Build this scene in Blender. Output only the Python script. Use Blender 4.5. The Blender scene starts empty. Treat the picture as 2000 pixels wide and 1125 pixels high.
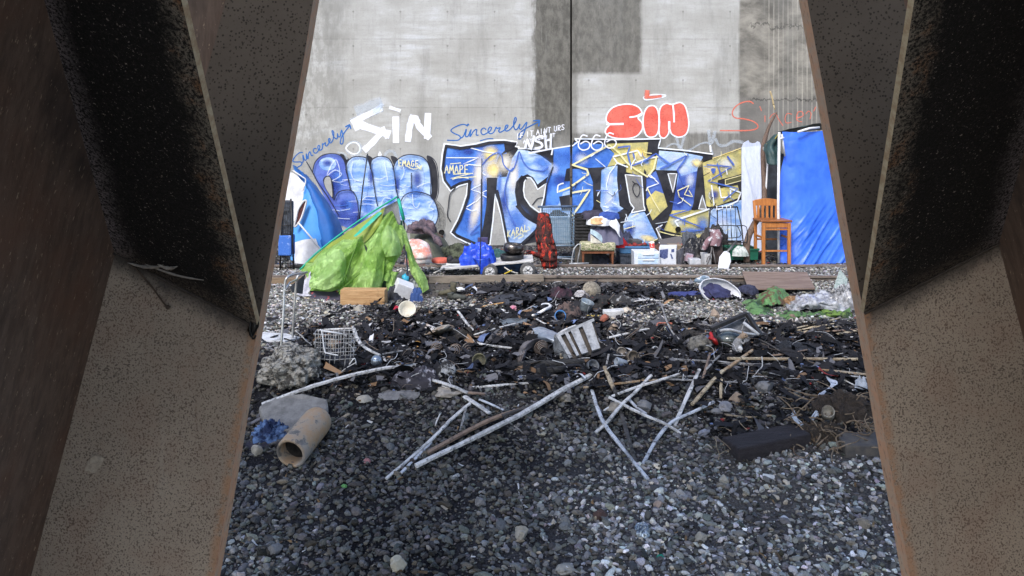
import bpy, bmesh, math, random
import numpy as np
from mathutils import Vector, Matrix, noise, Euler
RND = random.Random(11)
scene = bpy.context.scene
COL = scene.collection
# ---------------------------------------------------------------- camera model (level camera with a shift lens)
F, CX, HY, H = 1500.0, 1000.0, 286.0, 2.05
def P(px, py, Y):
    return Vector(((px - CX) / F * Y, Y, H - (py - HY) / F * Y))
def sstep(a, b, x):
    t = max(0.0, min(1.0, (x - a) / (b - a))); return t * t * (3 - 2 * t)
def hgt(x, y):
    # bank profile: gravel slope falls towards the viewer, level ground with two rails beyond
    if y < 6.75:
        d = 6.75 - y
        z = -0.255 * d if y > 3.2 else -0.255 * 3.55 - 0.05 * (3.2 - y)
        z -= 0.05 * sstep(0.0, 0.5, d)
    else:
        z = 0.0
    z += 0.035 * noise.noise(Vector((x * 0.9, y * 0.9, 0.3)))
    if y < 12.0:
        a = sstep(6.3, 7.0, y) * (1 - sstep(8.6, 10.2, y))
        n = noise.noise(Vector((x * 2.6, y * 2.6, 4.0)))
        n2 = noise.noise(Vector((x * 7.5, y * 7.5, 9.0)))
        z += a * (0.055 * n + 0.05 * abs(n2)) + 0.012 * n2
        # low burnt heap behind
        z += 0.10 * math.exp(-(((x - 0.55) / 1.0) ** 2 + ((y - 10.35) / 0.35) ** 2))
        # soft bank with roots, right
        z += 0.10 * math.exp(-(((x - 2.55) / 0.45) ** 2 + ((y - 6.3) / 0.35) ** 2))
    z -= 0.05 * sstep(12.6, 13.6, y)
    return z
def G(px, py, dz=0.0):
    k = (py - HY) / F
    y = 2.5; st = 0.05
    while y < 17.0:
        z = H - k * y
        x = (px - CX) / F * y
        if z <= hgt(x, y) + dz: break
        y += st
    lo, hi = y - st, y
    for _ in range(12):
        m = (lo + hi) / 2
        if H - k * m <= hgt((px - CX) / F * m, m) + dz: hi = m
        else: lo = m
    return P(px, py, hi)
# ---------------------------------------------------------------- geometry builder
def catmull(pts, n=6, closed=False):
    pts = [Vector(p) for p in pts]
    if len(pts) < 3 and not closed: 
        return [pts[0].lerp(pts[-1], i / n) for i in range(n + 1)]
    out = []
    N = len(pts)
    segs = N if closed else N - 1
    for i in range(segs):
        g = lambda j: pts[j % N] if closed else pts[max(0, min(N - 1, j))]
        p0, p1, p2, p3 = g(i - 1), g(i), g(i + 1), g(i + 2)
        for k in range(n):
            t = k / n
            out.append(0.5 * ((2 * p1) + (p2 - p0) * t + (2 * p0 - 5 * p1 + 4 * p2 - p3) * t * t + (3 * p1 - p0 - 3 * p2 + p3) * t ** 3))
    if not closed: out.append(pts[-1].copy())
    return out
class Geo:
    def __init__(s): s.v = []; s.f = []; s.uv = []; s.mi = []; s.m = 0
    def face(s, idx, uv=None):
        s.f.append(tuple(idx)); s.uv.append(uv or [(0.5, 0.5)] * len(idx)); s.mi.append(s.m)
    def add(s, vs, fs):
        b = len(s.v); s.v += [Vector(p) for p in vs]
        for f in fs: s.face([b + i for i in f])
    def box(s, c, size, rot=None):
        c = Vector(c); hx, hy, hz = size[0] / 2, size[1] / 2, size[2] / 2
        vs = []
        for z in (-hz, hz):
            for (x, y) in ((-hx, -hy), (hx, -hy), (hx, hy), (-hx, hy)):
                p = Vector((x, y, z))
                if rot is not None: p = rot @ p
                vs.append(c + p)
        s.add(vs, [(3, 2, 1, 0), (4, 5, 6, 7), (0, 1, 5, 4), (1, 2, 6, 5), (2, 3, 7, 6), (3, 0, 4, 7)])
        return s
    def bar(s, a, b, w, t, up=(0, 0, 1)):
        a = Vector(a); b = Vector(b); d = b - a; L = d.length; d.normalize()
        u = Vector(up); x = d.cross(u)
        if x.length < 1e-4: x = d.cross(Vector((1, 0, 0)))
        x.normalize(); u = x.cross(d)
        rot = Matrix((x, d, u)).transposed()
        return s.box((a + b) / 2, (w, L, t), rot)
    def tube(s, pts, r, n=8, caps=True, closed=False, squash=1.0):
        pts = [Vector(p) for p in pts]; N = len(pts)
        if N < 2: return s
        rs = r if isinstance(r, (list, tuple)) else [r] * N
        b = len(s.v); up = None
        for i in range(N):
            if closed: t = pts[(i + 1) % N] - pts[i - 1]
            else: t = pts[min(i + 1, N - 1)] - pts[max(i - 1, 0)]
            if t.length < 1e-9: t = Vector((0, 0, 1))
            t.normalize()
            if up is None:
                up = Vector((0, 0, 1)) if abs(t.z) < 0.9 else Vector((1, 0, 0))
            x = t.cross(up)
            if x.length < 1e-5: x = t.cross(Vector((0.3, 1, 0.2)))
            x.normalize(); up = x.cross(t); up.normalize()
            for k in range(n):
                a = 2 * math.pi * (k + 0.5) / n
                s.v.append(pts[i] + x * (math.cos(a) * rs[i]) + up * (math.sin(a) * rs[i] * squash))
        M_ = N if closed else N - 1
        for i in range(M_):
            j = (i + 1) % N
            for k in range(n):
                k2 = (k + 1) % n
                s.face((b + i * n + k, b + i * n + k2, b + j * n + k2, b + j * n + k))
        if caps and not closed:
            s.face([b + k for k in range(n)][::-1]); s.face([b + (N - 1) * n + k for k in range(n)])
        return s
    def lathe(s, prof, n=16, mat=None, cap=True):
        b = len(s.v); mat = mat or Matrix.Identity(4)
        for (r, z) in prof:
            for k in range(n):
                a = 2 * math.pi * k / n
                s.v.append(mat @ Vector((r * math.cos(a), r * math.sin(a), z)))
        for i in range(len(prof) - 1):
            for k in range(n):
                k2 = (k + 1) % n
                s.face((b + i * n + k, b + i * n + k2, b + (i + 1) * n + k2, b + (i + 1) * n + k))
        if cap:
            s.face([b + k for k in range(n)][::-1]); e = b + (len(prof) - 1) * n
            s.face([e + k for k in range(n)])
        return s
    def ngon(s, pts):
        b = len(s.v); s.v += [Vector(p) for p in pts]; s.face(range(b, b + len(pts))); return s
    def prism(s, pts, off):
        pts = [Vector(p) for p in pts]; off = Vector(off); n = len(pts); b = len(s.v)
        s.v += pts + [p + off for p in pts]
        s.face([b + i for i in range(n)]); s.face([b + n + i for i in range(n)][::-1])
        for i in range(n):
            j = (i + 1) % n; s.face((b + j, b + i, b + n + i, b + n + j))
        return s
    def grid(s, nu, nv, fn, wrap=False):
        b = len(s.v)
        for j in range(nv + 1):
            for i in range(nu + (0 if wrap else 1)):
                s.v.append(Vector(fn(i / nu, j / nv)))
        w = nu if wrap else nu + 1
        for j in range(nv):
            for i in range(nu):
                i2 = (i + 1) % w if wrap else i + 1
                u0, u1, v0, v1 = i / nu, (i + 1) / nu, j / nv, (j + 1) / nv
                s.face((b + j * w + i, b + j * w + i2, b + (j + 1) * w + i2, b + (j + 1) * w + i), [(u0, v0), (u1, v0), (u1, v1), (u0, v1)])
        return s
    def blob(s, c, rad, seed=0, rough=0.25, sub=2, freq=1.6, rot=None):
        bm = bmesh.new(); bmesh.ops.create_icosphere(bm, subdivisions=sub, radius=1.0)
        vs = []
        for v in bm.verts:
            d = v.co.normalized()
            q = d * freq + Vector((seed * 3.1, seed * 1.7, seed))
            k = 1 + rough * noise.noise(q) + rough * 0.5 * noise.noise(q * 2.6) + rough * 0.25 * noise.noise(q * 6)
            p = Vector((d.x * rad[0] * k, d.y * rad[1] * k, d.z * rad[2] * k))
            if rot is not None: p = rot @ p
            vs.append(Vector(c) + p)
        bm.verts.index_update()
        fs = [[v.index for v in f.verts] for f in bm.faces]; bm.free()
        s.add(vs, fs); return s
    def heap(s, c, rx, ry, h, seed=0, fold=0.35, nu=72, nv=24, freq=2.2, up=None, flat=0.55):
        """crumpled cloth / plastic lying on the ground"""
        c = Vector(c); so = Vector((seed * 5.3, seed * 2.9, seed * 1.1))
        def fn(u, v):
            a = u * 2 * math.pi; r = v; d = Vector((math.cos(a), math.sin(a), 0))
            e = 1 + 0.30 * noise.noise(d * 1.3 + so) + 0.16 * noise.noise(d * 3.6 + so)
            zz = max(0, 1 - r ** 2.2) ** flat
            p0 = Vector((d.x * r, d.y * r * ry / max(rx, ry) * 1.3, zz * 0.8)) * freq + so
            rd = lambda q: 1 - 2.4 * abs(noise.noise(q))
            k = 1 + fold * (0.42 * rd(p0 * 0.8) + 0.30 * rd(p0 * 1.9 + so) + 0.15 * rd(p0 * 4.3)) - fold * 0.15
            sh = Vector((noise.noise(p0 * 1.5 + so * 2), noise.noise(p0 * 1.5 - so), 0)) * fold * 0.25
            gx = c.x + (d.x * r * e * (0.75 + 0.25 * k) + sh.x * zz) * rx; gy = c.y + (d.y * r * e * (0.75 + 0.25 * k) + sh.y * zz) * ry
            z0 = c.z + (hgt(gx, gy) - hgt(c.x, c.y)) if up is None else c.z
            return Vector((gx, gy, z0 + h * zz * max(0.15, k) + 0.004 - (0.03 if v > 0.99 else 0)))
        b = len(s.v); s.grid(nu, nv, fn, wrap=True); return s
    def sheet(s, rows, sub=5, amp=0.0, freq=6.0, seed=0, ridged=True, aniso=(1, 1, 1), ends=0.0):
        """rows of world points -> smooth surface, wrinkled along its normal"""
        R1 = [catmull(r, sub) for r in rows]
        n = len(R1[0])
        cols = [catmull([r[i] for r in R1], sub) for i in range(n)]
        m = len(cols[0]); so = Vector((seed * 3.7, seed * 1.3, seed * 2.1))
        pos = [[cols[i][j].copy() for i in range(n)] for j in range(m)]
        if amp:
            new = []
            for j in range(m):
                row = []
                for i in range(n):
                    du = pos[j][min(i + 1, n - 1)] - pos[j][max(i - 1, 0)]
                    dv = pos[min(j + 1, m - 1)][i] - pos[max(j - 1, 0)][i]
                    nn = du.cross(dv)
                    if nn.length > 1e-9: nn.normalize()
                    q = pos[j][i]; q = Vector((q.x * aniso[0], q.y * aniso[1], q.z * aniso[2])) * freq + so
                    a = noise.noise(q); b2 = noise.noise(q * 2.3 + so)
                    w = (1 - 2.4 * abs(a)) + 0.5 * (1 - 2.4 * abs(b2)) if ridged else a + 0.5 * b2
                    b3 = noise.noise(q * 5.1 + so * 2)
                    row.append(pos[j][i] + nn * amp * (w + (0.28 * (1 - 2.6 * abs(b3)) if ridged else 0)))
                new.append(row)
            pos = new
        b = len(s.v)
        for j in range(m): s.v += pos[j]
        for j in range(m - 1):
            for i in range(n - 1):
                u0, u1, v0, v1 = i / (n - 1), (i + 1) / (n - 1), j / (m - 1), (j + 1) / (m - 1)
                s.face((b + j * n + i, b + j * n + i + 1, b + (j + 1) * n + i + 1, b + (j + 1) * n + i), [(u0, v0), (u1, v0), (u1, v1), (u0, v1)])
        return s
    def move(s, start, mat):
        for i in range(start, len(s.v)): s.v[i] = mat @ s.v[i]
        return s
    def mesh(s, name, mats, origin, smooth=False, bevel=0.0, solid=0.0):
        me = bpy.data.meshes.new(name)
        me.from_pydata([tuple(p - origin) for p in s.v], [], s.f)
        ul = me.uv_layers.new(name="UVMap")
        k = 0
        flat = [c for uv in s.uv for c in uv]
        arr = np.array(flat, dtype=np.float32).ravel()
        ul.data.foreach_set("uv", arr)
        for m in (mats if isinstance(mats, (list, tuple)) else [mats]): me.materials.append(m)
        me.polygons.foreach_set("material_index", s.mi)
        if smooth: me.polygons.foreach_set("use_smooth", [True] * len(s.f))
        if bevel > 0 or solid > 0:
            bm = bmesh.new(); bm.from_mesh(me)
            if solid > 0:
                bmesh.ops.recalc_face_normals(bm, faces=bm.faces)
                bmesh.ops.solidify(bm, geom=bm.faces[:], thickness=solid)
            if bevel > 0:
                bmesh.ops.recalc_face_normals(bm, faces=bm.faces)
                ed = [e for e in bm.edges if len(e.link_faces) == 2 and e.calc_face_angle() > 0.6]
                bmesh.ops.bevel(bm, geom=ed, offset=bevel, segments=2, profile=0.5, affect='EDGES', clamp_overlap=True)
            bm.to_mesh(me); bm.free()
        me.update()
        return me
ORI = {}
def thing(name, label, cat, loc, group=None):
    o = bpy.data.objects.new(name, None); COL.objects.link(o)
    o.empty_display_size = 0.1
    o.location = loc; o['label'] = label; o['category'] = cat
    if group: o['group'] = group
    ORI[o] = Vector(loc)
    return o
def part(parent, name, geo, mat, smooth=False, bevel=0.0, solid=0.0, label=None):
    org = ORI[parent]
    o = bpy.data.objects.new(name, geo.mesh(name, mat, org, smooth, bevel, solid)); COL.objects.link(o)
    o.parent = parent; ORI[o] = org
    if label: o['label'] = label
    return o
def solo(name, label, cat, geo, mat, smooth=False, bevel=0.0, solid=0.0, group=None, org=None):
    if org is None:
        n = len(geo.v); org = Vector((sum(p.x for p in geo.v) / n, sum(p.y for p in geo.v) / n, min(p.z for p in geo.v)))
    o = bpy.data.objects.new(name, geo.mesh(name, mat, org, smooth, bevel, solid)); COL.objects.link(o)
    o.location = org; o['label'] = label; o['category'] = cat; ORI[o] = Vector(org)
    if group: o['group'] = group
    return o
def struct(name, geo_or_me, mat=None, kind='structure', smooth=False):
    me = geo_or_me.mesh(name, mat, Vector((0, 0, 0)), smooth) if isinstance(geo_or_me, Geo) else geo_or_me
    o = bpy.data.objects.new(name, me); COL.objects.link(o); o['kind'] = kind
    return o
# ---------------------------------------------------------------- material helpers
class S:
    """tiny wrapper: arithmetic on node sockets"""
    def __init__(s, nt, k): s.nt = nt; s.k = k
    def _m(s, op, o=None, o2=None, clamp=False):
        n = s.nt.nodes.new('ShaderNodeMath'); n.operation = op; n.use_clamp = clamp
        for i, q in enumerate((s, o, o2)):
            if q is None: continue
            if isinstance(q, S): s.nt.links.new(q.k, n.inputs[i])
            else: n.inputs[i].default_value = q
        return S(s.nt, n.outputs[0])
    def __add__(s, o): return s._m('ADD', o)
    __radd__ = __add__
    def __sub__(s, o): return s._m('SUBTRACT', o)
    def __rsub__(s, o): return (s * -1.0) + o
    def __mul__(s, o): return s._m('MULTIPLY', o)
    __rmul__ = __mul__
    def abs(s): return s._m('ABSOLUTE')
    def pow(s, e): return s._m('POWER', e)
    def max(s, o): return s._m('MAXIMUM', o)
    def min(s, o): return s._m('MINIMUM', o)
    def frac(s): return s._m('FRACT')
    def clamp(s): return s._m('ADD', 0.0, clamp=True)
    def step(s, a, b):
        n = s.nt.nodes.new('ShaderNodeMapRange'); n.interpolation_type = 'SMOOTHSTEP'; n.clamp = True
        s.nt.links.new(s.k, n.inputs[0]); n.inputs[1].default_value = a; n.inputs[2].default_value = b
        n.inputs[3].default_value = 0; n.inputs[4].default_value = 1
        return S(s.nt, n.outputs[0])
class NT:
    def __init__(s, name):
        s.mat = bpy.data.materials.new(name); s.mat.use_nodes = True; s.nt = s.mat.node_tree
        s.nt.nodes.clear(); s.out = s.nt.nodes.new('ShaderNodeOutputMaterial')
        s.tc = s.nt.nodes.new('ShaderNodeTexCoord')
    def coord(s, which='Object', scale=(1, 1, 1), loc=(0, 0, 0), rot=(0, 0, 0)):
        m = s.nt.nodes.new('ShaderNodeMapping'); s.nt.links.new(s.tc.outputs[which], m.inputs[0])
        m.inputs['Scale'].default_value = scale; m.inputs['Location'].default_value = loc; m.inputs['Rotation'].default_value = rot
        return m.outputs[0]
    def xyz(s, which='Object'):
        n = s.nt.nodes.new('ShaderNodeSeparateXYZ'); s.nt.links.new(s.tc.outputs[which], n.inputs[0])
        return [S(s.nt, n.outputs[i]) for i in range(3)]
    def noise(s, vec, scale=5.0, detail=4.0, rough=0.6, dist=0.0):
        n = s.nt.nodes.new('ShaderNodeTexNoise'); s.nt.links.new(vec, n.inputs['Vector'])
        n.inputs['Scale'].default_value = scale; n.inputs['Detail'].default_value = detail
        n.inputs['Roughness'].default_value = rough; n.inputs['Distortion'].default_value = dist
        return S(s.nt, n.outputs[0])
    def voro(s, vec, scale=5.0, feature='F1', rnd=1.0):
        n = s.nt.nodes.new('ShaderNodeTexVoronoi'); s.nt.links.new(vec, n.inputs['Vector']); n.feature = feature
        n.inputs['Scale'].default_value = scale; n.inputs['Randomness'].default_value = rnd
        return S(s.nt, n.outputs['Distance']), n
    def rgb(s, c):
        n = s.nt.nodes.new('ShaderNodeRGB'); n.outputs[0].default_value = (*c, 1); return n.outputs[0]
    def mix(s, fac, a, b, mode='MIX'):
        n = s.nt.nodes.new('ShaderNodeMixRGB'); n.blend_type = mode
        for i, q in enumerate((fac, a, b)):
            if isinstance(q, S): s.nt.links.new(q.k, n.inputs[i])
            elif isinstance(q, (tuple, list)): n.inputs[i].default_value = (*q, 1)
            elif isinstance(q, (int, float)): n.inputs[i].default_value = q if i == 0 else (q, q, q, 1)
            else: s.nt.links.new(q, n.inputs[i])
        return n.outputs[0]
    def combine(s, x, y, z):
        n = s.nt.nodes.new('ShaderNodeCombineXYZ')
        for i, q in enumerate((x, y, z)):
            if isinstance(q, S): s.nt.links.new(q.k, n.inputs[i])
            else: n.inputs[i].default_value = q
        return n.outputs[0]
    def attr(s, name):
        n = s.nt.nodes.new('ShaderNodeAttribute'); n.attribute_name = name; return n.outputs['Color']
    def finish(s, col, rough=0.8, metal=0.0, bump=None, bstr=0.3, bdist=0.01, alpha=None, spec=0.4, trans=0.0, sss=None):
        b = s.nt.nodes.new('ShaderNodeBsdfPrincipled')
        def put(i, q):
            if q is None: return
            if isinstance(q, S): s.nt.links.new(q.k, b.inputs[i])
            elif isinstance(q, tuple): b.inputs[i].default_value = (*q, 1)
            elif isinstance(q, (int, float)): b.inputs[i].default_value = q
            else: s.nt.links.new(q, b.inputs[i])
        put('Base Color', col); put('Roughness', rough); put('Metallic', metal); put('Alpha', alpha)
        b.inputs['Specular IOR Level'].default_value = spec
        if trans: b.inputs['Transmission Weight'].default_value = trans
        if bump is not None:
            n = s.nt.nodes.new('ShaderNodeBump'); n.inputs['Strength'].default_value = bstr; n.inputs['Distance'].default_value = bdist
            s.nt.links.new(bump.k, n.inputs['Height']); s.nt.links.new(n.outputs[0], b.inputs['Normal'])
        s.nt.links.new(b.outputs[0], s.out.inputs[0])
        return s.mat
MATS = {}
def M(name, c, c2=None, rough=0.8, scale=10.0, var=0.25, metal=0.0, bump=0.3, bdist=0.004, stretch=(1, 1, 1), dirt=0.0, spec=0.35, contrast=(0.35, 0.65), trans=0.0, alpha=None):
    """general worn surface: two tones mixed by noise, optional soot blotches"""
    if name in MATS: return MATS[name]
    t = NT(name); co = t.coord('Object', stretch)
    n = t.noise(co, scale, 5, 0.65)
    c2 = c2 or tuple(max(0, q * (1 - var * 1.6)) for q in c)
    col = t.mix(n.step(*contrast), c, c2)
    f = t.noise(co, scale * 6, 3, 0.7)
    col = t.mix((f - 0.5) * (var * 1.2) + 0.0, col, (1, 1, 1), 'MIX') if False else t.mix(var, col, t.mix(f.step(0.25, 0.75), 0.35, 1.0), 'MULTIPLY')
    if dirt:
        d = t.noise(t.coord('Object'), 4.5, 5, 0.7)
        col = t.mix(d.step(0.62 - dirt * 0.4, 0.80 - dirt * 0.4), col, (0.018, 0.017, 0.017))
    MATS[name] = t.finish(col, rough, metal, n + f * 0.5, bump, bdist, alpha=alpha, spec=spec, trans=trans)
    return MATS[name]
# ---------------------------------------------------------------- world, sun, camera
w = bpy.data.worlds.new("World"); scene.world = w; w.use_nodes = True
nt = w.node_tree; bg = nt.nodes['Background']
sky = nt.nodes.new('ShaderNodeTexSky'); sky.sky_type = 'NISHITA'; sky.sun_disc = False
SUN_EL, SUN_AZ = math.radians(48), math.radians(205)
sky.sun_elevation = SUN_EL; sky.sun_rotation = SUN_AZ
sky.air_density = 1.0; sky.dust_density = 2.0; sky.ozone_density = 1.0
nt.links.new(sky.outputs[0], bg.inputs[0]); bg.inputs[1].default_value = 0.15
sl = bpy.data.lights.new('sun', 'SUN'); sl.energy = 1.5; sl.angle = math.radians(16); sl.color = (1.0, 0.95, 0.88)
so = bpy.data.objects.new('sun', sl); COL.objects.link(so)
sd = Vector((math.sin(SUN_AZ) * math.cos(SUN_EL), math.cos(SUN_AZ) * math.cos(SUN_EL), math.sin(SUN_EL)))
so.rotation_euler = (-sd).to_track_quat('-Z', 'Y').to_euler(); so.location = (0, -4, 12)
cam = bpy.data.cameras.new('camera'); cam.sensor_width = 36; cam.lens = 36 * F / 2000.0
cam.shift_y = -(562.5 - HY) / 2000.0; cam.clip_start = 0.02; cam.clip_end = 500
co = bpy.data.objects.new('camera', cam); COL.objects.link(co); co.location = (0, 0, H); co.rotation_euler = (math.radians(90), 0, 0)
scene.camera = co
scene.view_settings.view_transform = 'Standard'; scene.view_settings.look = 'None'; scene.view_settings.gamma = 1; scene.view_settings.exposure = 1.12
scene.cycles.transparent_max_bounces = 32; scene.cycles.max_bounces = 6; scene.cycles.diffuse_bounces = 4
try: scene.cycles.use_denoising = True
except Exception: pass
# ---------------------------------------------------------------- ground zones (clean ballast / soot / dirt)
def proj(x, y, z): return CX + F * x / y, HY + F * (H - z) / y
def bx(a, b, e, v): return sstep(a - e, a + e, v) * (1 - sstep(b - e, b + e, v))
def zones(x, y):
    """light ballast share, dirt share (both stains of the ground itself)"""
    px, py = proj(x, y, hgt(x, y))
    n = noise.noise(Vector((x * 1.8, y * 1.8, 2.2))); n2 = noise.noise(Vector((x * 5, y * 5, 7.2)))
    e = 26 * n + 12 * n2
    g = 0.0
    g = max(g, bx(300, 735, 25, px + e) * bx(557, 690, 10, py + e * 0.6) * (1 - 0.8 * bx(600, 800, 30, px) * bx(635, 720, 12, py)))
    g = max(g, 0.8 * bx(700, 970, 25, px + e) * bx(585, 606, 6, py + e * 0.3))
    g = max(g, 0.9 * bx(1180, 1530, 25, px + e) * bx(592, 655, 8, py + e * 0.5))
    g = max(g, 1.0 * bx(1245, 1360, 12, px) * bx(541, 560, 4, py))
    g = max(g, 0.9 * bx(1560, 1800, 25, px) * bx(530, 575, 8, py))
    g = max(g, 0.8 * bx(1490, 1800, 25, px) * bx(610, 640, 6, py))
    if y > 11.95: g = max(g, 0.85)
    if y < 6.75:
        s = sstep(880, 1250, px + 2 * e) * sstep(780, 960, py + 2 * e)
        s = max(s, 0.65 * sstep(860, 1060, px) * sstep(1000, 1100, py))
        g = 0.10 + 0.75 * s + 0.25 * bx(430, 640, 30, px) * sstep(880, 950, py)
        g = max(0, g + 0.25 * n - 0.25 * max(0, n2))
    d = 0.0
    d = max(d, bx(830, 1010, 20, px) * bx(548, 582, 5, py + e * 0.2))
    d = max(d, 0.7 * bx(1000, 1480, 25, px) * bx(544, 556, 5, py))
    d = max(d, 0.5 * bx(1380, 1900, 40, px + e) * bx(830, 1010, 30, py + e))
    if y > 11.9: d = max(d, 0.55)
    if y > 13.25: g, d = 0.25 + 0.3 * n, 0.25
    return g, d, px, py
# ground sheet: fine where it is seen, wide skirt to the horizon
xs = np.concatenate([np.array([-60, -35, -20, -14, -11]), np.arange(-9, 9.01, 0.06), np.array([11, 14, 20, 35, 60])])
ys = np.concatenate([np.array([-60, -30, -14, -6, -2, 0, 1.5, 2.5, 3.0]), np.arange(3.4, 12.01, 0.045), np.arange(12.1, 17.6, 0.1), np.array([19, 24, 40, 70])])
nx, ny = len(xs), len(ys)
vv = np.zeros((ny, nx, 3), np.float32); cc = np.ones((ny, nx, 4), np.float32)
for j, y in enumerate(ys):
    for i, x in enumerate(xs):
        vv[j, i] = (x, y, hgt(x, y))
        if abs(x) < 9.1 and y > 3.2:
            g, d, px, py = zones(x, y)
        else: g, d = 0.3, 1.6  # unseen ground made paler to bounce warm light up onto the legs
        soot = np.array((0.014, 0.014, 0.018)); dirt = np.array((0.125, 0.112, 0.10)); bal = np.array((0.12, 0.115, 0.12))
        c = soot * (1 - g) + bal * g; c = c * (1 - d) + dirt * d
        cc[j, i, :3] = c
me = bpy.data.meshes.new('ground')
idx = np.arange(nx * ny).reshape(ny, nx)
q = np.stack([idx[:-1, :-1], idx[:-1, 1:], idx[1:, 1:], idx[1:, :-1]], -1).reshape(-1, 4)
def np_mesh(me, V, Fq, C=None, smooth=True):
    k = Fq.shape[1]
    me.vertices.add(len(V)); me.vertices.foreach_set('co', np.ascontiguousarray(V, np.float32).ravel())
    me.loops.add(Fq.size); me.loops.foreach_set('vertex_index', np.ascontiguousarray(Fq, np.int32).ravel())
    me.polygons.add(len(Fq)); me.polygons.foreach_set('loop_start', np.arange(0, Fq.size, k, dtype=np.int32))
    try: me.polygons.foreach_set('loop_total', np.full(len(Fq), k, np.int32))
    except Exception: pass
    me.polygons.foreach_set('use_smooth', np.full(len(Fq), smooth, bool))
    if C is not None:
        a = me.color_attributes.new('Col', 'FLOAT_COLOR', 'POINT'); a.data.foreach_set('color', np.ascontiguousarray(C, np.float32).ravel())
    me.update(calc_edges=True); me.validate()
np_mesh(me, vv.reshape(-1, 3), q, cc.reshape(-1, 4))
t = NT('ground_dirt'); o3 = t.coord('Object')
n1 = t.noise(o3, 14, 6, 0.7); n2 = t.noise(o3, 55, 4, 0.7); v1, _ = t.voro(o3, 60)
colr = t.mix(0.85, t.attr('Col'), t.mix(n2.step(0.3, 0.75), 0.45, 1.5), 'MULTIPLY')
colr = t.mix(n1.step(0.55, 0.75) * 0.35, colr, (0.10, 0.095, 0.095))
me.materials.append(t.finish(colr, 0.92, bump=n1 * 1.5 + n2 + v1 * 0.8, bstr=0.9, bdist=0.02, spec=0.08))
struct('ground', me)
# ---------------------------------------------------------------- loose stones and char as two stuff objects
def ico(sub):
    bm = bmesh.new(); bmesh.ops.create_icosphere(bm, subdivisions=sub, radius=1.0)
    V = np.array([v.co[:] for v in bm.verts], np.float32); bm.verts.index_update()
    Fc = np.array([[v.index for v in f.verts] for f in bm.faces], np.int32); bm.free(); return V, Fc
def protos(sub, n, rough, seed):
    V, Fc = ico(sub); out = []
    for k in range(n):
        W = V.copy()
        for i, p in enumerate(V):
            d = Vector(p.tolist()); s = 1 + rough * noise.noise(d * 1.1 + Vector((k * 7.1 + seed, 3, 1))) + rough * 0.5 * noise.noise(d * 2.7 + Vector((k, seed, 9)))
            W[i] = p * s
        # a few chopped faces
        for c in range(4):
            nrm = np.array(Vector((RND.uniform(-1, 1), RND.uniform(-1, 1), RND.uniform(-1, 1))).normalized()[:], np.float32)
            dd = W @ nrm; lim = RND.uniform(0.55, 0.85); over = np.maximum(0, dd - lim); W = W - over[:, None] * nrm
        out.append(W)
    return out, Fc
def rotmats(n, rng, flat=True):
    a = rng.uniform(0, 2 * np.pi, n); tx = rng.normal(0, 0.35, n); ty = rng.normal(0, 0.35, n)
    ca, sa = np.cos(a), np.sin(a); z = np.zeros(n); o = np.ones(n)
    Rz = np.stack([ca, -sa, z, sa, ca, z, z, z, o], -1).reshape(n, 3, 3)
    Rx = np.stack([o, z, z, z, np.cos(tx), -np.sin(tx), z, np.sin(tx), np.cos(tx)], -1).reshape(n, 3, 3)
    Ry = np.stack([np.cos(ty), z, np.sin(ty), z, o, z, -np.sin(ty), z, np.cos(ty)], -1).reshape(n, 3, 3)
    return Rz @ Rx @ Ry
def scatter(pos, size, col, pro, Fc, rng, asp=(1.0, 0.75, 0.55)):
    n = len(pos); nvt = len(pro[0]); k = rng.integers(0, len(pro), n)
    A = np.stack([size * asp[0] * rng.uniform(0.8, 1.3, n), size * asp[1] * rng.uniform(0.75, 1.25, n), size * asp[2] * rng.uniform(0.75, 1.25, n)], -1)
    W = np.stack(pro)[k] * A[:, None, :]
    W = np.einsum('nij,nvj->nvi', rotmats(n, rng), W) + pos[:, None, :]
    Fo = Fc[None] + (np.arange(n) * nvt)[:, None, None]
    Cc = np.repeat(np.concatenate([col, np.ones((n, 1))], 1)[:, None, :], nvt, 1)
    return W.reshape(-1, 3), Fo.reshape(-1, Fc.shape[1]), Cc.reshape(-1, 4)
rng = np.random.default_rng(5)
def stone_colors(n, light):
    base = rng.uniform(0.018, 0.115, n) + (rng.uniform(0, 1, n) ** 2.6) * 0.50 * light
    base *= np.where(rng.uniform(0, 1, n) < 0.08 * (0.3 + light), 1.7, 1.0)
    tint = np.stack([rng.normal(1.01, 0.06, n), rng.normal(1.0, 0.02, n), rng.normal(0.985, 0.08, n)], -1)
    warm = rng.uniform(0, 1, n) < 0.09
    tint[warm] = np.array((1.15, 1.0, 0.80))
    return np.clip(base[:, None] * tint, 0.012, 0.75)
bigP, bigF = protos(2, 12, 0.45, 1); smP, smF = protos(1, 12, 0.5, 2)
parts_v, parts_f, parts_c = [], [], []; off = 0
def push(r):
    global off
    parts_v.append(r[0]); parts_f.append(r[1] + off); parts_c.append(r[2]); off += len(r[0])
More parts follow.
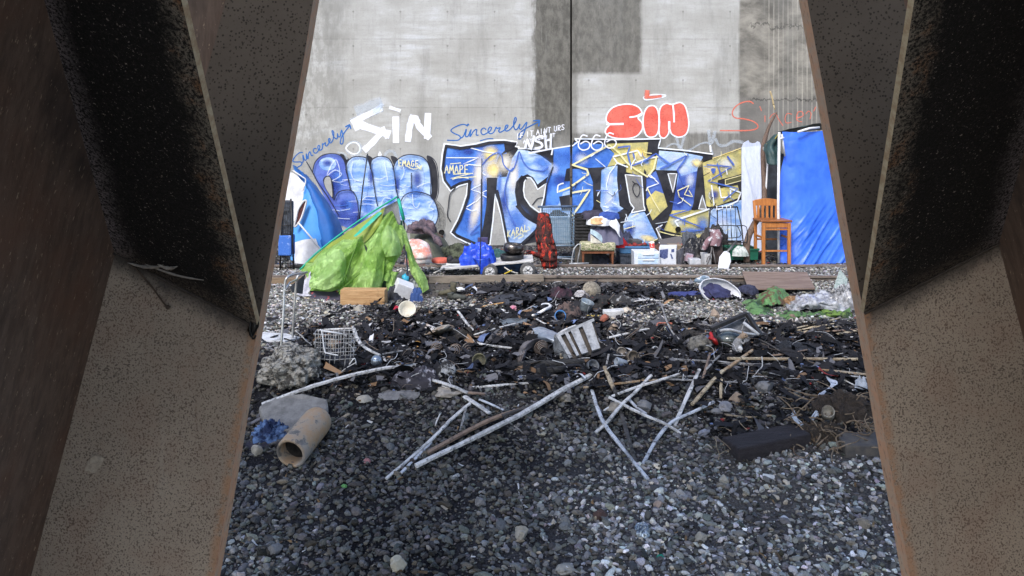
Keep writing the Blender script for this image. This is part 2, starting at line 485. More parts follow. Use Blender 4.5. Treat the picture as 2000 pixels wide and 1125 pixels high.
# near slope
pos, siz, lig = [], [], []
for _ in range(74000):
    y = RND.uniform(3.7, 6.95); x = RND.uniform(-0.66 * y - 0.2, 0.66 * y + 0.2)
    g, d, px, py = zones(x, y)
    r = RND.random(); s = 0.007 + 0.021 * r ** 2.0 + (0.016 if RND.random() < 0.05 else 0)
    dens = 0.62 + 0.4 * g - 0.45 * d
    dens *= 0.62 + 0.6 * sstep(-0.35, 0.15, noise.noise(Vector((x * 2.2, y * 2.2, 30.0))))
    if RND.random() > dens: continue
    pos.append((x, y, hgt(x, y) + s * RND.uniform(0.0, 0.45))); siz.append(s); lig.append(max(0.08, min(1, g * RND.uniform(0.6, 1.3))))
pos = np.array(pos); siz = np.array(siz); lig = np.array(lig); cl = stone_colors(len(pos), lig)
cl *= (0.92 + 0.50 * np.clip(lig * 1.35, 0, 1))[:, None]
b = siz > 0.017
push(scatter(pos[b], siz[b], cl[b], bigP, bigF, rng)); push(scatter(pos[~b], siz[~b], cl[~b], smP, smF, rng))
# level ground and between the rails
pos, siz, lig = [], [], []
for _ in range(150000):
    y = RND.uniform(6.8, 16.0); x = RND.uniform(-0.58 * y, 0.58 * y)
    g, d, px, py = zones(x, y)
    if RND.random() > g * (1 - 0.6 * d) + 0.05: continue
    s = RND.uniform(0.010, 0.034)
    pos.append((x, y, hgt(x, y) + s * 0.25)); siz.append(s); lig.append(max(0.15, g))
pos = np.array(pos); siz = np.array(siz); lig = np.array(lig); cl = stone_colors(len(pos), lig * 0.9)
push(scatter(pos, siz, cl, smP, smF, rng))
me = bpy.data.meshes.new('gravel'); np_mesh(me, np.concatenate(parts_v), np.concatenate(parts_f), np.concatenate(parts_c), smooth=False)
t = NT('stone'); o3 = t.coord('Object'); n1 = t.noise(o3, 90, 4, 0.7)
me.materials.append(t.finish(t.mix(0.55, t.attr('Col'), t.mix(n1.step(0.3, 0.7), 0.55, 1.35), 'MULTIPLY'), 0.8, bump=n1, bstr=0.4, bdist=0.004, spec=0.22))
struct('gravel', me, kind='stuff')
# burnt fragments: thin bent flakes, crumbs and shreds
parts_v, parts_f, parts_c = [], [], []; off = 0
flV = []
gx = np.linspace(-1, 1, 4)
for k in range(10):
    V = []
    bend = RND.uniform(-0.9, 0.9); tw = RND.uniform(-0.7, 0.7)
    for j, yv in enumerate((-0.5, 0.0, 0.5)):
        for i, xv in enumerate(gx):
            wv = yv * (0.6 + 0.5 * RND.random())
            V.append((xv * (0.85 + 0.3 * RND.random()), wv, bend * xv * xv + tw * xv * yv + RND.uniform(-0.12, 0.12)))
    flV.append(np.array(V, np.float32))
flF = np.array([(j * 4 + i, j * 4 + i + 1, (j + 1) * 4 + i + 1, (j + 1) * 4 + i) for j in range(2) for i in range(3)], np.int32)
flF = np.concatenate([flF[:, [0, 1, 2]], flF[:, [0, 2, 3]]])
def burnt(px, py, x, y):
    v = bx(540, 1720, 30, px) * bx(636, 762, 12, py) * (1 - 0.75 * bx(380, 600, 40, px))
    v = max(v, bx(920, 1300, 25, px) * bx(560, 615, 8, py))
    v = max(v, 0.5 * bx(620, 1150, 40, px) * bx(605, 650, 10, py))
    v = max(v, 0.35 * bx(1280, 1460, 20, px) * bx(562, 592, 6, py))
    v = max(v, 0.45 * bx(1380, 1720, 30, px) * bx(730, 860, 30, py))
    return v * (0.45 + 0.9 * sstep(-0.3, 0.3, noise.noise(Vector((x * 2, y * 2, 50.0)))))
fp, fs, fc, cp, cs, ccol = [], [], [], [], [], []
for _ in range(170000):
    y = RND.uniform(6.0, 11.6); x = RND.uniform(-0.5 * y, 0.5 * y)
    px, py = proj(x, y, hgt(x, y))
    if RND.random() > burnt(px, py, x, y): continue
    r = RND.random()
    if r < 0.84: c = [RND.uniform(0.006, 0.026)] * 3; c[2] *= 1.2
    elif r < 0.945: c = [RND.uniform(0.05, 0.16)] * 3; c[2] *= 1.12
    elif r < 0.945 + 0.04 * sstep(0.0, 0.35, noise.noise(Vector((x * 3, y * 3, 70.0)))): q_ = RND.uniform(0.3, 0.62); c = [q_ * 0.95, q_ * 0.97, q_ * 1.04]
    elif r < 0.985: q_ = RND.uniform(0.08, 0.25); c = [q_ * 1.2, q_ * 0.75, q_ * 0.45]
    elif r < 0.995: q_ = RND.uniform(0.08, 0.25); c = [q_ * 0.55, q_ * 0.75, q_ * 1.4]
    else: c = [RND.uniform(0.15, 0.3), 0.04, 0.04]
    z = hgt(x, y)
    if RND.random() < 0.5:
        s = RND.uniform(0.008, 0.034) if RND.random() < 0.91 else RND.uniform(0.034, 0.095); fp.append((x, y, z + s * RND.uniform(0.2, 0.9))); fs.append(s); fc.append(c)
    else:
        s = RND.uniform(0.008, 0.026); cp.append((x, y, z + s * 0.4)); cs.append(s); ccol.append(c)
push(scatter(np.array(fp), np.array(fs), np.array(fc), flV, flF, rng, (1.1, 0.75, 0.6)))
push(scatter(np.array(cp), np.array(cs), np.array(ccol), smP, smF, rng, (1.2, 0.7, 0.6)))
# thin burnt wires and shreds tangled through the heap
wv_, wf_, wc_ = [], [], []; off = 0
gw_ = Geo(); cols_ = []
n_w = 0
while n_w < 520:
    y = RND.uniform(6.6, 10.9); x = RND.uniform(-0.34 * y, 0.47 * y); px, py = proj(x, y, hgt(x, y))
    if RND.random() > burnt(px, py, x, y) * 0.9: continue
    n_w += 1; p = Vector((x, y, hgt(x, y) + 0.02)); a_ = RND.uniform(0, 6.28); d_ = Vector((math.cos(a_), math.sin(a_) * 0.6, RND.uniform(0.0, 0.7))); pts = [p]
    for k in range(RND.randint(3, 5)):
        d_ = d_ + Vector((RND.uniform(-.7, .7), RND.uniform(-.5, .5), RND.uniform(-.55, .3))); q_ = pts[-1] + d_.normalized() * RND.uniform(0.03, 0.085); q_.z = max(q_.z, hgt(q_.x, q_.y) + .004); pts.append(q_)
    b0 = len(gw_.v); gw_.tube(catmull(pts, 3), RND.uniform(0.0018, 0.0045), 4, caps=False)
    k = RND.random(); c = (0.03, 0.03, 0.035) if k < 0.5 else ((0.16, 0.13, 0.11) if k < 0.75 else (0.45, 0.46, 0.49))
    cols_ += [c] * (len(gw_.v) - b0)
parts_v.append(np.array([v[:] for v in gw_.v], np.float32)); fq_ = np.array(gw_.f, np.int32); fq_ = np.concatenate([fq_[:, [0, 1, 2]], fq_[:, [0, 2, 3]]])
off = sum(len(v) for v in parts_v[:-1]); parts_f.append(fq_ + off); parts_c.append(np.concatenate([np.array(cols_), np.ones((len(cols_), 1))], 1))
me = bpy.data.meshes.new('charred_debris'); np_mesh(me, np.concatenate(parts_v), np.concatenate(parts_f), np.concatenate(parts_c), smooth=False)
t = NT('char'); me.materials.append(t.finish(t.attr('Col'), 0.85, spec=0.14)); struct('charred_debris', me, kind='stuff')
lp, ls, lc = [], [], []
for _ in range(2600):
    y = RND.uniform(13.3, 16.1); x = RND.uniform(-5.2, 7.5)
    if noise.noise(Vector((x * 1.3, y * 1.3, 3))) < RND.uniform(-0.4, 0.4): continue
    c = RND.choice([(0.02, 0.02, 0.025)] * 5 + [(0.5, 0.5, 0.52), (0.10, 0.08, 0.07), (0.05, 0.10, 0.25), (0.28, 0.05, 0.05), (0.25, 0.22, 0.17), (0.07, 0.10, 0.05)])
    s_ = RND.uniform(0.012, 0.05); lp.append((x, y, hgt(x, y) + s_ * 0.4)); ls.append(s_); lc.append(c)
for _ in range(420):
    y = RND.uniform(4.0, 6.7); x = RND.uniform(-0.4 * y, 0.5 * y); c = RND.choice([(0.20, 0.13, 0.07), (0.14, 0.09, 0.05), (0.09, 0.065, 0.045), (0.45, 0.45, 0.46), (0.25, 0.22, 0.18), (0.02, 0.02, 0.02)])
    s_ = RND.uniform(0.006, 0.022); lp.append((x, y, hgt(x, y) + 0.02 + s_ * 0.3)); ls.append(s_); lc.append(c)
V_, F_, C_ = scatter(np.array(lp), np.array(ls), np.array(lc), flV, flF, rng, (1.2, 0.8, 0.7))
me = bpy.data.meshes.new('litter'); np_mesh(me, V_, F_, C_, smooth=False); me.materials.append(bpy.data.materials['char']); struct('litter', me, kind='stuff')
# ---------------------------------------------------------------- concrete wall
WY = 16.3; PXM = WY / F
def wallmat(name, right):
    t = NT(name); X, Y_, Z = t.xyz()
    U = X * (1 / PXM) + 1000.0; V = (Z - H) * (-1 / PXM) + HY
    big = t.noise(t.coord(scale=(0.55, 1, 0.8)), 1.2, 6, 0.62)
    hst = t.noise(t.coord(scale=(0.35, 1, 3.2)), 2.4, 6, 0.7)
    vst = t.noise(t.coord(scale=(6.0, 1, 0.55)), 2.2, 6, 0.7)
    fine = t.noise(t.coord(), 28, 4, 0.7); mid = t.noise(t.coord(scale=(1.3, 1, 0.7)), 5, 6, 0.70, 0.15)
    wob = (mid - 0.5) * 26.0 + (vst - 0.5) * 20.0
    Uw = U + wob; Vw = V + (mid - 0.5) * 14.0
    col = t.mix(big.step(0.35, 0.65), (0.335, 0.335, 0.318), (0.44, 0.445, 0.435))
    col = t.mix(hst.step(0.44, 0.74) * 0.42, col, (0.27, 0.268, 0.252)); col = t.mix(vst.step(0.50, 0.74) * 0.40, col, (0.25, 0.25, 0.235)); col = t.mix(vst.step(0.42, 0.24) * 0.35, col, (0.50, 0.505, 0.495))
    col = t.mix(big.step(0.48, 0.66) * hst.step(0.58, 0.32) * 0.9, col, (0.53, 0.555, 0.59))
    col = t.mix(fine.step(0.5, 0.72) * 0.35, col, (0.22, 0.22, 0.21))
    raw = t.mix(mid.step(0.36, 0.64), (0.085, 0.083, 0.074), (0.155, 0.15, 0.134))
    raw = t.mix(vst.step(0.56, 0.74) * 0.6, raw, (0.27, 0.265, 0.245)); raw = t.mix(fine.step(0.55, 0.72) * 0.5, raw, (0.05, 0.048, 0.043)); raw = t.mix(hst.step(0.60, 0.72) * 0.4, raw, (0.24, 0.235, 0.215))
    if not right:
        # mottled strip at far left, bare strip beside the joint
        ml = U.step(720, 600) * mid.step(0.42, 0.56)
        col = t.mix(ml * 0.55, col, (0.20, 0.20, 0.185))
        a = Uw.step(1038, 1048)
        a = a * (1.0 - 0.35 * V.step(215, 300))
        col = t.mix(a, col, raw)
        low = Vw.step(255, 300) * 0.28
        col = t.mix(low, col, (0.33, 0.335, 0.34))
    else:
        bmask = (U + wob * 0.35).step(1258, 1247) * (V + wob * 0.25).step(140, 129)
        col = t.mix(bmask * 0.92, col, raw)
        dm = (V + wob * 0.3).step(247, 254) * (U + wob * 0.3).step(1520, 1500) * (0.55 + 0.25 * vst.step(0.4, 0.6))
        col = t.mix(dm, col, raw)
        jn = (U + wob * 0.4).step(1131, 1124) * 0.6
        col = t.mix(jn, col, raw)
        cm = (U + wob * 0.3).step(1440, 1447)
        wav = t.noise(t.coord(scale=(0.9, 1, 1.5)), 1.5, 6, 0.66, 0.3)
        craw = t.mix(wav.step(0.32, 0.70), (0.085, 0.08, 0.07), (0.30, 0.285, 0.25))
        craw = t.mix((V + wob).step(165, 195) * 0.75, craw, (0.13, 0.125, 0.12))
        st = (U * (1 / 9.3)).frac()
        line = ((st - 0.5).abs()).step(0.20, 0.06) * U.step(1490, 1500) * (0.25 + 0.75 * vst.step(0.4, 0.6))
        craw = t.mix(line * 0.55, craw, (0.42, 0.40, 0.35))
        crk = ((V + (mid - 0.5) * 60.0 - 42.0).abs()).step(3.0, 0.5).max(((V + (mid - 0.5) * 40.0 - 186.0).abs()).step(2.5, 0.5)) * U.step(1452, 1475)
        craw = t.mix(crk * 0.8, craw, (0.03, 0.028, 0.025))
        col = t.mix(cm * 0.95, col, craw)
    hx = ((U * (1 / 92.0)).frac() - 0.5) * 92.0; hv = ((V * (1 / 67.0) + 0.3).frac() - 0.5) * 67.0
    hole = ((hx * hx + hv * hv).pow(0.5)).step(2.3, 1.5); drip = (hx.abs()).step(2.0, 0.5) * hv.step(-1.0, 2.0) * hv.step(26.0, 4.0)
    col = t.mix((drip * 0.18), col, (0.12, 0.115, 0.10)); col = t.mix(hole * 0.45, col, (0.09, 0.088, 0.08))
    gr = t.noise(t.coord(scale=(1.6, 1, 0.35)), 0.9, 6, 0.7); col = t.mix(gr.step(0.48, 0.70) * 0.5, col, (0.17, 0.17, 0.16)); col = t.mix(V.step(395, 480) * mid.step(0.3, 0.6) * 0.45, col, (0.12, 0.118, 0.11))
    # thin horizontal form lines
    lift = (V * (1 / 134.0)).frac(); lf = ((lift - 0.5).abs()).step(0.012, 0.003)
    col = t.mix(lf * 0.35 * mid.step(0.35, 0.6), col, (0.16, 0.16, 0.15))
    return t.finish(col, 0.88, bump=mid + fine * 0.4 + hst * 0.6, bstr=0.35, bdist=0.02, spec=0.3)
WALL = thing('concrete_wall', 'tall grey concrete bridge wall covered with blue graffiti and patches of buff paint', 'wall', (0, WY, -0.1))
def WP(px, py, k=0.0): return P(px, py, WY) + Vector((0, -k, 0)) if False else Vector(((px - CX) * PXM, WY - k, H - (py - HY) * PXM))
jx0, jx1 = WP(1113.6, 0).x, WP(1117.4, 0).x
gw = Geo(); gw.box(((-16 + jx0) / 2, WY + 0.4, 2.75), (jx0 + 16, 0.8, 6.3)); part(WALL, 'wall_panel', gw, wallmat('concrete_left', False), label='left wall panel with a dark bare strip beside the joint')
gw = Geo(); gw.box(((16 + jx1) / 2, WY + 0.4, 2.75), (16 - jx1, 0.8, 6.3)); part(WALL, 'wall_panel', gw, wallmat('concrete_right', True), label='right wall panel with dark unpainted blocks at the top')
gw = Geo(); gw.box(((jx0 + jx1) / 2, WY + 0.45, 2.75), (jx1 - jx0 - 0.002, 0.7, 6.2)); part(WALL, 'expansion_joint', gw, M('joint_black', (0.006, 0.006, 0.006), bump=0))
gw = Geo()
for (a, b) in ((318, 345), (347, 372), (385, 402)):
    gw.box((WP(1115.5, 0).x, WY - 0.015, (WP(0, a).z + WP(0, b).z) / 2), (0.045, 0.03, abs(WP(0, a).z - WP(0, b).z)))
part(WALL, 'joint_cover', gw, M('joint_cover', (0.12, 0.10, 0.09), scale=30, dirt=0.3), bevel=0.008)
# ---------------------------------------------------------------- steel legs that frame the view
def tan_steel():
    t = NT('tan_steel'); o = t.coord(); m = t.noise(o, 3.0, 4, 0.6); big = t.noise(o, 9, 4, 0.6)
    d, vn = t.voro(o, 165, rnd=1.0); wv = t.noise(o, 240, 2, 0.5); rnd = t.noise(o, 40, 2, 0.5)
    ir = t.noise(o, 265, 2, 0.5); dens_ = t.noise(o, 11, 3, 0.6)
    spot = (ir + (dens_ - 0.5) * 0.14).step(0.555, 0.62).max((d + (wv - 0.5) * 0.7).step(0.34, 0.2) * rnd.step(0.45, 0.6))
    d2, _ = t.voro(o, 330); s2 = (d2 + (wv - 0.5) * 0.5).step(0.34, 0.2) * rnd.step(0.60, 0.45)
    u, v, _ = t.xyz('UV'); sn = t.noise(o, 30, 5, 0.75)
    sootm = (v + (sn - 0.5) * 0.016).step(0.984, 1.0)
    col = t.mix(m.step(0.35, 0.65), (0.335, 0.275, 0.215), (0.28, 0.228, 0.178))
    col = t.mix(big.step(0.46, 0.70) * 0.45, col, (0.26, 0.18, 0.135))
    col = t.mix(spot.max(s2 * 0.6) * 0.72, col, t.mix(big.step(0.4, 0.6), (0.050, 0.034, 0.028), (0.075, 0.042, 0.031)))
    run = t.noise(t.coord(scale=(9, 9, 0.5)), 3.5, 4, 0.7); col = t.mix(run.step(0.56, 0.74) * 0.4, col, (0.17, 0.115, 0.085)); col = t.mix(run.step(0.40, 0.26) * 0.25, col, (0.42, 0.38, 0.32))
    # faint bleached dust
    col = t.mix(t.noise(o, 22, 5, 0.7).step(0.66, 0.78) * 0.18, col, (0.5, 0.46, 0.38))
    col = t.mix(sootm * 0.9, col, (0.03, 0.026, 0.024))
    rim = u.step(0.93, 0.985) * sn.step(0.38, 0.56)
    col = t.mix(rim * 0.8, col, (0.34, 0.19, 0.11))
    return t.finish(col, 0.72, bump=wv * 0.4 + spot * 0.5, bstr=0.35, bdist=0.002, spec=0.35)
def soot_steel():
    t = NT('sooty_steel'); o = t.coord(); u, v, _ = t.xyz('UV')
    n = t.noise(o, 16, 6, 0.72); f = t.noise(o, 190, 4, 0.8); l = t.noise(o, 210, 3, 0.7)
    edge = (u + (n - 0.5) * 0.5 + (f - 0.5) * 0.22).step(0.78, 1.0)
    inner = (u + (n - 0.5) * 0.30 + (f - 0.5) * 0.20).step(0.24, 0.0)
    foot = (v + (n - 0.5) * 0.07 + (f - 0.5) * 0.05).step(0.045, 0.0)
    black = t.mix(f.step(0.45, 0.7), (0.006, 0.006, 0.006), (0.022, 0.020, 0.020))
    col = t.mix(l.step(0.62, 0.70) * n.step(0.36, 0.52) * 0.85, black, (0.40, 0.35, 0.32))
    col = t.mix(edge * f.step(0.42, 0.56) * 0.9, col, t.mix(n.step(0.48, 0.66), (0.20, 0.18, 0.15), (0.20, 0.11, 0.06)))
    col = t.mix(inner * f.step(0.44, 0.56) * 0.85, col, (0.24, 0.21, 0.22))
    col = t.mix(foot * 0.5 * f.step(0.4, 0.6), col, (0.16, 0.125, 0.10))
    return t.finish(col, 0.85, bump=f + n * 0.8, bstr=0.7, bdist=0.004, spec=0.25)
def brown_steel():
    t = NT('brown_steel'); o = t.coord(scale=(1, 1, 0.12)); s = t.noise(o, 60, 5, 0.7); f = t.noise(t.coord(scale=(1, 1, 0.35)), 150, 3, 0.7)
    p = t.noise(t.coord(), 4.0, 4, 0.6)
    col = t.mix(s.step(0.35, 0.65), (0.105, 0.072, 0.056), (0.165, 0.115, 0.09))
    col = t.mix(p.step(0.45, 0.7) * 0.7, col, (0.165, 0.09, 0.062))
    col = t.mix(p.step(0.46, 0.30) * 0.8, col, (0.032, 0.026, 0.026))
    col = t.mix(f.step(0.63, 0.70) * 0.8, col, (0.46, 0.35, 0.25))
    return t.finish(col, 0.7, bump=s + f * 0.5, bstr=0.4, bdist=0.003, spec=0.35)
def shaded_steel():  # darker paint, with the shade behind the sooty plate put into the colour
    t = NT('shaded_speckled_steel'); o = t.coord(); d, _ = t.voro(o, 150); wv = t.noise(o, 120, 2, 0.5); rnd = t.noise(o, 50, 2, 0.5); m = t.noise(o, 5, 4, 0.6)
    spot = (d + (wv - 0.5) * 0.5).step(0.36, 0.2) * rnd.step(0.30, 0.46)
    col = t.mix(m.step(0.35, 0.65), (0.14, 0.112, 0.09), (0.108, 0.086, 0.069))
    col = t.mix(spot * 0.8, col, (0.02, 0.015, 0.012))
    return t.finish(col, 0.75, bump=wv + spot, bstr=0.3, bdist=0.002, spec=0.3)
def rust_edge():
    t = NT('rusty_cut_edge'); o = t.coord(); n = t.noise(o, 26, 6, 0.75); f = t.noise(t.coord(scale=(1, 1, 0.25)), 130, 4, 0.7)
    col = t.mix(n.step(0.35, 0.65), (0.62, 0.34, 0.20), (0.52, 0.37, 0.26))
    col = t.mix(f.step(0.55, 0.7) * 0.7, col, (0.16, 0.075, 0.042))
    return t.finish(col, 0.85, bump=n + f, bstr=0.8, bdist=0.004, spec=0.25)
TAN, SOOT, BROWN, SHADED, EDGE = tan_steel(), soot_steel(), brown_steel(), shaded_steel(), rust_edge()
PALE = M('pale_plate_edge', (0.56, 0.46, 0.30), (0.42, 0.29, 0.17), scale=60, bump=0.5)
def plate(q4, off, nu=10, nv=24, wav=0.0, seed=0):
    """four world corners (u along q0-q1, v along q0-q3), thickness vector; material 0 = face, 1 = cut edge"""
    a, b, c, d = [Vector(p) for p in q4]; off = Vector(off); g = Geo()
    def fn(u, v):
        p = a.lerp(b, u).lerp(d.lerp(c, u), v)
        return p
    g.grid(nu, nv, fn); n = (nu + 1) * (nv + 1)
    for i in range(n): g.v.append(g.v[i] + off)
    nf = len(g.f)
    for k in range(nf): g.face([i + n for i in g.f[k]][::-1], g.uv[k][::-1])
    g.m = 1
    w = nu + 1
    loop = [i for i in range(w)] + [j * w + nu for j in range(1, nv + 1)] + [nv * w + i for i in range(nu - 1, -1, -1)] + [j * w for j in range(nv - 1, 0, -1)]
    for i in range(len(loop)):
        p, r = loop[i], loop[(i + 1) % len(loop)]; g.face((r, p, p + n, r + n))
    # ragged rust on the cut edge
    if wav:
        for i in loop:
            k = noise.noise(g.v[i] * 9 + Vector((seed, 0, 0))) * wav
            g.v[i].x += k; g.v[i + n].x += k
    return g
YF = 1.5
def mir(px, right): return 2000 - px + 0 if right else px
def girder(right):
    s = -1 if right else 1
    nm = 'right' if right else 'left'
    if right:
        foot_in, foot_out = (1960, 470), (1687, 612); sl_w, sl_e = 0.26, 0.176
        s_top_in, s_top_out, e_top = (2092, 0), (1786, 0), (1577, 0)
    else:
        foot_in, foot_out = (215, 490), (503, 640); sl_w, sl_e = -0.26, -0.1745
        s_top_in, s_top_out, e_top = (75, 0), (354, 0), (613, 0)
    root = thing('steel_leg', 'brown steel bridge leg at the %s, %s' % (nm, 'with cobweb and twig on its sooty plate' if not right else 'bare black soot on its upper plate'), 'bridge leg', P(foot_in[0], 3600, YF), 'steel legs of the bridge in the foreground')
    low = 3600
    # lower flange
    q = [P(foot_in[0] + sl_w * (low - foot_in[1]), low, YF - .003), P(foot_out[0] + sl_e * (low - foot_out[1]), low, YF - .003), P(*foot_out, YF - .003), P(*foot_in, YF - .003)]
    # carry the outer edge on as one straight line
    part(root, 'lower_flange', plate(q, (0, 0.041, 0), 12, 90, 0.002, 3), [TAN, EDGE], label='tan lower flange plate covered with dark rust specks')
    # upper flange behind the sooty plate
    up = -2000
    k = (foot_out[0] - e_top[0]) / (foot_out[1] - e_top[1])
    ix = (440 if not right else 1765)
    q = [P(ix - sl_w * -490 if False else ix + sl_w * 640, 640, YF), P(*foot_out, YF), P(e_top[0] + k * up, up, YF), P(ix + sl_w * up, up, YF)]
    part(root, 'upper_flange', plate(q, (0, 0.041, 0), 12, 60, 0.0015, 8), [SHADED, EDGE], label='upper flange plate, darker paint with shade put into its colour')
    # backing web seen between the two plates
    q = [P(ix + s * -260, 420, YF + .046), P(ix + s * 30, 420, YF + .046), P(ix + s * 560, up, YF + .046), P(ix + s * 100, up, YF + .046)]
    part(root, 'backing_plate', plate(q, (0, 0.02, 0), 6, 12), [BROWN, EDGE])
    # sooty plate leaning back over the viewer
    A = P(*foot_in, YF - .006); B = P(foot_out[0], foot_out[1], YF - .006); C = P(*s_top_in, 1.1)
    nrm = (B - A).cross(C - A); d = P(*s_top_out, 1.0) - Vector((0, 0, H)); org = Vector((0, 0, H))
    tt = nrm.dot(A - org) / nrm.dot(d); D = org + d * tt
    ex = 2.1
    q = [A, B, B + (D - B) * ex, A + (C - A) * ex]
    nn = nrm.normalized()
    if nn.y < 0: nn = -nn
    part(root, 'sooty_plate', plate(q, nn * 0.011, 20, 60), [SOOT, PALE], label='upper plate blackened by soot')
    # web running towards the viewer
    A2 = P(*foot_in, YF); B2 = P(foot_in[0] + sl_w * 635, foot_in[1] + 635, YF)
    nw = (B2 - A2).cross(C - A2)
    def wp(px, py):
        dd = P(px, py, 1.0) - org; return org + dd * (nw.dot(A2 - org) / nw.dot(dd))
    ox = 2950 if right else -950
    bot = P(foot_in[0] + sl_w * (low - foot_in[1]), low, YF); topv = A + (C - A) * ex
    g = Geo()
    g.grid(10, 40, lambda u, v: wp(ox, 3600).lerp(bot, u).lerp(wp(ox, 490).lerp(A2, u), v))
    g.grid(10, 40, lambda u, v: wp(ox, 490).lerp(A2, u).lerp(wp(ox, -1500).lerp(topv, u), v))
    part(root, 'web_plate', g, BROWN, solid=0.012, label='brown web plate running towards the viewer')
    # weld bead along the foot of the sooty plate
    g = Geo(); pts = [A.lerp(B, i / 40) + Vector((0, -0.004, 0)) + Vector((0, 0, 0.0015 * noise.noise(Vector((i * .9, 0, 0))))) for i in range(41)]
    g.tube(pts, [0.0024 + 0.0012 * noise.noise(Vector((i * 1.3, 5, 0))) for i in range(41)], 8)
    part(root, 'weld_bead', g, M('weld', (0.06, 0.048, 0.04), scale=80, bump=0.6), smooth=True)
    return root, A, B, C, D
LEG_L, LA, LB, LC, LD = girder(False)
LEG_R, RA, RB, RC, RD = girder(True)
# unseen deck added overhead to keep the legs in shade
g = Geo(); g.box((0, -2.0, 6.6), (40, 6.6, 0.9)); g.box((0, 1.1, 5.8), (40, 0.4, 0.8)); g.box((0, -3.5, 5.8), (40, 0.4, 0.8))
solo('shade_deck', 'unseen bridge deck added overhead to shade the two steel legs', 'bridge deck', g, M('deck_concrete', (0.16, 0.15, 0.14), scale=3), org=Vector((0, -3.0, 5.4)))
# ---------------------------------------------------------------- graffiti (thin paint films on the wall)
def paint(name, c, c2=None, alpha=0.96, soft=0.12, worn=0.18, scale=3.0, contrast=(0.35, 0.65), stretch=(1, 1, 1), both=False, gloss=0.55):
    """spray paint: feathered over its uv width, thin spots let the concrete through"""
    if name in MATS: return MATS[name]
    t = NT(name); u, v, _ = t.xyz('UV')
    n = t.noise(t.coord(scale=stretch), scale, 4, 0.6); f = t.noise(t.coord(), 26, 4, 0.75); st = t.noise(t.coord(scale=(0.6, 1, 9)), 5, 4, 0.7)
    col = t.mix(n.step(*contrast), c, c2 or tuple(q * 0.85 for q in c))
    col = t.mix(0.3, col, t.mix(st.step(0.3, 0.7), 0.72, 1.18), 'MULTIPLY')
    e = 1.0 - ((v - 0.5).abs() * 2.0)
    a = (e + (f - 0.5) * soft * 0.5).step(0.0, max(0.02, soft))
    a = a * alpha * (1.0 - worn * f.step(0.48, 0.70)) * (1.0 - worn * 0.8 * st.step(0.55, 0.75))
    MATS[name] = t.finish(col, gloss, alpha=a.clamp(), spec=0.3)
    return MATS[name]
class Film(Geo):
    def __init__(s, base=0.002): super().__init__(); s.k = base; s.base = base
    def up(s, d=0.0005): s.k += d; return s
    def fill(s, pts, smooth=0, m=0):
        s.m = m
        q = catmull([Vector((p[0], p[1], 0)) for p in pts], smooth, True) if smooth else [Vector((p[0], p[1], 0)) for p in pts]
        b = len(s.v); s.v += [WP(p.x, p.y, s.k) for p in q]; s.face(range(b, b + len(q))); s.up(); return s
    def stroke(s, pts, w, m=0, smooth=6, closed=False, taper=False):
        s.m = m
        q = [Vector((p[0], p[1], 0)) for p in pts]
        if smooth: q = catmull(q, smooth, closed)
        else:
            r = []
            for i in range(len(q) - 1 + (1 if closed else 0)):
                a, c = q[i], q[(i + 1) % len(q)]
                r += [a.lerp(c, j / 3) for j in range(3)]
            if not closed: r.append(q[-1])
            q = r
        n = len(q); b = len(s.v); acc = 0.0
        for i, p in enumerate(q):
            if closed: d = q[(i + 1) % n] - q[i - 1]
            else: d = q[min(i + 1, n - 1)] - q[max(i - 1, 0)]
            if d.length < 1e-6: d = Vector((1, 0, 0))
            d.normalize(); nn = Vector((-d.y, d.x, 0)); ww = w / 2 * (1 + 0.10 * math.sin(i * 1.7 + p.x))
            if taper: ww *= 0.35 + 0.65 * math.sin(math.pi * (0.12 + 0.76 * i / max(1, n - 1)))
            if not closed:
                if i == 0: p = p - d * w * 0.25
                if i == n - 1: p = p + d * w * 0.25
            s.v.append(WP(p.x + nn.x * ww, p.y + nn.y * ww, s.k + i * 1e-5)); s.v.append(WP(p.x - nn.x * ww, p.y - nn.y * ww, s.k + i * 1e-5))
        for i in range(n - (0 if closed else 1)):
            j = (i + 1) % n; u = i / n
            s.face((b + 2 * i, b + 2 * i + 1, b + 2 * j + 1, b + 2 * j), [(u, 0), (u, 1), (u, 1), (u, 0)])
        s.up(); return s
    def glow(s, cx, cy, rx, ry, m=0, n=22, rot=0.0):
        s.m = m; c = WP(cx, cy, s.k); b = len(s.v); s.v.append(c)
        for i in range(n):
            a = 2 * math.pi * i / n; x, y = math.cos(a) * rx, math.sin(a) * ry
            s.v.append(WP(cx + x * math.cos(rot) - y * math.sin(rot), cy + x * math.sin(rot) + y * math.cos(rot), s.k))
        for i in range(n): s.face((b, b + 1 + i, b + 1 + (i + 1) % n), [(0, 0.5), (0, 1), (0, 1)])
        s.up(); return s
def graf(name, film, mats, label):
    return part(WALL, name, film, mats, label=label)
W_ = paint('white_spray', (0.80, 0.82, 0.90), (0.72, 0.76, 0.88))
WL = paint('white_line', (0.84, 0.87, 0.93), (0.70, 0.79, 0.92), worn=0.10, soft=0.3)
WSOFT = paint('white_soft', (0.80, 0.85, 0.95), (0.66, 0.78, 0.95), soft=0.95, worn=0.25, alpha=0.62)
WFAINT = paint('white_faint', (0.66, 0.74, 0.84), alpha=0.42, soft=0.6, worn=0.4)
BLK = paint('black_spray', (0.012, 0.013, 0.022), (0.035, 0.036, 0.045), soft=0.10, worn=0.10)
BLKL = paint('black_thin', (0.02, 0.024, 0.05), soft=0.4, worn=0.1)
BLU = paint('blue_spray', (0.030, 0.12, 0.52), (0.10, 0.27, 0.74), scale=2.4, worn=0.12)
BLUD = paint('blue_deep', (0.035, 0.075, 0.36), (0.10, 0.19, 0.58), scale=2.2, worn=0.12)
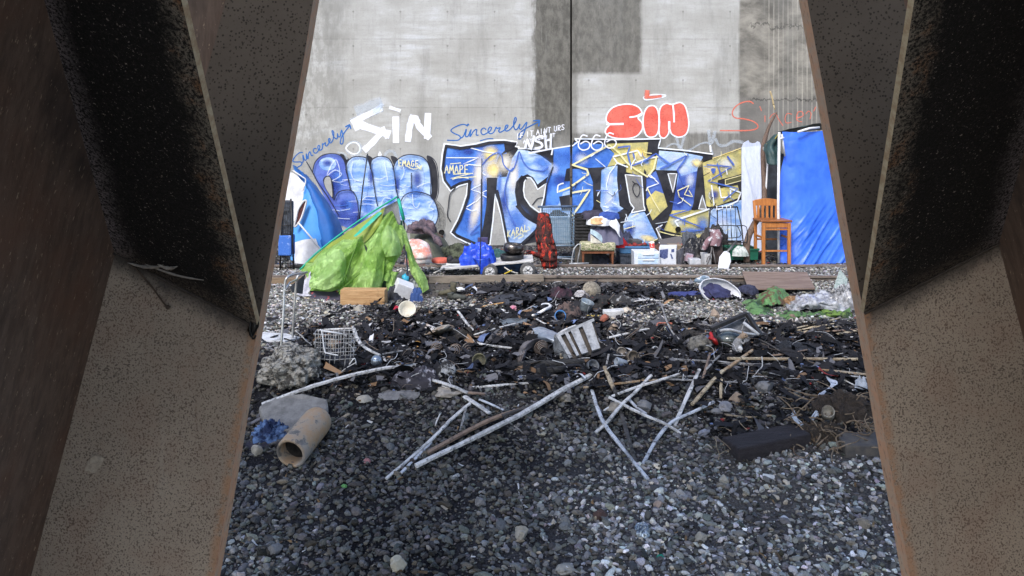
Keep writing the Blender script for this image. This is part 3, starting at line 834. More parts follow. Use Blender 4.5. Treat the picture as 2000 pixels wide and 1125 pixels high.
BLUL = paint('blue_pale', (0.15, 0.31, 0.70), (0.52, 0.67, 0.90), scale=2.6, worn=0.15, stretch=(0.7, 1, 1.6))
BLUSOFT = paint('blue_soft', (0.055, 0.17, 0.62), (0.10, 0.26, 0.74), soft=0.95, worn=0.12, alpha=0.7)
BLUDS = paint('blue_deep_soft', (0.02, 0.05, 0.30), (0.04, 0.08, 0.40), soft=0.9, alpha=0.75)
INK = paint('blue_marker', (0.012, 0.10, 0.36), (0.02, 0.14, 0.46), soft=0.3, worn=0.05)
BLULINE = paint('blue_line', (0.05, 0.10, 0.42), (0.08, 0.17, 0.55), soft=0.45, worn=0.1)
YEL = paint('yellow_spray', (0.66, 0.58, 0.20), (0.40, 0.38, 0.18), scale=3.5, worn=0.25)
YELS = paint('yellow_soft', (0.80, 0.62, 0.14), (0.85, 0.75, 0.45), soft=0.9, worn=0.15)
CREAM = paint('cream_soft', (0.85, 0.78, 0.62), (0.88, 0.86, 0.82), soft=0.95, worn=0.1, alpha=0.8)
YELL = paint('yellow_line', (0.80, 0.74, 0.34), (0.74, 0.70, 0.45), soft=0.35, worn=0.12)
GREY = paint('grey_inset', (0.20, 0.20, 0.20), (0.27, 0.27, 0.265), soft=0.05, worn=0.25)
GREYL = paint('grey_inset_light', (0.33, 0.335, 0.33), (0.40, 0.40, 0.39), soft=0.05, worn=0.2)
RED = paint('red_spray', (0.66, 0.10, 0.075), (0.72, 0.16, 0.12), soft=0.06, worn=0.3)
PINK = paint('pink_thin', (0.80, 0.20, 0.14), alpha=0.8, soft=0.7, worn=0.3)
PURP = paint('violet_spray', (0.07, 0.11, 0.46), (0.14, 0.22, 0.62), scale=2.0, worn=0.2)
# --- hand lettering used by the small tags
GL = {'A': [[(0, 10), (4, 0), (8, 10)], [(1.5, 6), (7, 6)]], 'M': [[(0, 10), (1, 0), (4, 7), (7, 0), (8, 10)]], 'P': [[(1, 10), (1, 0), (6, 0.5), (7, 3), (5, 5), (1, 5.5)]],
      'E': [[(7, 0), (1, 0), (1, 10), (7, 10)], [(1, 5), (6, 5)]], 'G': [[(7, 2), (4, 0), (1, 3), (1, 8), (4, 10), (7, 8), (7, 5.5), (4.5, 5.5)]], 'K': [[(1, 0), (1, 10)], [(7, 0), (1, 6), (7, 10)]],
      'R': [[(1, 10), (1, 0), (6, 0.5), (7, 3), (5, 5), (1, 5.5), (7, 10)]], 'L': [[(1, 0), (1, 10), (7, 10)]], 'I': [[(3, 0), (3, 10)]], 'F': [[(7, 0), (1, 0), (1, 10)], [(1, 5), (6, 5)]],
      'T': [[(0, 0), (8, 0)], [(4, 0), (4, 10)]], 'N': [[(0, 10), (1, 0), (7, 10), (8, 0)]], 'U': [[(1, 0), (1, 8), (4, 10), (7, 8), (7, 0)]], 'S': [[(7, 1), (4, 0), (1, 2), (2, 4.5), (6, 5.5), (7, 8), (4, 10), (0, 9)]],
      'H': [[(1, 0), (1, 10)], [(7, 0), (7, 10)], [(1, 5), (7, 5)]], 'O': [[(4, 0), (1, 3), (1, 7), (4, 10), (7, 7), (7, 3), (4, 0)]], 'Y': [[(0, 0), (4, 5), (8, 0)], [(4, 5), (4, 10)]], 'W': [[(0, 0), (2, 10), (4, 4), (6, 10), (8, 0)]]}
def word(film, txt, x, y, h, adv, w, slope=0.0, m=0, lean=0.0):
    for i, ch in enumerate(txt):
        if ch == ' ': x += adv * 0.6; y += slope * adv * 0.6; continue
        for pl in GL[ch]:
            film.stroke([(x + px * adv * 0.095 + lean * (10 - py) * h / 100, y + py * h / 10) for px, py in pl], w, m, 0)
        x += adv; y += slope * adv
# --- blue script, twice, each with an arrow
SC = [[(913, 246), (906, 243), (896, 245), (884, 251), (881, 256), (888, 261), (897, 265), (899, 270), (893, 274), (874, 274)],
      [(899, 270), (905, 266), (911, 252), (909, 265), (914, 266), (920, 253), (918, 267), (925, 256), (931, 253), (930, 263), (934, 264)], [(949, 253), (945, 250), (940, 254), (940, 260), (944, 263), (949, 261), (957, 256), (960, 249.5), (956, 248.6), (953, 256), (957, 261), (964, 258.5), (969, 248.6), (971, 251), (977, 249.5), (974, 256), (978, 258), (989, 251), (992, 245), (988.5, 245), (986, 252), (989.5, 256), (998, 251), (1007, 238), (1008, 230.6), (1005, 231.5), (1003, 245), (1006.5, 253), (1011, 251), (1015.5, 242), (1014, 250), (1018, 252), (1025, 243), (1029, 239.6), (1023.6, 259), (1016, 271), (1011, 268), (1018, 257.6), (1031, 248.6), (1054, 237)],
      [(1042, 236), (1054, 235), (1052, 246)], [(912, 245), (915, 243)]]
f = Film()
for p in SC[:2]: f.stroke(p, 2.7, 0, 5)
f.stroke(SC[2], 2.7, 0, 5); f.stroke(SC[3], 3.2, 0, 0); f.stroke(SC[4], 4.2, 0, 2); f.stroke([(938, 275), (952, 271), (963, 271)], 2.2, 0, 4)
graf('script_tag', f, [INK], 'blue handwritten Sincerely with an arrow, beside the dark strip')
f = Film()
def _sim(p):
    a_ = math.radians(-26.4); dx, dy = (p[0] - 874) * 0.757, (p[1] - 274) * 0.757
    return (574 + dx * math.cos(a_) - dy * math.sin(a_), 330 + dx * math.sin(a_) + dy * math.cos(a_))
S1 = [[_sim(p) for p in q_] for q_ in SC]
for p in S1[:2]: f.stroke(p, 2.5, 0, 5)
f.stroke(S1[2], 2.5, 0, 5); f.stroke(S1[3], 3.0, 0, 0)
graf('script_tag', f, [INK], 'blue handwritten Sincerely climbing to an arrow at the left edge')
# --- white block letters SiN
f = Film()
f.stroke([(744, 214), (716, 226), (688, 236)], 15, 1, 4); f.stroke([(742, 212), (722, 222), (702, 232), (690, 239)], 13, 0, 3)
f.stroke([(692, 236), (699, 250)], 15, 0, 0); f.stroke([(702, 243), (728, 252), (758, 262)], 17, 0, 3); f.stroke([(748, 250), (756, 268)], 9, 0, 0)
f.stroke([(742, 262), (726, 280), (713, 292)], 13, 0, 3); f.stroke([(722, 222), (738, 214), (745, 205)], 14, 1, 3)
f.stroke([(762, 210), (781, 216)], 7, 0, 0); f.stroke([(773, 231), (773.5, 276)], 14, 0, 0)
f.stroke([(797, 274), (801, 244), (806, 228)], 13, 0, 3); f.stroke([(804, 232), (812, 231), (818, 246), (832, 262), (838, 268)], 13, 0, 4); f.stroke([(836, 224), (834, 268)], 13, 0, 0)
f.stroke([(700, 215), (740, 200)], 26, 2, 0)
graf('block_lettering', f, [W_, WSOFT, WFAINT], 'white brushed letters SiN')
# --- red bubble letters
f = Film()
SB = [(1254, 223), (1249, 211), (1235, 204), (1215, 204), (1197, 210), (1186, 222), (1184, 236), (1190, 243), (1183, 253), (1184, 262), (1198, 269), (1222, 271), (1243, 266), (1254, 253), (1254, 240), (1246, 230)]
IB = [(1256, 243), (1258, 221), (1266, 208), (1278, 207), (1285, 217), (1288, 240), (1284, 261), (1274, 268), (1262, 264)]
NB = [(1287, 240), (1289, 212), (1300, 202), (1311, 204), (1317, 203), (1328, 200), (1338, 207), (1344, 228), (1345, 248), (1339, 263), (1325, 268), (1312, 262), (1308, 252), (1305, 262), (1297, 270), (1288, 264)]
for b_ in (SB, IB, NB): f.fill(b_, 4, 0)
for b_ in (SB, IB, NB): f.stroke(b_, 3.2, 1, 4, True)
f.stroke([(1230, 229), (1243, 227), (1254, 221)], 4.0, 1, 3); f.stroke([(1185, 243), (1217, 242)], 4.5, 1, 2); f.stroke([(1314, 204), (1316, 222), (1316.5, 238)], 4, 1, 3); f.stroke([(1307, 238), (1307, 252)], 5, 1, 2)
f.stroke([(1258, 189), (1276, 185), (1300, 186), (1290, 191), (1262, 195)], 3, 1, 4, True); f.stroke([(1266, 184), (1268, 190), (1290, 188)], 9, 2, 3); f.stroke([(1264, 179), (1262, 190)], 12, 2, 0)
graf('bubble_lettering', f, [RED, WL, PINK], 'red bubble letters SIN outlined in white')
# --- thin pink Sincer
f = Film()
f.stroke([(1471, 202), (1463, 198), (1448, 201), (1435, 210), (1430, 222), (1436, 230), (1452, 232), (1471, 237), (1480, 245), (1476, 252), (1456, 255), (1407, 255)], 3.6, 0, 5)
for p in ([(1484, 208), (1487, 216)], [(1494, 226), (1494, 238)], [(1503, 231), (1508, 224), (1515, 222), (1520, 232), (1529, 245)], [(1546, 223), (1537, 222), (1533, 232), (1536, 240), (1545, 239)], [(1556, 231), (1568, 226), (1566, 218), (1558, 220), (1556, 234), (1566, 238)], [(1574, 222), (1579, 217), (1584, 222), (1582, 232)], [(1589, 217), (1593, 209)]):
    f.stroke(p, 2.4, 0, 4)
graf('thin_lettering', f, [PINK], 'thin pink handwritten Sincer above the tarp shelter')
# --- small white tags
f = Film(0.10)
for x0 in (1129, 1154, 1180):
    dy = 0 if x0 < 1170 else -4
    f.stroke([(x0 + 17, 266 + dy), (x0 + 8, 264 + dy), (x0 + 2, 274 + dy), (x0, 286 + dy), (x0 + 8, 293 + dy), (x0 + 19, 290 + dy), (x0 + 22, 281 + dy), (x0 + 14, 276 + dy), (x0 + 4, 281 + dy)], 2.6, 0, 4)
graf('number_tag', f, [W_], 'white number 666 beside the wall joint')
f = Film(0.06)
f.stroke([(1026, 288), (1029, 272), (1037, 292), (1043, 266)], 5, 0, 0); f.stroke([(1059, 266), (1050, 268), (1046, 275), (1056, 279), (1058, 287), (1045, 290)], 5, 0, 3)
f.stroke([(1063, 258), (1067, 290)], 4.5, 0, 0); f.stroke([(1076, 262), (1075, 290)], 4.5, 0, 0); f.stroke([(1065, 275), (1076, 272)], 4, 0, 0)
f.stroke([(1033, 299), (1079, 290)], 3.5, 0, 0); f.stroke([(1079, 290), (1077, 302)], 3, 0, 0)
word(f, 'IF IT AINT URS', 1009, 261, 10, 7.4, 1.6, -0.20, 0)
word(f, 'ANY TOWN IT', 1022, 273, 7, 6.2, 1.3, -0.22, 0)
graf('white_tag', f, [W_], 'white scrawled letters NSH under a scratched line')
# --- bubble throw-up at the left
f = Film(0.002)
f.fill([(833, 306), (842, 307), (851, 322), (855, 345), (855, 372), (850, 390), (838, 392), (838, 330)], 4, 2)
f.stroke([(835, 304), (845, 309), (853, 322), (857, 350), (856, 378), (851, 392)], 2, 4, 4)
f.stroke([(846, 395), (858, 405), (864, 425), (862, 445), (852, 462)], 14, 6, 4)
f.stroke([(852, 392), (864, 408), (870, 425), (867, 447), (861, 458)], 2, 1, 4)
f.fill([(664, 300), (678, 306), (684, 318), (676, 330), (668, 318)], 3, 2); f.fill([(716, 304), (727, 308), (730, 318), (722, 328)], 3, 2); f.fill([(763, 305), (775, 308), (776, 318), (770, 322)], 3, 2)
A1 = [(612, 335), (616, 318), (628, 305), (646, 300), (664, 303), (674, 316), (679, 340), (686, 372), (692, 430), (664, 440), (645, 410), (628, 372), (617, 352)]
f.fill(A1, 4, 3)
f.fill([(640, 440), (680, 372), (692, 372), (720, 440)], 0, 3)
f.fill([(677, 332), (680, 316), (690, 307), (705, 306), (717, 310), (725, 330), (731, 370), (738, 440), (706, 445), (692, 400), (684, 370)], 4, 0)
f.fill([(725, 322), (732, 310), (745, 306), (757, 309), (767, 322), (772, 350), (778, 385), (790, 440), (742, 445), (733, 380)], 4, 0)
f.fill([(769, 328), (776, 314), (789, 304), (806, 302), (824, 306), (836, 320), (842, 346), (842, 385), (830, 405), (785, 430), (775, 380)], 4, 0)
f.fill([(655, 385), (662, 375), (675, 371), (688, 373), (697, 385), (701, 410), (702, 440), (672, 442), (660, 405)], 4, 3)
f.fill([(782, 405), (790, 385), (804, 376), (822, 376), (842, 384), (853, 402), (856, 422), (850, 440), (840, 456), (820, 445), (795, 440)], 4, 0)
for (x, y, rx, ry, m) in ((640, 320, 18, 14, 8), (660, 350, 20, 30, 9), (705, 355, 16, 50, 8), (755, 355, 14, 46, 8), (805, 350, 26, 40, 8), (680, 400, 20, 18, 9), (820, 415, 30, 26, 8), (720, 400, 16, 30, 9), (765, 395, 12, 26, 9), (800, 322, 26, 16, 9), (812, 375, 26, 14, 9)):
    f.glow(x, y, rx, ry, m)
for (x, y, rx, ry) in ((640, 318, 14, 10), (655, 365, 14, 26), (668, 425, 24, 22), (672, 400, 12, 12), (700, 430, 30, 18), (725, 345, 8, 26), (776, 360, 7, 30), (815, 350, 14, 24), (830, 430, 14, 12), (760, 430, 30, 16)):
    f.glow(x, y, rx, ry, 10)
rr = random.Random(3)
for i in range(46):
    x = rr.uniform(645, 800); y = rr.uniform(348, 432); L = rr.uniform(12, 40)
    f.stroke([(x, y), (x + L * 0.5, y + rr.uniform(-3, 3)), (x + L, y + rr.uniform(-4, 4))], rr.uniform(1.2, 3.0), 5 if rr.random() < 0.7 else 9, 2)
for p in ([(640, 340), (648, 322), (657, 312), (664, 330), (664, 345)], [(638, 345), (655, 332), (668, 340), (655, 350), (640, 356)], [(690, 315), (686, 335), (692, 350), (702, 352)], [(752, 315), (754, 330), (758, 352)], [(786, 318), (790, 335), (784, 350)], [(806, 380), (808, 400), (815, 405), (820, 396)], [(835, 395), (846, 392), (838, 404), (848, 408), (836, 412)], [(705, 395), (715, 384), (730, 384)], [(745, 398), (752, 386), (764, 388)], [(815, 365), (830, 358), (842, 356)]):
    f.stroke(p, 3.2, 5, 4)
f.fill([(632, 352), (637, 344), (645, 344), (650, 355), (652, 372), (652, 388), (645, 380), (637, 368)], 4, 2)
f.fill([(634, 354), (638, 346), (645, 346), (648, 357), (650, 384), (643, 376), (637, 366)], 4, 7)
for p in (A1[:8], [(600, 316), (612, 337), (622, 356), (640, 382), (652, 402), (662, 420)], [(677, 332), (679, 317), (690, 307), (705, 306), (717, 309), (724, 318)], [(724, 330), (727, 313), (738, 306), (752, 306), (763, 313), (770, 334), (775, 372), (782, 396)], [(717, 304), (727, 336), (733, 375), (738, 402)], [(768, 330), (775, 314), (789, 304), (806, 302), (826, 307), (838, 322), (842, 352), (842, 382), (848, 390)], [(654, 390), (661, 376), (675, 371), (689, 373), (697, 386), (701, 410), (699, 432)], [(782, 396), (790, 382), (805, 375), (825, 376), (843, 384), (853, 402), (856, 423), (849, 442), (841, 456)], [(676, 330), (682, 352), (686, 372)], [(804, 338), (804, 368)]):
    f.stroke(p, 2.6, 4, 5)
graf('bubble_piece', f, [BLUL, GREY, BLK, PURP, BLKL, WSOFT, paint('speckle_shadow', (0.12, 0.12, 0.12), (0.30, 0.30, 0.28), alpha=0.7, worn=0.6, scale=20), GREYL, BLUL, BLUSOFT, BLUDS], 'blue bubble letters outlined in black behind the green tent')
f = Film(0.055)
word(f, 'EMAGE', 779, 312, 12, 8.2, 2.0, 0.05, 0); f.stroke([(795, 324), (808, 330), (822, 326), (820, 322)], 1.8, 0, 3); f.stroke([(815, 322), (822, 331), (825, 322)], 2, 0, 0)
graf('yellow_tag', f, [YELL], 'small yellow tag EMAGE on the pale bubble letters')
# faint rings above
f = Film(0.002)
f.stroke([(676, 290), (682, 279), (695, 277), (705, 285), (705, 296), (694, 301), (681, 299)], 6, 0, 5, True); f.stroke([(676, 290), (684, 280), (696, 279), (703, 288), (700, 298), (688, 300)], 3, 1, 5, True)
f.stroke([(740, 308), (742, 297), (744, 308)], 5, 1, 2); f.stroke([(752, 303), (758, 296), (768, 296), (774, 306)], 8, 0, 4); f.stroke([(660, 298), (672, 300), (678, 310)], 6, 0, 3); f.stroke([(688, 306), (700, 303), (714, 306)], 4, 0, 3)
f.stroke([(1299, 292), (1306, 284), (1318, 281), (1330, 288), (1338, 296), (1352, 290), (1368, 281), (1384, 280), (1392, 300)], 5, 0, 5); f.stroke([(1322, 271), (1328, 291), (1336, 268)], 8, 0, 3); f.stroke([(1384, 256), (1388, 282), (1396, 258)], 9, 0, 3); f.stroke([(1398, 272), (1404, 283), (1418, 284), (1432, 276), (1450, 278)], 8, 0, 4); f.stroke([(1387, 285), (1388, 296)], 4, 1, 0)
graf('faint_loops', f, [WFAINT, WL], 'faint white spray loops and rings')
# --- the big blue, black and yellow piece: letter T and the heart-shaped letter
f = Film(0.002)
f.fill([(868, 280), (900, 284), (928, 280), (956, 273), (985, 272), (1010, 276), (1008, 286), (1020, 290), (1054, 292), (1078, 291), (1081, 305), (1081, 322), (1070, 352), (1062, 400), (1062, 470), (1020, 478), (990, 480), (958, 480), (932, 482), (905, 474), (886, 462), (880, 452), (895, 425), (906, 398), (914, 360), (896, 362), (880, 373), (866, 352), (862, 330)], 0, 0)   # black ground
f.fill([(873, 287), (900, 291), (930, 286), (958, 280), (984, 279), (986, 292), (990, 300), (975, 303), (960, 345), (952, 347), (925, 353), (896, 357), (881, 367), (871, 350), (867, 328)], 0, 1)     # T bar
f.fill([(922, 353), (950, 347), (952, 400), (944, 440), (936, 476), (915, 468), (891, 457), (886, 452), (902, 420), (913, 385)], 0, 1)       # T stem left
f.fill([(966, 347), (990, 345), (1000, 310), (1012, 292), (1030, 294), (1055, 303), (1078, 320), (1070, 345), (1050, 360), (1041, 346), (1030, 340), (1016, 346), (1008, 362), (1007, 385), (1010, 402), (1022, 420), (1050, 440), (1048, 449), (1019, 475), (1000, 474), (988, 470), (978, 410), (970, 376)], 0, 2)   # second letter body
for (x, y, rx, ry, m, r) in ((960, 330, 24, 40, 5, 0.1), (935, 340, 16, 60, 5, 0.1), (930, 410, 14, 60, 5, 0.25), (958, 300, 22, 22, 4, 0), (965, 332, 20, 20, 4, 0), (986, 318, 22, 28, 5, 0.3), (1003, 345, 14, 50, 5, 0.1), (1010, 430, 34, 36, 3, 0), (895, 310, 26, 20, 3, 0), (890, 345, 22, 18, 3, 0), (1058, 318, 22, 16, 3, 0.3), (1066, 335, 16, 14, 3, 0), (905, 440, 16, 22, 3, 0.2), (985, 395, 12, 40, 6, 0), (915, 296, 16, 10, 6, 0), (975, 360, 8, 40, 3, 0.05)):
    f.glow(x, y, rx, ry, m, rot=r)
f.fill([(951, 347), (971, 347), (968, 400), (962, 440), (956, 476), (939, 470), (944, 440), (950, 400)], 0, 0)
f.fill([(985, 279), (1008, 279), (1008, 287), (993, 295), (976, 304), (986, 294)], 0, 0)
f.fill([(967, 378), (989, 479), (957, 479)], 0, 7)
f.fill([(1029, 348), (1024, 358), (1023, 372), (1026, 386), (1034, 402), (1046, 412), (1056, 416), (1060, 398), (1066, 360), (1050, 370), (1040, 352), (1035, 347)], 3, 7)
f.stroke([(1012, 402), (1025, 418), (1040, 428), (1052, 434)], 10, 0, 3)
for p, w in (([(868, 281), (900, 285), (928, 281), (956, 274.5), (985, 273.5), (1010, 277.5), (1007, 286), (1014, 287), (1012, 290), (1022, 290)], 3.6), ([(868, 281), (864, 300), (861, 330), (866, 354), (880, 373), (897, 363), (914, 358), (911, 380), (903, 405), (894, 428), (880, 454), (890, 463), (912, 474), (935, 483)], 3.4), ([(939, 478), (957, 478), (963, 430), (967.5, 379), (978, 420), (989.5, 478)], 3.0), ([(1020, 290), (1054, 292)], 2.4), ([(1029, 347), (1024, 356), (1022.5, 372), (1025, 386), (1036, 402), (1055, 416)], 2.8), ([(1029, 347), (1036, 347), (1043, 356), (1050, 370), (1067, 358), (1062, 385), (1057, 405), (1055, 418)], 2.8), ([(989.5, 479), (1016, 480), (1048, 450)], 2.6)):
    f.stroke(p, w, 8, 0)
for p, w in (([(872, 308), (935, 308), (905, 320), (942, 324), (940, 336), (948, 342)], 2.0), ([(940, 360), (920, 370), (945, 378), (930, 394)], 2.0), ([(950, 372), (938, 378), (950, 385)], 1.8), ([(912, 404), (928, 394)], 2.0), ([(911, 407), (922, 412), (930, 410)], 2.2), ([(920, 289), (945, 296), (970, 300)], 2.2)):
    f.stroke(p, w, 8, 0)
for p, w in (([(941, 323), (956, 306), (972, 298), (980, 304), (984, 322), (1000, 334), (1010, 310), (1014, 296), (1022, 316), (1036, 330), (1060, 334), (1070, 326)], 3.0), ([(996, 334), (990, 352), (986, 372), (988, 396), (996, 420), (1006, 440)], 3.2), ([(996, 334), (1002, 328)], 3), ([(935, 452), (918, 458), (940, 436)], 2.4)):
    f.stroke(p, w, 9, 3)
for p, w in (([(872, 285), (900, 289.5), (930, 285), (957, 279), (984, 277.5), (1007, 281)], 6), ([(872, 285), (868, 302), (865, 330), (869, 352), (880.5, 367), (897, 358), (918, 353)], 5), ([(917, 354), (915, 382), (907, 406), (898, 430), (885.5, 453), (893, 460), (914, 469), (934, 478)], 5.5), ([(1020, 476), (1047, 450), (1052, 440)], 6), ([(971, 372), (980, 412), (992, 474), (1014, 477)], 5), ([(1063, 402), (1068, 360), (1080, 326)], 3), ([(1028, 349), (1019, 344), (1010, 356), (1007, 374), (1012, 398)], 4)):
    f.stroke(p, w, 0, 0)
f.stroke([(941, 310), (941, 402), (940, 470)], 1.6, 0, 0); f.stroke([(876, 402), (879, 380), (890, 366)], 2.2, 0, 4); f.stroke([(876, 402), (874, 420), (880, 432)], 2.2, 0, 4)
f.stroke([(1040, 400), (1050, 388), (1060, 386)], 2.2, 0, 3)
graf('mural_piece', f, [BLK, BLU, BLUL, BLUSOFT, YELS, CREAM, BLUDS, GREYL, WL, BLULINE], 'large blue and black mural letters, left of the joint')
f = Film(0.05)
word(f, 'AMAPE', 869, 322, 16, 9.6, 2.2, 0.02, 0); f.stroke([(886, 340), (924, 338), (880, 348), (930, 345)], 2, 0, 0); f.stroke([(884, 350), (900, 346), (915, 348)], 1.8, 0, 3); f.stroke([(880, 320), (900, 318)], 1.8, 0, 0)
graf('yellow_tag', f, [YELL], 'yellow tag AMAPE on the blue letter bar')
f = Film(0.05)
word(f, 'KARAL', 991, 449, 13, 8.2, 2.0, -0.3, 0, 0.2); f.stroke([(1003, 466), (1016, 456), (1022, 460), (1012, 465)], 1.8, 0, 3); f.stroke([(1020, 452), (1036, 448), (1031, 442)], 1.8, 0, 0)
graf('yellow_tag', f, [YELL], 'yellow tag KARAL low on the blue letter')
# --- mural, right of the joint (first stretch continues over the left panel)
f = Film(0.0025)
f.fill([(1081, 290), (1113, 285.5), (1113, 474), (1062, 474), (1062, 400), (1068, 352), (1081, 322)], 0, 1)
f.fill([(1054, 292), (1081, 287), (1081, 322)], 0, 0)
f.fill([(1058, 402), (1090, 400), (1100, 376), (1113, 372), (1113, 474), (1062, 474)], 0, 2)
f.fill([(1092, 384), (1113, 380), (1113, 412), (1097, 412)], 0, 0)
f.glow(1078, 330, 18, 16, 4); f.glow(1100, 310, 24, 20, 3); f.glow(1095, 352, 20, 16, 6); f.glow(1080, 440, 24, 30, 4)
f.fill([(1106, 330), (1113, 328), (1113, 354), (1102, 354)], 0, 0)
f.stroke([(1076, 291), (1113, 285)], 3, 5, 0)
f.stroke([(1092, 374), (1113, 366)], 4, 8, 0); f.stroke([(1100, 358), (1090, 362), (1089, 376)], 3, 5, 2)
graf('mural_piece', f, [BLK, BLU, BLUL, BLUSOFT, WSOFT, WL, BLUDS, GREY, YELL], 'pale blue mural patch behind the shopping cart')
f = Film(0.0025)
f.fill([(1118, 280), (1122, 272), (1200, 272), (1289, 271), (1286, 290), (1340, 294), (1391, 301), (1392, 310), (1449, 288), (1449, 474), (1300, 474), (1262, 482), (1200, 476), (1118, 474)], 0, 0)
f.fill([(1118, 290), (1122, 278), (1178, 282), (1200, 300), (1186, 326), (1150, 328), (1118, 322)], 0, 1)     # blue top
f.fill([(1118, 330), (1148, 329), (1158, 356), (1159, 402), (1156, 412), (1118, 418)], 0, 1)
f.fill([(1184, 281), (1266, 278), (1263, 302), (1282, 306), (1286, 326), (1258, 345), (1222, 336), (1222, 320), (1207, 321), (1186, 326), (1200, 300)], 0, 3)    # yellow upper
f.fill([(1174, 329), (1206, 323), (1205, 350), (1210, 402), (1218, 407), (1201, 418), (1180, 416), (1172, 402)], 0, 2)    # white-blue leg
f.fill([(1286, 294), (1340, 299), (1374, 306), (1368, 316), (1362, 330), (1352, 402), (1345, 402), (1318, 400), (1324, 333), (1281, 332), (1284, 312)], 0, 2)      # pale panel
f.fill([(1258, 345), (1281, 334), (1290, 358), (1303, 400), (1305, 402), (1274, 430), (1262, 392)], 0, 4)     # deep blue
f.fill([(1260, 392), (1280, 372), (1296, 378), (1305, 402), (1274, 431)], 0, 3)
f.fill([(1231, 416), (1258, 412), (1285, 466), (1264, 477), (1221, 468), (1217, 440)], 0, 2)
f.fill([(1318, 380), (1326, 345), (1362, 334), (1354, 402), (1350, 412), (1312, 411)], 0, 4)
f.fill([(1307, 411), (1384, 409), (1384, 462), (1360, 466), (1330, 458), (1295, 449)], 0, 3)
f.fill([(1372, 318), (1449, 291), (1449, 340), (1402, 352), (1401, 366), (1408, 367), (1449, 358), (1449, 384), (1400, 402), (1385, 404), (1379, 402)], 0, 3)
f.fill([(1384, 408), (1420, 398), (1449, 390), (1449, 470), (1384, 470)], 0, 2)
for (x, y, rx, ry, m, r) in ((1150, 300, 24, 20, 6, 0), (1136, 310, 18, 16, 7, 0), (1140, 385, 20, 28, 6, 0), (1190, 385, 18, 34, 8, 0), (1190, 350, 14, 24, 7, 0), (1245, 300, 24, 16, 12, 0), (1315, 310, 32, 18, 8, 0), (1335, 330, 24, 18, 8, 0), (1262, 315, 12, 10, 6, 0), (1330, 375, 20, 24, 9, 0), (1348, 352, 12, 20, 8, 0.1), (1250, 440, 24, 18, 8, 0.3), (1230, 450, 14, 20, 9, 0), (1265, 465, 22, 9, 12, 0.2), (1360, 318, 16, 12, 12, 0), (1390, 330, 22, 18, 12, 0), (1420, 320, 26, 18, 8, 0), (1372, 440, 18, 24, 6, 0), (1350, 450, 26, 10, 6, 0.1), (1325, 432, 22, 14, 8, 0), (1410, 440, 24, 26, 7, 0), (1200, 408, 18, 8, 6, 0.2), (1395, 380, 14, 14, 9, 0), (1440, 348, 12, 8, 9, 0)):
    f.glow(x, y, rx, ry, m, rot=r)
f.fill([(1151, 328), (1183, 328), (1174, 332), (1172, 402), (1180, 416), (1212, 418), (1232, 410), (1218, 425), (1190, 420), (1158, 414), (1159, 402), (1158, 352)], 0, 0)
f.fill([(1207, 321), (1223, 320), (1222, 337), (1256, 344), (1258, 330), (1262, 336), (1262, 402), (1275, 432), (1305, 402), (1312, 411), (1296, 449), (1288, 468), (1284, 462), (1260, 412), (1232, 414), (1212, 402), (1205, 352)], 0, 0)
f.fill([(1281, 332), (1324, 333), (1317, 380), (1312, 411), (1303, 402), (1291, 360)], 0, 0)
f.fill([(1362, 328), (1369, 330), (1380, 408), (1350, 410), (1354, 396)], 0, 0)
f.fill([(1267, 276), (1288, 276), (1286, 303), (1263, 302)], 0, 0); f.fill([(1372, 303), (1391, 304), (1390, 309), (1372, 315)], 0, 0)
f.fill([(1401, 354), (1449, 339), (1449, 359), (1404, 367)], 0, 0); f.fill([(1440, 360), (1449, 357), (1449, 386), (1446, 386)], 0, 0)
f.fill([(1416, 351), (1449, 342), (1449, 352), (1416, 361)], 0, 14); f.stroke([(1416, 351), (1449, 342)], 1.5, 11, 0); f.stroke([(1416, 361), (1449, 352)], 1.5, 11, 0); f.stroke([(1416, 351), (1416, 361)], 1.5, 11, 0)
f.fill([(1221, 341), (1253, 344), (1257, 402), (1259, 411), (1234, 415), (1239, 408), (1231, 402)], 0, 10); f.stroke([(1221, 341), (1253, 344), (1257, 402), (1260, 410), (1232, 415.5), (1238, 406), (1230, 395)], 2.6, 5, 0, True)
f.fill([(1304, 339), (1321, 339), (1314, 376)], 0, 10); f.stroke([(1304, 339), (1321, 339), (1314, 376)], 2.2, 5, 0, True)
f.fill([(1371, 381), (1379, 408), (1364, 408)], 0, 10); f.stroke([(1371, 381), (1379, 408), (1364, 408)], 2.2, 5, 0, True)
f.fill([(1293, 439), (1281, 447), (1286, 466), (1291, 470), (1288, 452)], 0, 10); f.stroke([(1293, 439), (1281, 446), (1292, 468), (1287, 474)], 2.4, 5, 0)
for p, w in (([(1118, 285), (1128, 277), (1122, 271), (1200, 272.5), (1240, 272), (1290, 271), (1285, 289), (1340, 294), (1391, 301)], 3.0), ([(1252, 305), (1245, 294), (1197, 306), (1205, 318), (1225, 326)], 3.2), ([(1205, 318), (1190, 338), (1184, 360), (1186, 374), (1198, 382), (1206, 370)], 1.8), ([(1240, 318), (1262, 310), (1285, 306)], 3), ([(1268, 340), (1286, 358), (1264, 366), (1262, 372)], 2.4), ([(1389, 362), (1394, 402)], 3), ([(1404, 365), (1408, 386), (1426, 384), (1426, 372)], 3), ([(1425, 368), (1446, 376), (1440, 392), (1420, 402), (1398, 410)], 3.4), ([(1325, 443), (1318, 432), (1330, 426), (1384, 408)], 4), ([(1163, 310), (1182, 326)], 1.6), ([(1235, 444), (1236, 430), (1212, 434)], 1.6)):
    f.stroke(p, w, 5, 0)
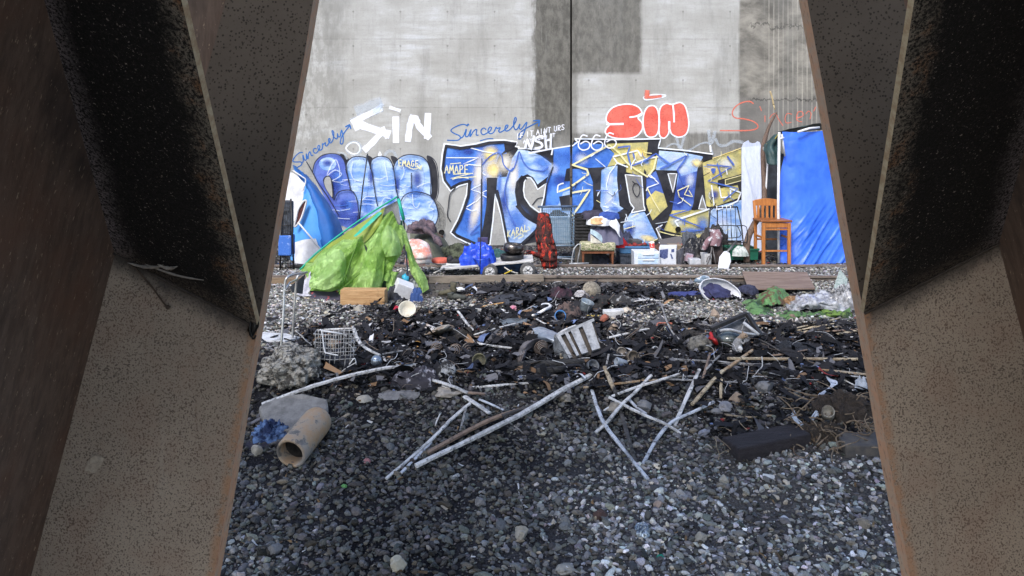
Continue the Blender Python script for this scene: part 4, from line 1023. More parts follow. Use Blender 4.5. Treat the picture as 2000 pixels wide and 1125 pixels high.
for p, w in (([(1118, 322), (1190, 283), (1210, 300), (1222, 316), (1240, 330), (1264, 345), (1276, 330), (1282, 305)], 4.2), ([(1118, 322), (1146, 331), (1149, 340), (1118, 362)], 4.4), ([(1118, 376), (1152, 370), (1130, 404), (1118, 420)], 4.6), ([(1264, 368), (1276, 392), (1288, 412)], 2.6), ([(1345, 362), (1323, 372), (1326, 384), (1350, 402)], 2.2), ([(1345, 362), (1336, 380), (1352, 384), (1345, 372)], 2.2), ([(1218, 447), (1240, 441)], 2), ([(1217, 466), (1262, 476), (1284, 466)], 1.8), ([(1288, 452), (1310, 458), (1340, 462), (1382, 470)], 2)):
    f.stroke(p, w, 11, 0)
for p, w in (([(1207, 288), (1230, 285), (1225, 300), (1232, 324), (1250, 318), (1262, 312), (1280, 300), (1310, 322), (1288, 330), (1344, 302), (1322, 332), (1335, 360)], 4.2), ([(1380, 322), (1410, 324), (1428, 326), (1382, 354), (1400, 358), (1440, 368), (1412, 392)], 3.4), ([(1400, 320), (1408, 345)], 3.4), ([(1420, 306), (1432, 322)], 5), ([(1308, 420), (1345, 410), (1350, 402)], 3.2), ([(1308, 420), (1382, 448), (1330, 452)], 3.2), ([(1389, 332), (1395, 330), (1392, 337)], 6), ([(1236, 300), (1240, 312)], 4)):
    f.stroke(p, w, 13, 0)
f.stroke([(1238, 378), (1235, 366), (1240, 358), (1247, 362), (1249, 374), (1244, 384)], 1.8, 0, 4, True)
f.stroke([(1290, 309), (1391, 302)], 0.1, 0, 0); f.stroke([(1391, 309), (1420, 299), (1449, 288)], 2.8, 12, 2)
f.stroke([(1168, 375), (1166, 383), (1172, 371)], 1.4, 5, 0); f.stroke([(1222, 418), (1226, 430), (1220, 432), (1222, 424)], 1.8, 5, 0)
rr = random.Random(19)
for i in range(60):
    x, y = rr.uniform(1122, 1440), rr.uniform(292, 462); a_ = rr.uniform(0, 3.14); L = rr.uniform(8, 26)
    f.stroke([(x, y), (x + L * .5 * math.cos(a_) + rr.uniform(-4, 4), y + L * .5 * math.sin(a_)), (x + L * math.cos(a_), y + L * math.sin(a_) * 0.8)], rr.uniform(0.9, 2.2), rr.choice([5, 13, 13, 11, 0]), 3)
graf('mural_piece', f, [BLK, BLU, BLUL, YEL, BLUD, WL, BLUSOFT, WSOFT, WSOFT, BLUDS, GREY, YELL, YELS, BLULINE, paint('olive_inset', (0.12, 0.12, 0.06))], 'blue, yellow and black mural letters, right of the joint')
# round weep hole and the pipe hole at the left
g = Geo(); 
for (x, y, r) in ((1323.5, 447.5, 4.9), (863, 453.5, 5.0)):
    g.lathe([(r * PXM * 1.15, 0.0), (r * PXM * 1.05, 0.012), (r * PXM * 0.85, 0.012), (r * PXM * 0.8, 0.002)], 18, Matrix.Translation(WP(x, y, 0.052)) @ Matrix.Rotation(math.radians(90), 4, 'X'))
part(WALL, 'weep_hole', g, M('hole_black', (0.006, 0.006, 0.006), bump=0), smooth=False)
# ---------------------------------------------------------------- extra shapes
def drape(g, pts, hw, hd, amp=0.03, freq=7.0, seed=0, nu=28, nv=30):
    """hanging or standing cloth: centre line (world), half widths and depths, wrinkled"""
    c = catmull([Vector(p) for p in pts], 8); n = len(c)
    def lerp_list(L, t):
        x = t * (len(L) - 1); i = min(int(x), len(L) - 2); return L[i] + (L[i + 1] - L[i]) * (x - i)
    so_ = Vector((seed * 4.1, seed * 2.2, seed))
    def fn(u, v):
        p = c[min(int(v * (n - 1) + 0.5), n - 1)]; a = u * 2 * math.pi
        w_, d_ = lerp_list(hw, v), lerp_list(hd, v)
        k = noise.noise(Vector((math.cos(a) * 1.2, math.sin(a) * 1.2, p.z * freq * 0.35)) * 1.3 + so_)
        k2 = 1 - 2.2 * abs(noise.noise(Vector((math.cos(a) * 2.2, math.sin(a) * 2.2, p.z * freq * 0.25)) * 1.2 + so_ * 2))
        r = 1 + amp / max(0.02, w_) * (k * 1.5 + k2)
        return p + Vector((math.cos(a) * w_ * r, math.sin(a) * d_ * r, 0.02 * k))
    b = len(g.v); g.grid(nu, nv, fn, wrap=True)
    g.face([b + i for i in range(nu)][::-1]); g.face([b + nv * nu + i for i in range(nu)])
    return g
def gz(x, y): return hgt(x, y)
def onground(px, Y, dz=0.0):
    x = (px - CX) / F * Y; return Vector((x, Y, hgt(x, Y) + dz))
BLACKP = M('black_plastic', (0.012, 0.012, 0.014), (0.03, 0.03, 0.034), rough=0.5, scale=12, bump=0.15)
STEELW = M('grey_wire', (0.42, 0.44, 0.47), (0.25, 0.26, 0.28), rough=0.4, metal=0.6, scale=40, bump=0.1)
WHITEP = M('white_plastic', (0.74, 0.75, 0.78), (0.62, 0.64, 0.68), rough=0.5, scale=6, bump=0.1)
WOODO = M('orange_wood', (0.50, 0.20, 0.055), (0.36, 0.13, 0.035), rough=0.45, scale=6, stretch=(6, 6, 0.8), bump=0.15)
# ---------------------------------------------------------------- rails
RAILM = M('rail_steel', (0.23, 0.195, 0.17), (0.13, 0.10, 0.085), rough=0.6, scale=9, stretch=(0.4, 3, 3), bump=0.4, dirt=0.12)
def rail(Y, top, label):
    g = Geo(); prof = [(-0.07, -0.14), (0.07, -0.14), (0.07, -0.125), (0.012, -0.10), (0.012, -0.045), (0.036, -0.032), (0.036, -0.006), (0.024, 0), (-0.024, 0), (-0.036, -0.006), (-0.036, -0.032), (-0.012, -0.045), (-0.012, -0.10), (-0.07, -0.125)]
    N = 60; b = len(g.v)
    for i in range(N + 1):
        x = -13 + 26 * i / N; dz = 0.006 * noise.noise(Vector((x * 0.4, Y, 0)))
        for (a, z) in prof: g.v.append(Vector((x, Y + a, top + z + dz)))
    n = len(prof)
    for i in range(N):
        for k in range(n): g.face((b + i * n + k, b + (i + 1) * n + k, b + (i + 1) * n + (k + 1) % n, b + i * n + (k + 1) % n))
    g.face([b + k for k in range(n)]); g.face([b + N * n + k for k in range(n)][::-1])
    solo('rail', label, 'rail', g, RAILM, group='railway rails', org=Vector((0, Y, top - 0.14)))
rail(11.68, 0.088, 'near rusty steel rail, passing behind the green tent and the boots')
rail(13.10, 0.034, 'far rusty steel rail, running in front of the wooden stool')
# weathered crossing plank behind the green tent, in front of the wagon
g = Geo(); a, b = onground(838, 11.62, 0.055), onground(1062, 11.62, 0.06); g.bar(a, b, 0.05, 0.11)
solo('plank', 'grey weathered plank lying along the near rail below the flat wagon', 'plank', g, M('grey_plank', (0.28, 0.24, 0.20), (0.17, 0.145, 0.12), scale=8, stretch=(0.5, 6, 6)), bevel=0.006)
g = Geo(); a, b = onground(520, 11.5, 0.03), onground(600, 11.5, 0.03); g.bar(a, b, 0.05, 0.13)
solo('plank', 'brown weathered plank behind the bent aluminium walking frame', 'plank', g, M('brown_plank', (0.25, 0.18, 0.12), scale=8, stretch=(0.5, 6, 6)), bevel=0.006)
# ---------------------------------------------------------------- blue dome tent at the left
def px_rows(rows): return [[P(*p) for p in r] for r in rows]
T = thing('dome_tent', 'blue and white dome tent with maroon mesh window against the wall', 'tent', onground(615, 14.0))
BT1 = M('tent_blue', (0.02, 0.13, 0.43), (0.016, 0.10, 0.36), rough=0.55, scale=3, var=0.1)
BT2 = M('tent_sky', (0.07, 0.29, 0.70), (0.055, 0.24, 0.64), rough=0.55, scale=3, var=0.1)
TW = M('tent_white', (0.68, 0.69, 0.73), (0.50, 0.51, 0.55), rough=0.6, scale=5, var=0.15)
g = Geo(); g.sheet(px_rows([[(570, 322, 14.5), (578, 326, 14.2), (590, 334, 14.2), (600, 341, 14.4)], [(580, 342, 14.2), (597, 356, 13.95), (616, 366, 14.0), (630, 378, 14.4)], [(600, 376, 13.95), (616, 396, 13.8), (636, 400, 13.9), (650, 408, 14.4)], [(614, 410, 13.82), (630, 438, 13.7), (652, 440, 13.8), (670, 446, 14.4)], [(630, 496, 13.65), (641, 512, 13.6), (662, 512, 13.7), (690, 512, 14.4)]]), 6, 0.014, 4, 1)
part(T, 'rainfly', g, BT1, smooth=True)
g = Geo(); g.sheet(px_rows([[(594, 358, 14.0), (598, 364, 13.95), (602, 372, 13.9)], [(586, 400, 13.95), (604, 405, 13.8), (622, 418, 13.78)], [(572, 445, 13.9), (604, 450, 13.7), (632, 458, 13.72)], [(566, 475, 13.8), (604, 472, 13.65), (636, 490, 13.68)], [(566, 508, 13.7), (604, 512, 13.6), (642, 514, 13.6)]]), 5, 0.008, 3, 2)
part(T, 'door_panel', g, BT2, smooth=True)
g = Geo(); g.sheet(px_rows([[(548, 335, 14.3), (572, 338, 14.1), (597, 360, 13.98)], [(552, 380, 14.2), (572, 380, 14.0), (590, 392, 13.93)], [(552, 420, 14.1), (566, 430, 13.95), (578, 432, 13.9)]]), 5, 0.02, 4, 3)
part(T, 'side_panel', g, TW, smooth=True)
g = Geo(); g.sheet(px_rows([[(572, 474, 13.74), (592, 468, 13.62), (616, 466, 13.6)], [(574, 492, 13.68), (594, 490, 13.58), (626, 492, 13.58)], [(574, 514, 13.62), (598, 516, 13.54), (640, 516, 13.54)]]), 5, 0.018, 4, 4)
part(T, 'white_skirt', g, TW, smooth=True)
g = Geo(); q = catmull([Vector((x, y, 0)) for x, y in ((578, 428), (582, 410), (592, 394), (598, 392), (597, 400), (589, 425), (580, 440), (575, 442))], 4, True)
g.prism([P(p.x, p.y, 13.72) for p in q], (0, 0.02, 0)); wn = part(T, 'mesh_window', g, M('maroon_mesh', (0.12, 0.035, 0.035), (0.05, 0.02, 0.02), scale=30))
g = Geo(); g.tube([P(p.x, p.y, 13.71) for p in q], 0.018, 6, closed=True); part(wn, 'trim', g, TW, smooth=True)
g = Geo(); g.tube([P(582, 434, 13.62), P(606, 462, 13.55), P(632, 494, 13.5)], 0.014, 8); part(T, 'pole', g, WHITEP, smooth=True)
g = Geo(); g.tube(catmull([P(572, 333, 14.08), P(590, 345, 13.95), P(597, 352, 13.92), P(592, 372, 13.9)], 5), 0.012, 6); part(T, 'trim', g, TW, smooth=True)
# mesh hamper beside it
H_ = thing('storage_hamper', 'tall black mesh hamper with blue middle panel beside the blue dome tent', 'hamper', onground(559, 12.9))
g = Geo()
for (x, yt) in ((551, 392), (568, 388)):
    for d in (0, 0.25): g.tube([P(x - (4 if x < 560 else -6), 529, 12.8 + d), P(x, yt, 12.8 + d)], 0.014, 6)
for y in (392, 412, 440, 459, 500, 528):
    k = (y - 390) / 140; g.tube([P(551 - 4 * k, y, 12.8), P(568 + 6 * k, y, 12.8), P(568 + 6 * k, y, 13.05), P(551 - 4 * k, y, 13.05)], 0.008, 5, closed=True)
for i in range(6):
    x = 548 + i * 5; g.tube([P(552 + i * 3, 392, 12.8), P(547 + i * 5.2, 528, 12.8)], 0.004, 4)
part(H_, 'frame', g, BLACKP, smooth=True)
g = Geo(); g.box(P(561, 425, 12.93), (0.17, 0.2, 0.56)); part(H_, 'dark_contents', g, M('dark_cloth', (0.03, 0.035, 0.045), (0.10, 0.12, 0.16), scale=14), bevel=0.02)
g = Geo(); g.box(P(560, 478, 12.9), (0.22, 0.24, 0.34)); part(H_, 'blue_panel', g, M('hamper_blue', (0.05, 0.16, 0.55), (0.30, 0.42, 0.75), scale=12, contrast=(0.55, 0.7)), bevel=0.02)
g = Geo()
for i in range(9): g.blob(P(550 + RND.uniform(0, 18), 503 + RND.uniform(0, 20), 12.83 + RND.uniform(0, .1)), (0.045, 0.04, 0.035), i, 0.4, 1)
part(H_, 'bagged_rubbish', g, M('rubbish_mix', (0.55, 0.56, 0.58), (0.05, 0.05, 0.05), scale=16, rough=0.5))
# ---------------------------------------------------------------- collapsed green tent
T = thing('ruined_tent', 'collapsed lime green tent with teal poles and torn sagging flaps', 'tent', G(690, 578))
def nylon(name, c, c2):
    t = NT(name); n = t.noise(t.coord(), 3.0, 4, 0.6); f = t.noise(t.coord(scale=(1, 1, 0.6)), 9, 5, 0.65, 0.8); cr = ((f - 0.5).abs()).step(0.09, 0.0)
    col = t.mix(n.step(0.35, 0.65), c, c2)
    mat = t.finish(col, 0.45, bump=cr * -0.7 + f, bstr=0.8, bdist=0.03); nt_ = t.nt
    pb = [q for q in nt_.nodes if q.type == 'BSDF_PRINCIPLED'][0]; tr = nt_.nodes.new('ShaderNodeBsdfTranslucent'); mx = nt_.nodes.new('ShaderNodeMixShader'); mx.inputs[0].default_value = 0.38
    src = pb.inputs['Base Color'].links[0].from_socket; nt_.links.new(src, tr.inputs[0]); nt_.links.new(pb.outputs[0], mx.inputs[1]); nt_.links.new(tr.outputs[0], mx.inputs[2]); nt_.links.new(mx.outputs[0], t.out.inputs[0])
    MATS[name] = mat; return mat
LIME = nylon('lime_nylon', (0.27, 0.50, 0.09), (0.46, 0.70, 0.24)); LIMEP = nylon('pale_lime_nylon', (0.34, 0.59, 0.16), (0.50, 0.73, 0.30))
OLIVE = M('olive_nylon', (0.13, 0.19, 0.02), (0.20, 0.26, 0.03), rough=0.5, scale=4, var=0.15)
TEAL = M('teal_tape', (0.01, 0.33, 0.22), (0.02, 0.40, 0.30), rough=0.5, scale=8)
g = Geo()
g.sheet(px_rows([[(586, 527, 10.95), (622, 492, 11.0), (664, 466, 11.0), (712, 452, 10.98), (742, 424, 11.0), (766, 412, 11.05)],
                 [(596, 536, 10.6), (634, 500, 10.72), (676, 478, 10.66), (714, 470, 10.80), (748, 444, 10.78), (776, 432, 10.95)],
                 [(604, 550, 10.40), (640, 524, 10.42), (672, 508, 10.56), (708, 500, 10.66), (752, 484, 10.58), (792, 468, 10.85)],
                 [(606, 560, 10.32), (648, 548, 10.26), (676, 546, 10.48), (716, 532, 10.40), (748, 522, 10.45), (776, 512, 10.7)],
                 [(604, 567, 10.30), (646, 569, 10.22), (674, 562, 10.36), (712, 568, 10.26), (738, 570, 10.30), (752, 548, 10.55)]]), 14, 0.014, 3.0, 5, aniso=(1.2, 1, 0.5))
def tension(g, amp):
    tri = lambda x: abs(2 * (x - math.floor(x)) - 1) * 2 - 1
    for v in g.v:
        px, py = proj(v.x, v.y, v.z); n_ = noise.noise(v * 3.0)
        a1 = math.atan2(py - 378, px - 786); a2 = math.atan2(py - 590, px - 592); d1 = math.hypot(px - 786, py - 378); d2 = math.hypot(px - 592, py - 590)
        k = tri(a1 * 5.2 + 0.7 * n_) * min(1, d1 / 90) * (1 - 0.4 * sstep(120, 220, d1)) + 0.7 * tri(a2 * 4.4 + 0.6 * n_ + 0.3) * min(1, d2 / 60) * (1 - sstep(60, 190, d2)) + 0.35 * tri(a1 * 13 + 1.5 * n_)
        v.y -= amp * k; v.z += amp * 0.25 * k
tension(g, 0.045)
part(T, 'flysheet', g, LIME, smooth=True)
g = Geo(); g.sheet(px_rows([[(618, 506, 10.42), (640, 490, 10.5), (664, 487, 10.48), (676, 500, 10.5)], [(612, 530, 10.28), (642, 520, 10.3), (664, 522, 10.26), (677, 528, 10.4)], [(604, 548, 10.22), (640, 546, 10.14), (664, 548, 10.2), (672, 556, 10.3)], [(604, 562, 10.2), (636, 566, 10.1), (660, 560, 10.2), (664, 566, 10.3)]]), 9, 0.008, 5, 15, aniso=(1, 1, .6)); tension(g, 0.03); part(T, 'loose_panel', g, LIMEP, smooth=True)
g = Geo(); g.sheet(px_rows([[(724, 470, 10.62), (738, 455, 10.66), (756, 462, 10.7)], [(712, 505, 10.4), (732, 500, 10.34), (752, 506, 10.45)], [(700, 545, 10.2), (724, 540, 10.16), (748, 540, 10.3)], [(694, 572, 10.14), (716, 574, 10.1), (736, 574, 10.2)]]), 9, 0.008, 5, 16, aniso=(1.6, 1, .4)); tension(g, 0.04); part(T, 'loose_panel', g, LIME, smooth=True)
g = Geo(); g.sheet(px_rows([[(744, 452, 10.75), (756, 440, 10.8), (772, 446, 10.85)], [(746, 478, 10.5), (762, 470, 10.52), (780, 470, 10.7)], [(752, 502, 10.45), (768, 500, 10.42), (784, 496, 10.6)]]), 9, 0.008, 6, 17); tension(g, 0.03); part(T, 'loose_panel', g, LIMEP, smooth=True)
g = Geo()
g.sheet(px_rows([[(772, 440, 10.95), (780, 438, 10.95), (790, 440, 11.0)], [(788, 470, 10.85), (796, 474, 10.8), (803, 476, 10.9)], [(796, 505, 10.8), (806, 508, 10.75), (816, 512, 10.85)], [(806, 540, 10.7), (820, 545, 10.6), (836, 548, 10.75)], [(820, 568, 10.6), (826, 572, 10.55), (838, 564, 10.65)]]), 6, 0.014, 5, 8, aniso=(2, 1, .4))
part(T, 'torn_flap', g, LIME, smooth=True, label='torn green flap hanging at the right')
g = Geo()
g.sheet(px_rows([[(600, 512, 10.93), (648, 472, 10.95), (700, 438, 10.95), (740, 412, 10.97), (752, 404, 11.0)], [(614, 512, 10.84), (664, 476, 10.86), (708, 458, 10.86), (734, 432, 10.9), (748, 418, 10.95)], [(622, 512, 10.72), (668, 490, 10.76), (702, 480, 10.8), (728, 456, 10.84), (744, 434, 10.9)]]), 7, 0.012, 6, 9)
part(T, 'inner_tent', g, OLIVE, smooth=True)
g = Geo(); g.sheet(px_rows([[(744, 408, 11.02), (760, 400, 11.04), (776, 392, 11.02)], [(748, 424, 11.02), (764, 420, 11.06), (780, 416, 11.04)], [(752, 432, 11.02), (768, 436, 11.06), (782, 438, 11.04)]]), 5, 0.01, 5, 10)
part(T, 'grey_mesh', g, M('grey_mesh', (0.20, 0.21, 0.24), (0.28, 0.29, 0.33), rough=0.7, scale=20), smooth=True)
t_ = NT('striped_cloth'); X_, Y__, Z_ = t_.xyz(); stp = ((X_ * 13.0).frac() - 0.5).abs().step(0.18, 0.26)
STR = t_.finish(t_.mix(stp, (0.03, 0.16, 0.12), (0.55, 0.57, 0.58)), 0.8)
g = Geo(); g.sheet(px_rows([[(764, 432, 11.1), (780, 430, 11.1), (788, 432, 11.1)], [(772, 456, 11.1), (784, 456, 11.12), (792, 456, 11.1)], [(776, 474, 11.1), (788, 478, 11.1), (796, 476, 11.1)]]), 4, 0.006, 5, 2)
part(T, 'striped_panel', g, STR, smooth=True)
g = Geo(); g.tube(catmull([P(586, 527, 10.93), P(622, 491, 10.98), P(700, 432, 11.0), P(776, 384, 11.0)], 6), 0.013, 8); part(T, 'pole', g, TEAL, smooth=True)
g = Geo(); g.tube(catmull([P(776, 384, 11.0), P(786, 420, 10.98), P(791, 460, 10.95), P(800, 590, 10.4)], 6), 0.012, 8); part(T, 'pole', g, M('navy_pole', (0.02, 0.03, 0.06), bump=0.1), smooth=True)
g = Geo(); g.tube([P(778, 388, 10.98), P(789, 430, 10.95)], 0.024, 6); part(T, 'pole_sleeve', g, TEAL, smooth=True)
g = Geo(); g.sheet(px_rows([[(690, 462, 10.7), (696, 462, 10.7)], [(716, 436, 10.85), (724, 438, 10.85)], [(740, 414, 10.95), (746, 416, 10.95)]]), 5, 0.006, 8, 1, ends=0); part(T, 'pole_sleeve', g, TEAL, smooth=True)
g = Geo(); g.tube([P(718, 300, 11.2), P(709, 362, 11.15), P(702, 428, 11.05)], 0.010, 8); part(T, 'loose_pole', g, M('dark_pole', (0.05, 0.06, 0.08), rough=0.4, metal=0.3, bump=0.05), smooth=True)
g = Geo(); g.tube(catmull([P(712, 478, 10.6), P(720, 494, 10.52), P(734, 505, 10.5), P(752, 508, 10.52)], 5), [0.006 + 0.018 * math.sin(math.pi * i / 15) for i in range(16)], 6); part(T, 'zip_seam', g, M('black_web', (0.02, 0.035, 0.025), bump=0.2), smooth=True)
g = Geo(); g.tube(catmull([P(663, 575, 10.2), P(672, 548, 10.3), P(684, 512, 10.48), P(700, 470, 10.7)], 6), 0.012, 6); g.tube(catmull([P(660, 570, 10.2), P(690, 545, 10.32), P(720, 520, 10.4), P(742, 500, 10.48)], 6), 0.007, 6)
part(T, 'seam', g, M('dark_green_seam', (0.10, 0.22, 0.03), bump=0.1), smooth=True)
g = Geo(); g.sheet(px_rows([[(604, 528, 10.6), (606, 545, 10.4), (608, 560, 10.3)], [(592, 545, 10.55), (596, 560, 10.4), (600, 572, 10.3)], [(578, 574, 10.45), (590, 578, 10.35), (606, 578, 10.25)]]), 6, 0.02, 7, 4)
part(T, 'silver_skirt', g, M('silver_cloth', (0.48, 0.48, 0.55), (0.25, 0.25, 0.30), rough=0.45, scale=12), smooth=True)
g = Geo(); g.sheet(px_rows([[(604, 563, 10.4), (640, 566, 10.3), (668, 566, 10.35)], [(606, 574, 10.3), (640, 577, 10.22), (672, 578, 10.25)], [(608, 584, 10.2), (640, 585, 10.15), (676, 584, 10.18)]]), 6, 0.014, 8, 6)
part(T, 'groundsheet', g, M('ground_cloth', (0.05, 0.045, 0.075), (0.42, 0.07, 0.08), scale=9, contrast=(0.58, 0.68)), smooth=True)
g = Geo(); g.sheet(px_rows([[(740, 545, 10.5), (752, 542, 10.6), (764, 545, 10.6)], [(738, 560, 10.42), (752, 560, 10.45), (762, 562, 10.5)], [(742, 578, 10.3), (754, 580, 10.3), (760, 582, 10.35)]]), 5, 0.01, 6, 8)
part(T, 'opening_shade', g, M('dark_green', (0.012, 0.03, 0.014), (0.03, 0.06, 0.03), scale=8), smooth=True)  # dark sheet in place of the shade inside the tent opening
for (p, seed) in (([(752, 548, 10.42), (758, 524, 10.5), (766, 500, 10.6), (764, 470, 10.7)], 1), ([(764, 590, 10.38), (760, 560, 10.42), (770, 530, 10.5)], 2)):
    g = Geo(); g.sheet([[P(x - 5, y, z), P(x + 3, y + 2, z - .03), P(x + 8, y, z)] for x, y, z in p], 6, 0.02, 9, seed); part(T, 'torn_strip', g, LIME, smooth=True)
# timber baulk in front
g = Geo(); a = G(665, 597, 0.0); b = G(752, 597, 0.0); dz = Vector((0, 0, 0.10)); g.box((a + b) / 2 + dz + Vector((0, 0.09, 0)), ((b - a).length, 0.19, 0.205), Matrix.Rotation(math.radians(-2), 3, 'Z'))
solo('timber_block', 'pale sawn timber block lying in front of the green tent', 'timber', g, M('pale_timber', (0.52, 0.33, 0.17), (0.38, 0.22, 0.10), scale=5, stretch=(0.7, 5, 9), rough=0.8, dirt=0.12, var=0.4, bump=0.8), bevel=0.012)
# walking frame (bent tube) at the left edge
g = Geo(); r = 0.0125; ALU = M('aluminium', (0.55, 0.56, 0.57), (0.42, 0.42, 0.42), rough=0.35, metal=0.7, scale=20, bump=0.1, dirt=0.05)
Fm = thing('walking_frame', 'bent aluminium tube walking frame standing at the left edge of the ashes', 'walking frame', G(560, 690))
p0, p1 = G(548, 688), G(571, 668)
Ya, Yb = p0.y, p1.y
g.tube(catmull([p0, P(553, 620, Ya + .05), P(556, 560, Ya + .12), P(561, 542, Ya + .14), P(575, 536, Ya + .25), P(598, 532, Ya + .6)], 5), r, 8); part(Fm, 'leg', g, ALU, smooth=True)
g = Geo(); g.tube(catmull([p1, P(574, 610, Yb), P(578, 560, Yb + .02), P(581, 541, Yb + .02), P(590, 535, Yb + .1), P(600, 532, Yb + .4)], 5), r, 8); part(Fm, 'leg', g, ALU, smooth=True)
g = Geo(); g.tube([P(556, 568, Ya + .1), P(566, 552, Ya + .2), P(579, 546, Yb)], 0.009, 8); part(Fm, 'brace', g, ALU, smooth=True)
g = Geo(); g.tube([P(549, 684, Ya), P(553, 700, Ya - .08)], r, 8); part(Fm, 'foot', g, ALU, smooth=True)
g = Geo(); g.sheet([[P(566, 560, Yb + .15), P(598, 534, Yb + .5)], [P(572, 570, Yb + .1), P(592, 574, Yb + .3)]], 4, 0.01, 5); part(Fm, 'dark_panel', g, M('dark_grey_cloth', (0.045, 0.05, 0.055)), smooth=True)
# white board on the ground under it
g = Geo(); q = [G(512, 652, .03), G(560, 655, .03), G(586, 662, .03), G(556, 670, .03), G(510, 667, .03)]; g.prism(q, (0, 0, 0.02))
solo('board', 'white painted board lying flat at the foot of the aluminium frame', 'board', g, M('white_board', (0.66, 0.68, 0.72), (0.45, 0.46, 0.48), scale=9, dirt=0.1))
# ---------------------------------------------------------------- things beside the green tent
def bundle(name, label, cat, px, py, wpx, hpx, Y, mat, seed=0, depth=0.6, fold=0.4, lift=0.0):
    c = onground(px, Y, lift); rx = wpx / 2 / F * Y; g = Geo(); g.heap(c, rx, rx * depth, hpx / F * Y / 1.15, seed, fold, flat=0.5)
    return solo(name, label, cat, g, mat, smooth=True)
g = Geo(); drape(g, [P(818, 516, 12.3), P(820, 498, 12.3), P(815, 478, 12.3), P(806, 468, 12.3)], [0.17, 0.19, 0.16, 0.06], [0.14, 0.16, 0.13, 0.05], 0.03, 9, 3)
solo('plastic_bag', 'pale translucent bag with something salmon pink inside, right of the green tent', 'bag', g, M('salmon_bag', (0.72, 0.30, 0.24), (0.74, 0.70, 0.68), scale=7, rough=0.3, contrast=(0.42, 0.6), bump=0.1), smooth=True)
g = Geo(); g.sheet(px_rows([[(800, 446, 14.6), (822, 444, 14.3), (842, 446, 14.3), (866, 462, 14.8)], [(798, 470, 14.2), (824, 470, 13.8), (850, 474, 13.8), (882, 488, 14.4)], [(796, 500, 13.8), (826, 505, 13.4), (852, 506, 13.4), (896, 508, 14.2)], [(796, 518, 13.5), (826, 520, 13.2), (852, 518, 13.2), (905, 514, 14.0)]]), 7, 0.022, 3, 2)
solo('canvas_sheet', 'olive canvas sheet draped over a heap beside the pale bag', 'canvas sheet', g, M('olive_canvas', (0.085, 0.092, 0.070), (0.12, 0.125, 0.095), rough=0.9, scale=5), smooth=True)
g = Geo(); g.heap(P(826, 452, 13.9), 0.26, 0.14, 0.17, 4, 0.6, up=1); g.tube(catmull([P(806, 444, 13.7), P(828, 446, 13.66), P(848, 462, 13.6), P(862, 480, 13.5)], 6), [0.05 + 0.02 * math.sin(i) for i in range(19)], 8)
solo('jacket', 'dark grey and plum jacket thrown over the olive canvas', 'jacket', g, M('plum_cloth', (0.045, 0.04, 0.055), (0.17, 0.12, 0.14), scale=7, rough=0.9), smooth=True)
g = Geo(); g.lathe([(0.06, 0), (0.10, 0.06), (0.105, 0.12), (0.085, 0.13), (0.08, 0.10)], 18, Matrix.Translation(P(851, 469, 14.6)) @ Matrix.Rotation(0.5, 4, 'Y'))
solo('flower_pot', 'small dark red pot tipped on the olive heap by the wall', 'pot', g, M('dark_red_clay', (0.11, 0.035, 0.025), scale=10), smooth=True)
bundle('cloth_bundle', 'camouflage green cloth bundle between the olive canvas and blue bag', 'clothes', 892, 505, 60, 36, 13.9, M('camo', (0.10, 0.115, 0.075), (0.015, 0.018, 0.014), scale=12, rough=0.9), 5)
# flat wagon
Wg = thing('flat_wagon', 'low flat wagon with white edged deck loaded with pots and bags', 'wagon', onground(990, 12.25))
DK = M('wagon_deck', (0.60, 0.60, 0.60), (0.40, 0.40, 0.41), scale=7, stretch=(0.6, 4, 4))
a, b = P(860, 524, 12.1), P(1042, 508, 12.1); off = Vector((0, 0.62, 0)); g = Geo(); d_ = Vector((0, 0, -0.035)); g.prism([a, b, b + off, a + off], d_); part(Wg, 'deck', g, DK, bevel=0.006)
g = Geo(); g.prism([P(960, 520, 12.2), P(1035, 514, 12.2), P(1030, 530, 12.25), P(968, 534, 12.25)], (0, 0.4, 0)); part(Wg, 'chassis', g, M('wagon_blue', (0.03, 0.07, 0.16), (0.015, 0.02, 0.035), scale=8))
for (x, yy, Y) in ((957, 531, 12.05), (1031, 528, 12.05), (952, 527, 12.62), (1022, 525, 12.62)):
    c = P(x, yy, Y); mt = Matrix.Translation(c) @ Matrix.Rotation(math.radians(90), 4, 'X')
    g = Geo(); g.lathe([(0.075, -0.04), (0.11, -0.038), (0.125, -0.02), (0.125, 0.02), (0.11, 0.038), (0.075, 0.04)], 24, mt); wl = part(Wg, 'wheel', g, M('tyre_grey', (0.06, 0.06, 0.065), (0.11, 0.11, 0.11), scale=20), smooth=True)
    g = Geo(); g.lathe([(0.0001, 0.03), (0.03, 0.05), (0.035, 0.045), (0.07, 0.042), (0.078, 0.046), (0.078, -0.03)], 20, mt, cap=False)
    for k in range(6): aa = k * math.pi / 3; g.bar(c + Vector((math.cos(aa) * .02, -0.05, math.sin(aa) * .02)), c + Vector((math.cos(aa) * .072, -0.046, math.sin(aa) * .072)), 0.016, 0.012, (0, 1, 0))
    part(wl, 'rim', g, M('rim_white', (0.72, 0.73, 0.75), (0.30, 0.30, 0.31), scale=16), smooth=True)
PM_ = M('pale_metal', (0.5, 0.48, 0.44), rough=0.4, metal=0.4)
g = Geo(); g.tube([P(868, 524, 12.1), P(846, 534, 11.95)], 0.013, 8); part(Wg, 'handle', g, PM_, smooth=True)
g = Geo(); g.tube(catmull([P(985, 522, 12.0), P(998, 530, 11.95), P(1012, 534, 11.95)], 4), 0.012, 8); part(Wg, 'tow_bar', g, PM_, smooth=True)
g = Geo(); g.tube([P(985, 535, 11.9), P(1000, 528, 11.95)], 0.010, 8); part(Wg, 'yellow_grip', g, M('yellow_plastic', (0.75, 0.55, 0.06)), smooth=True)
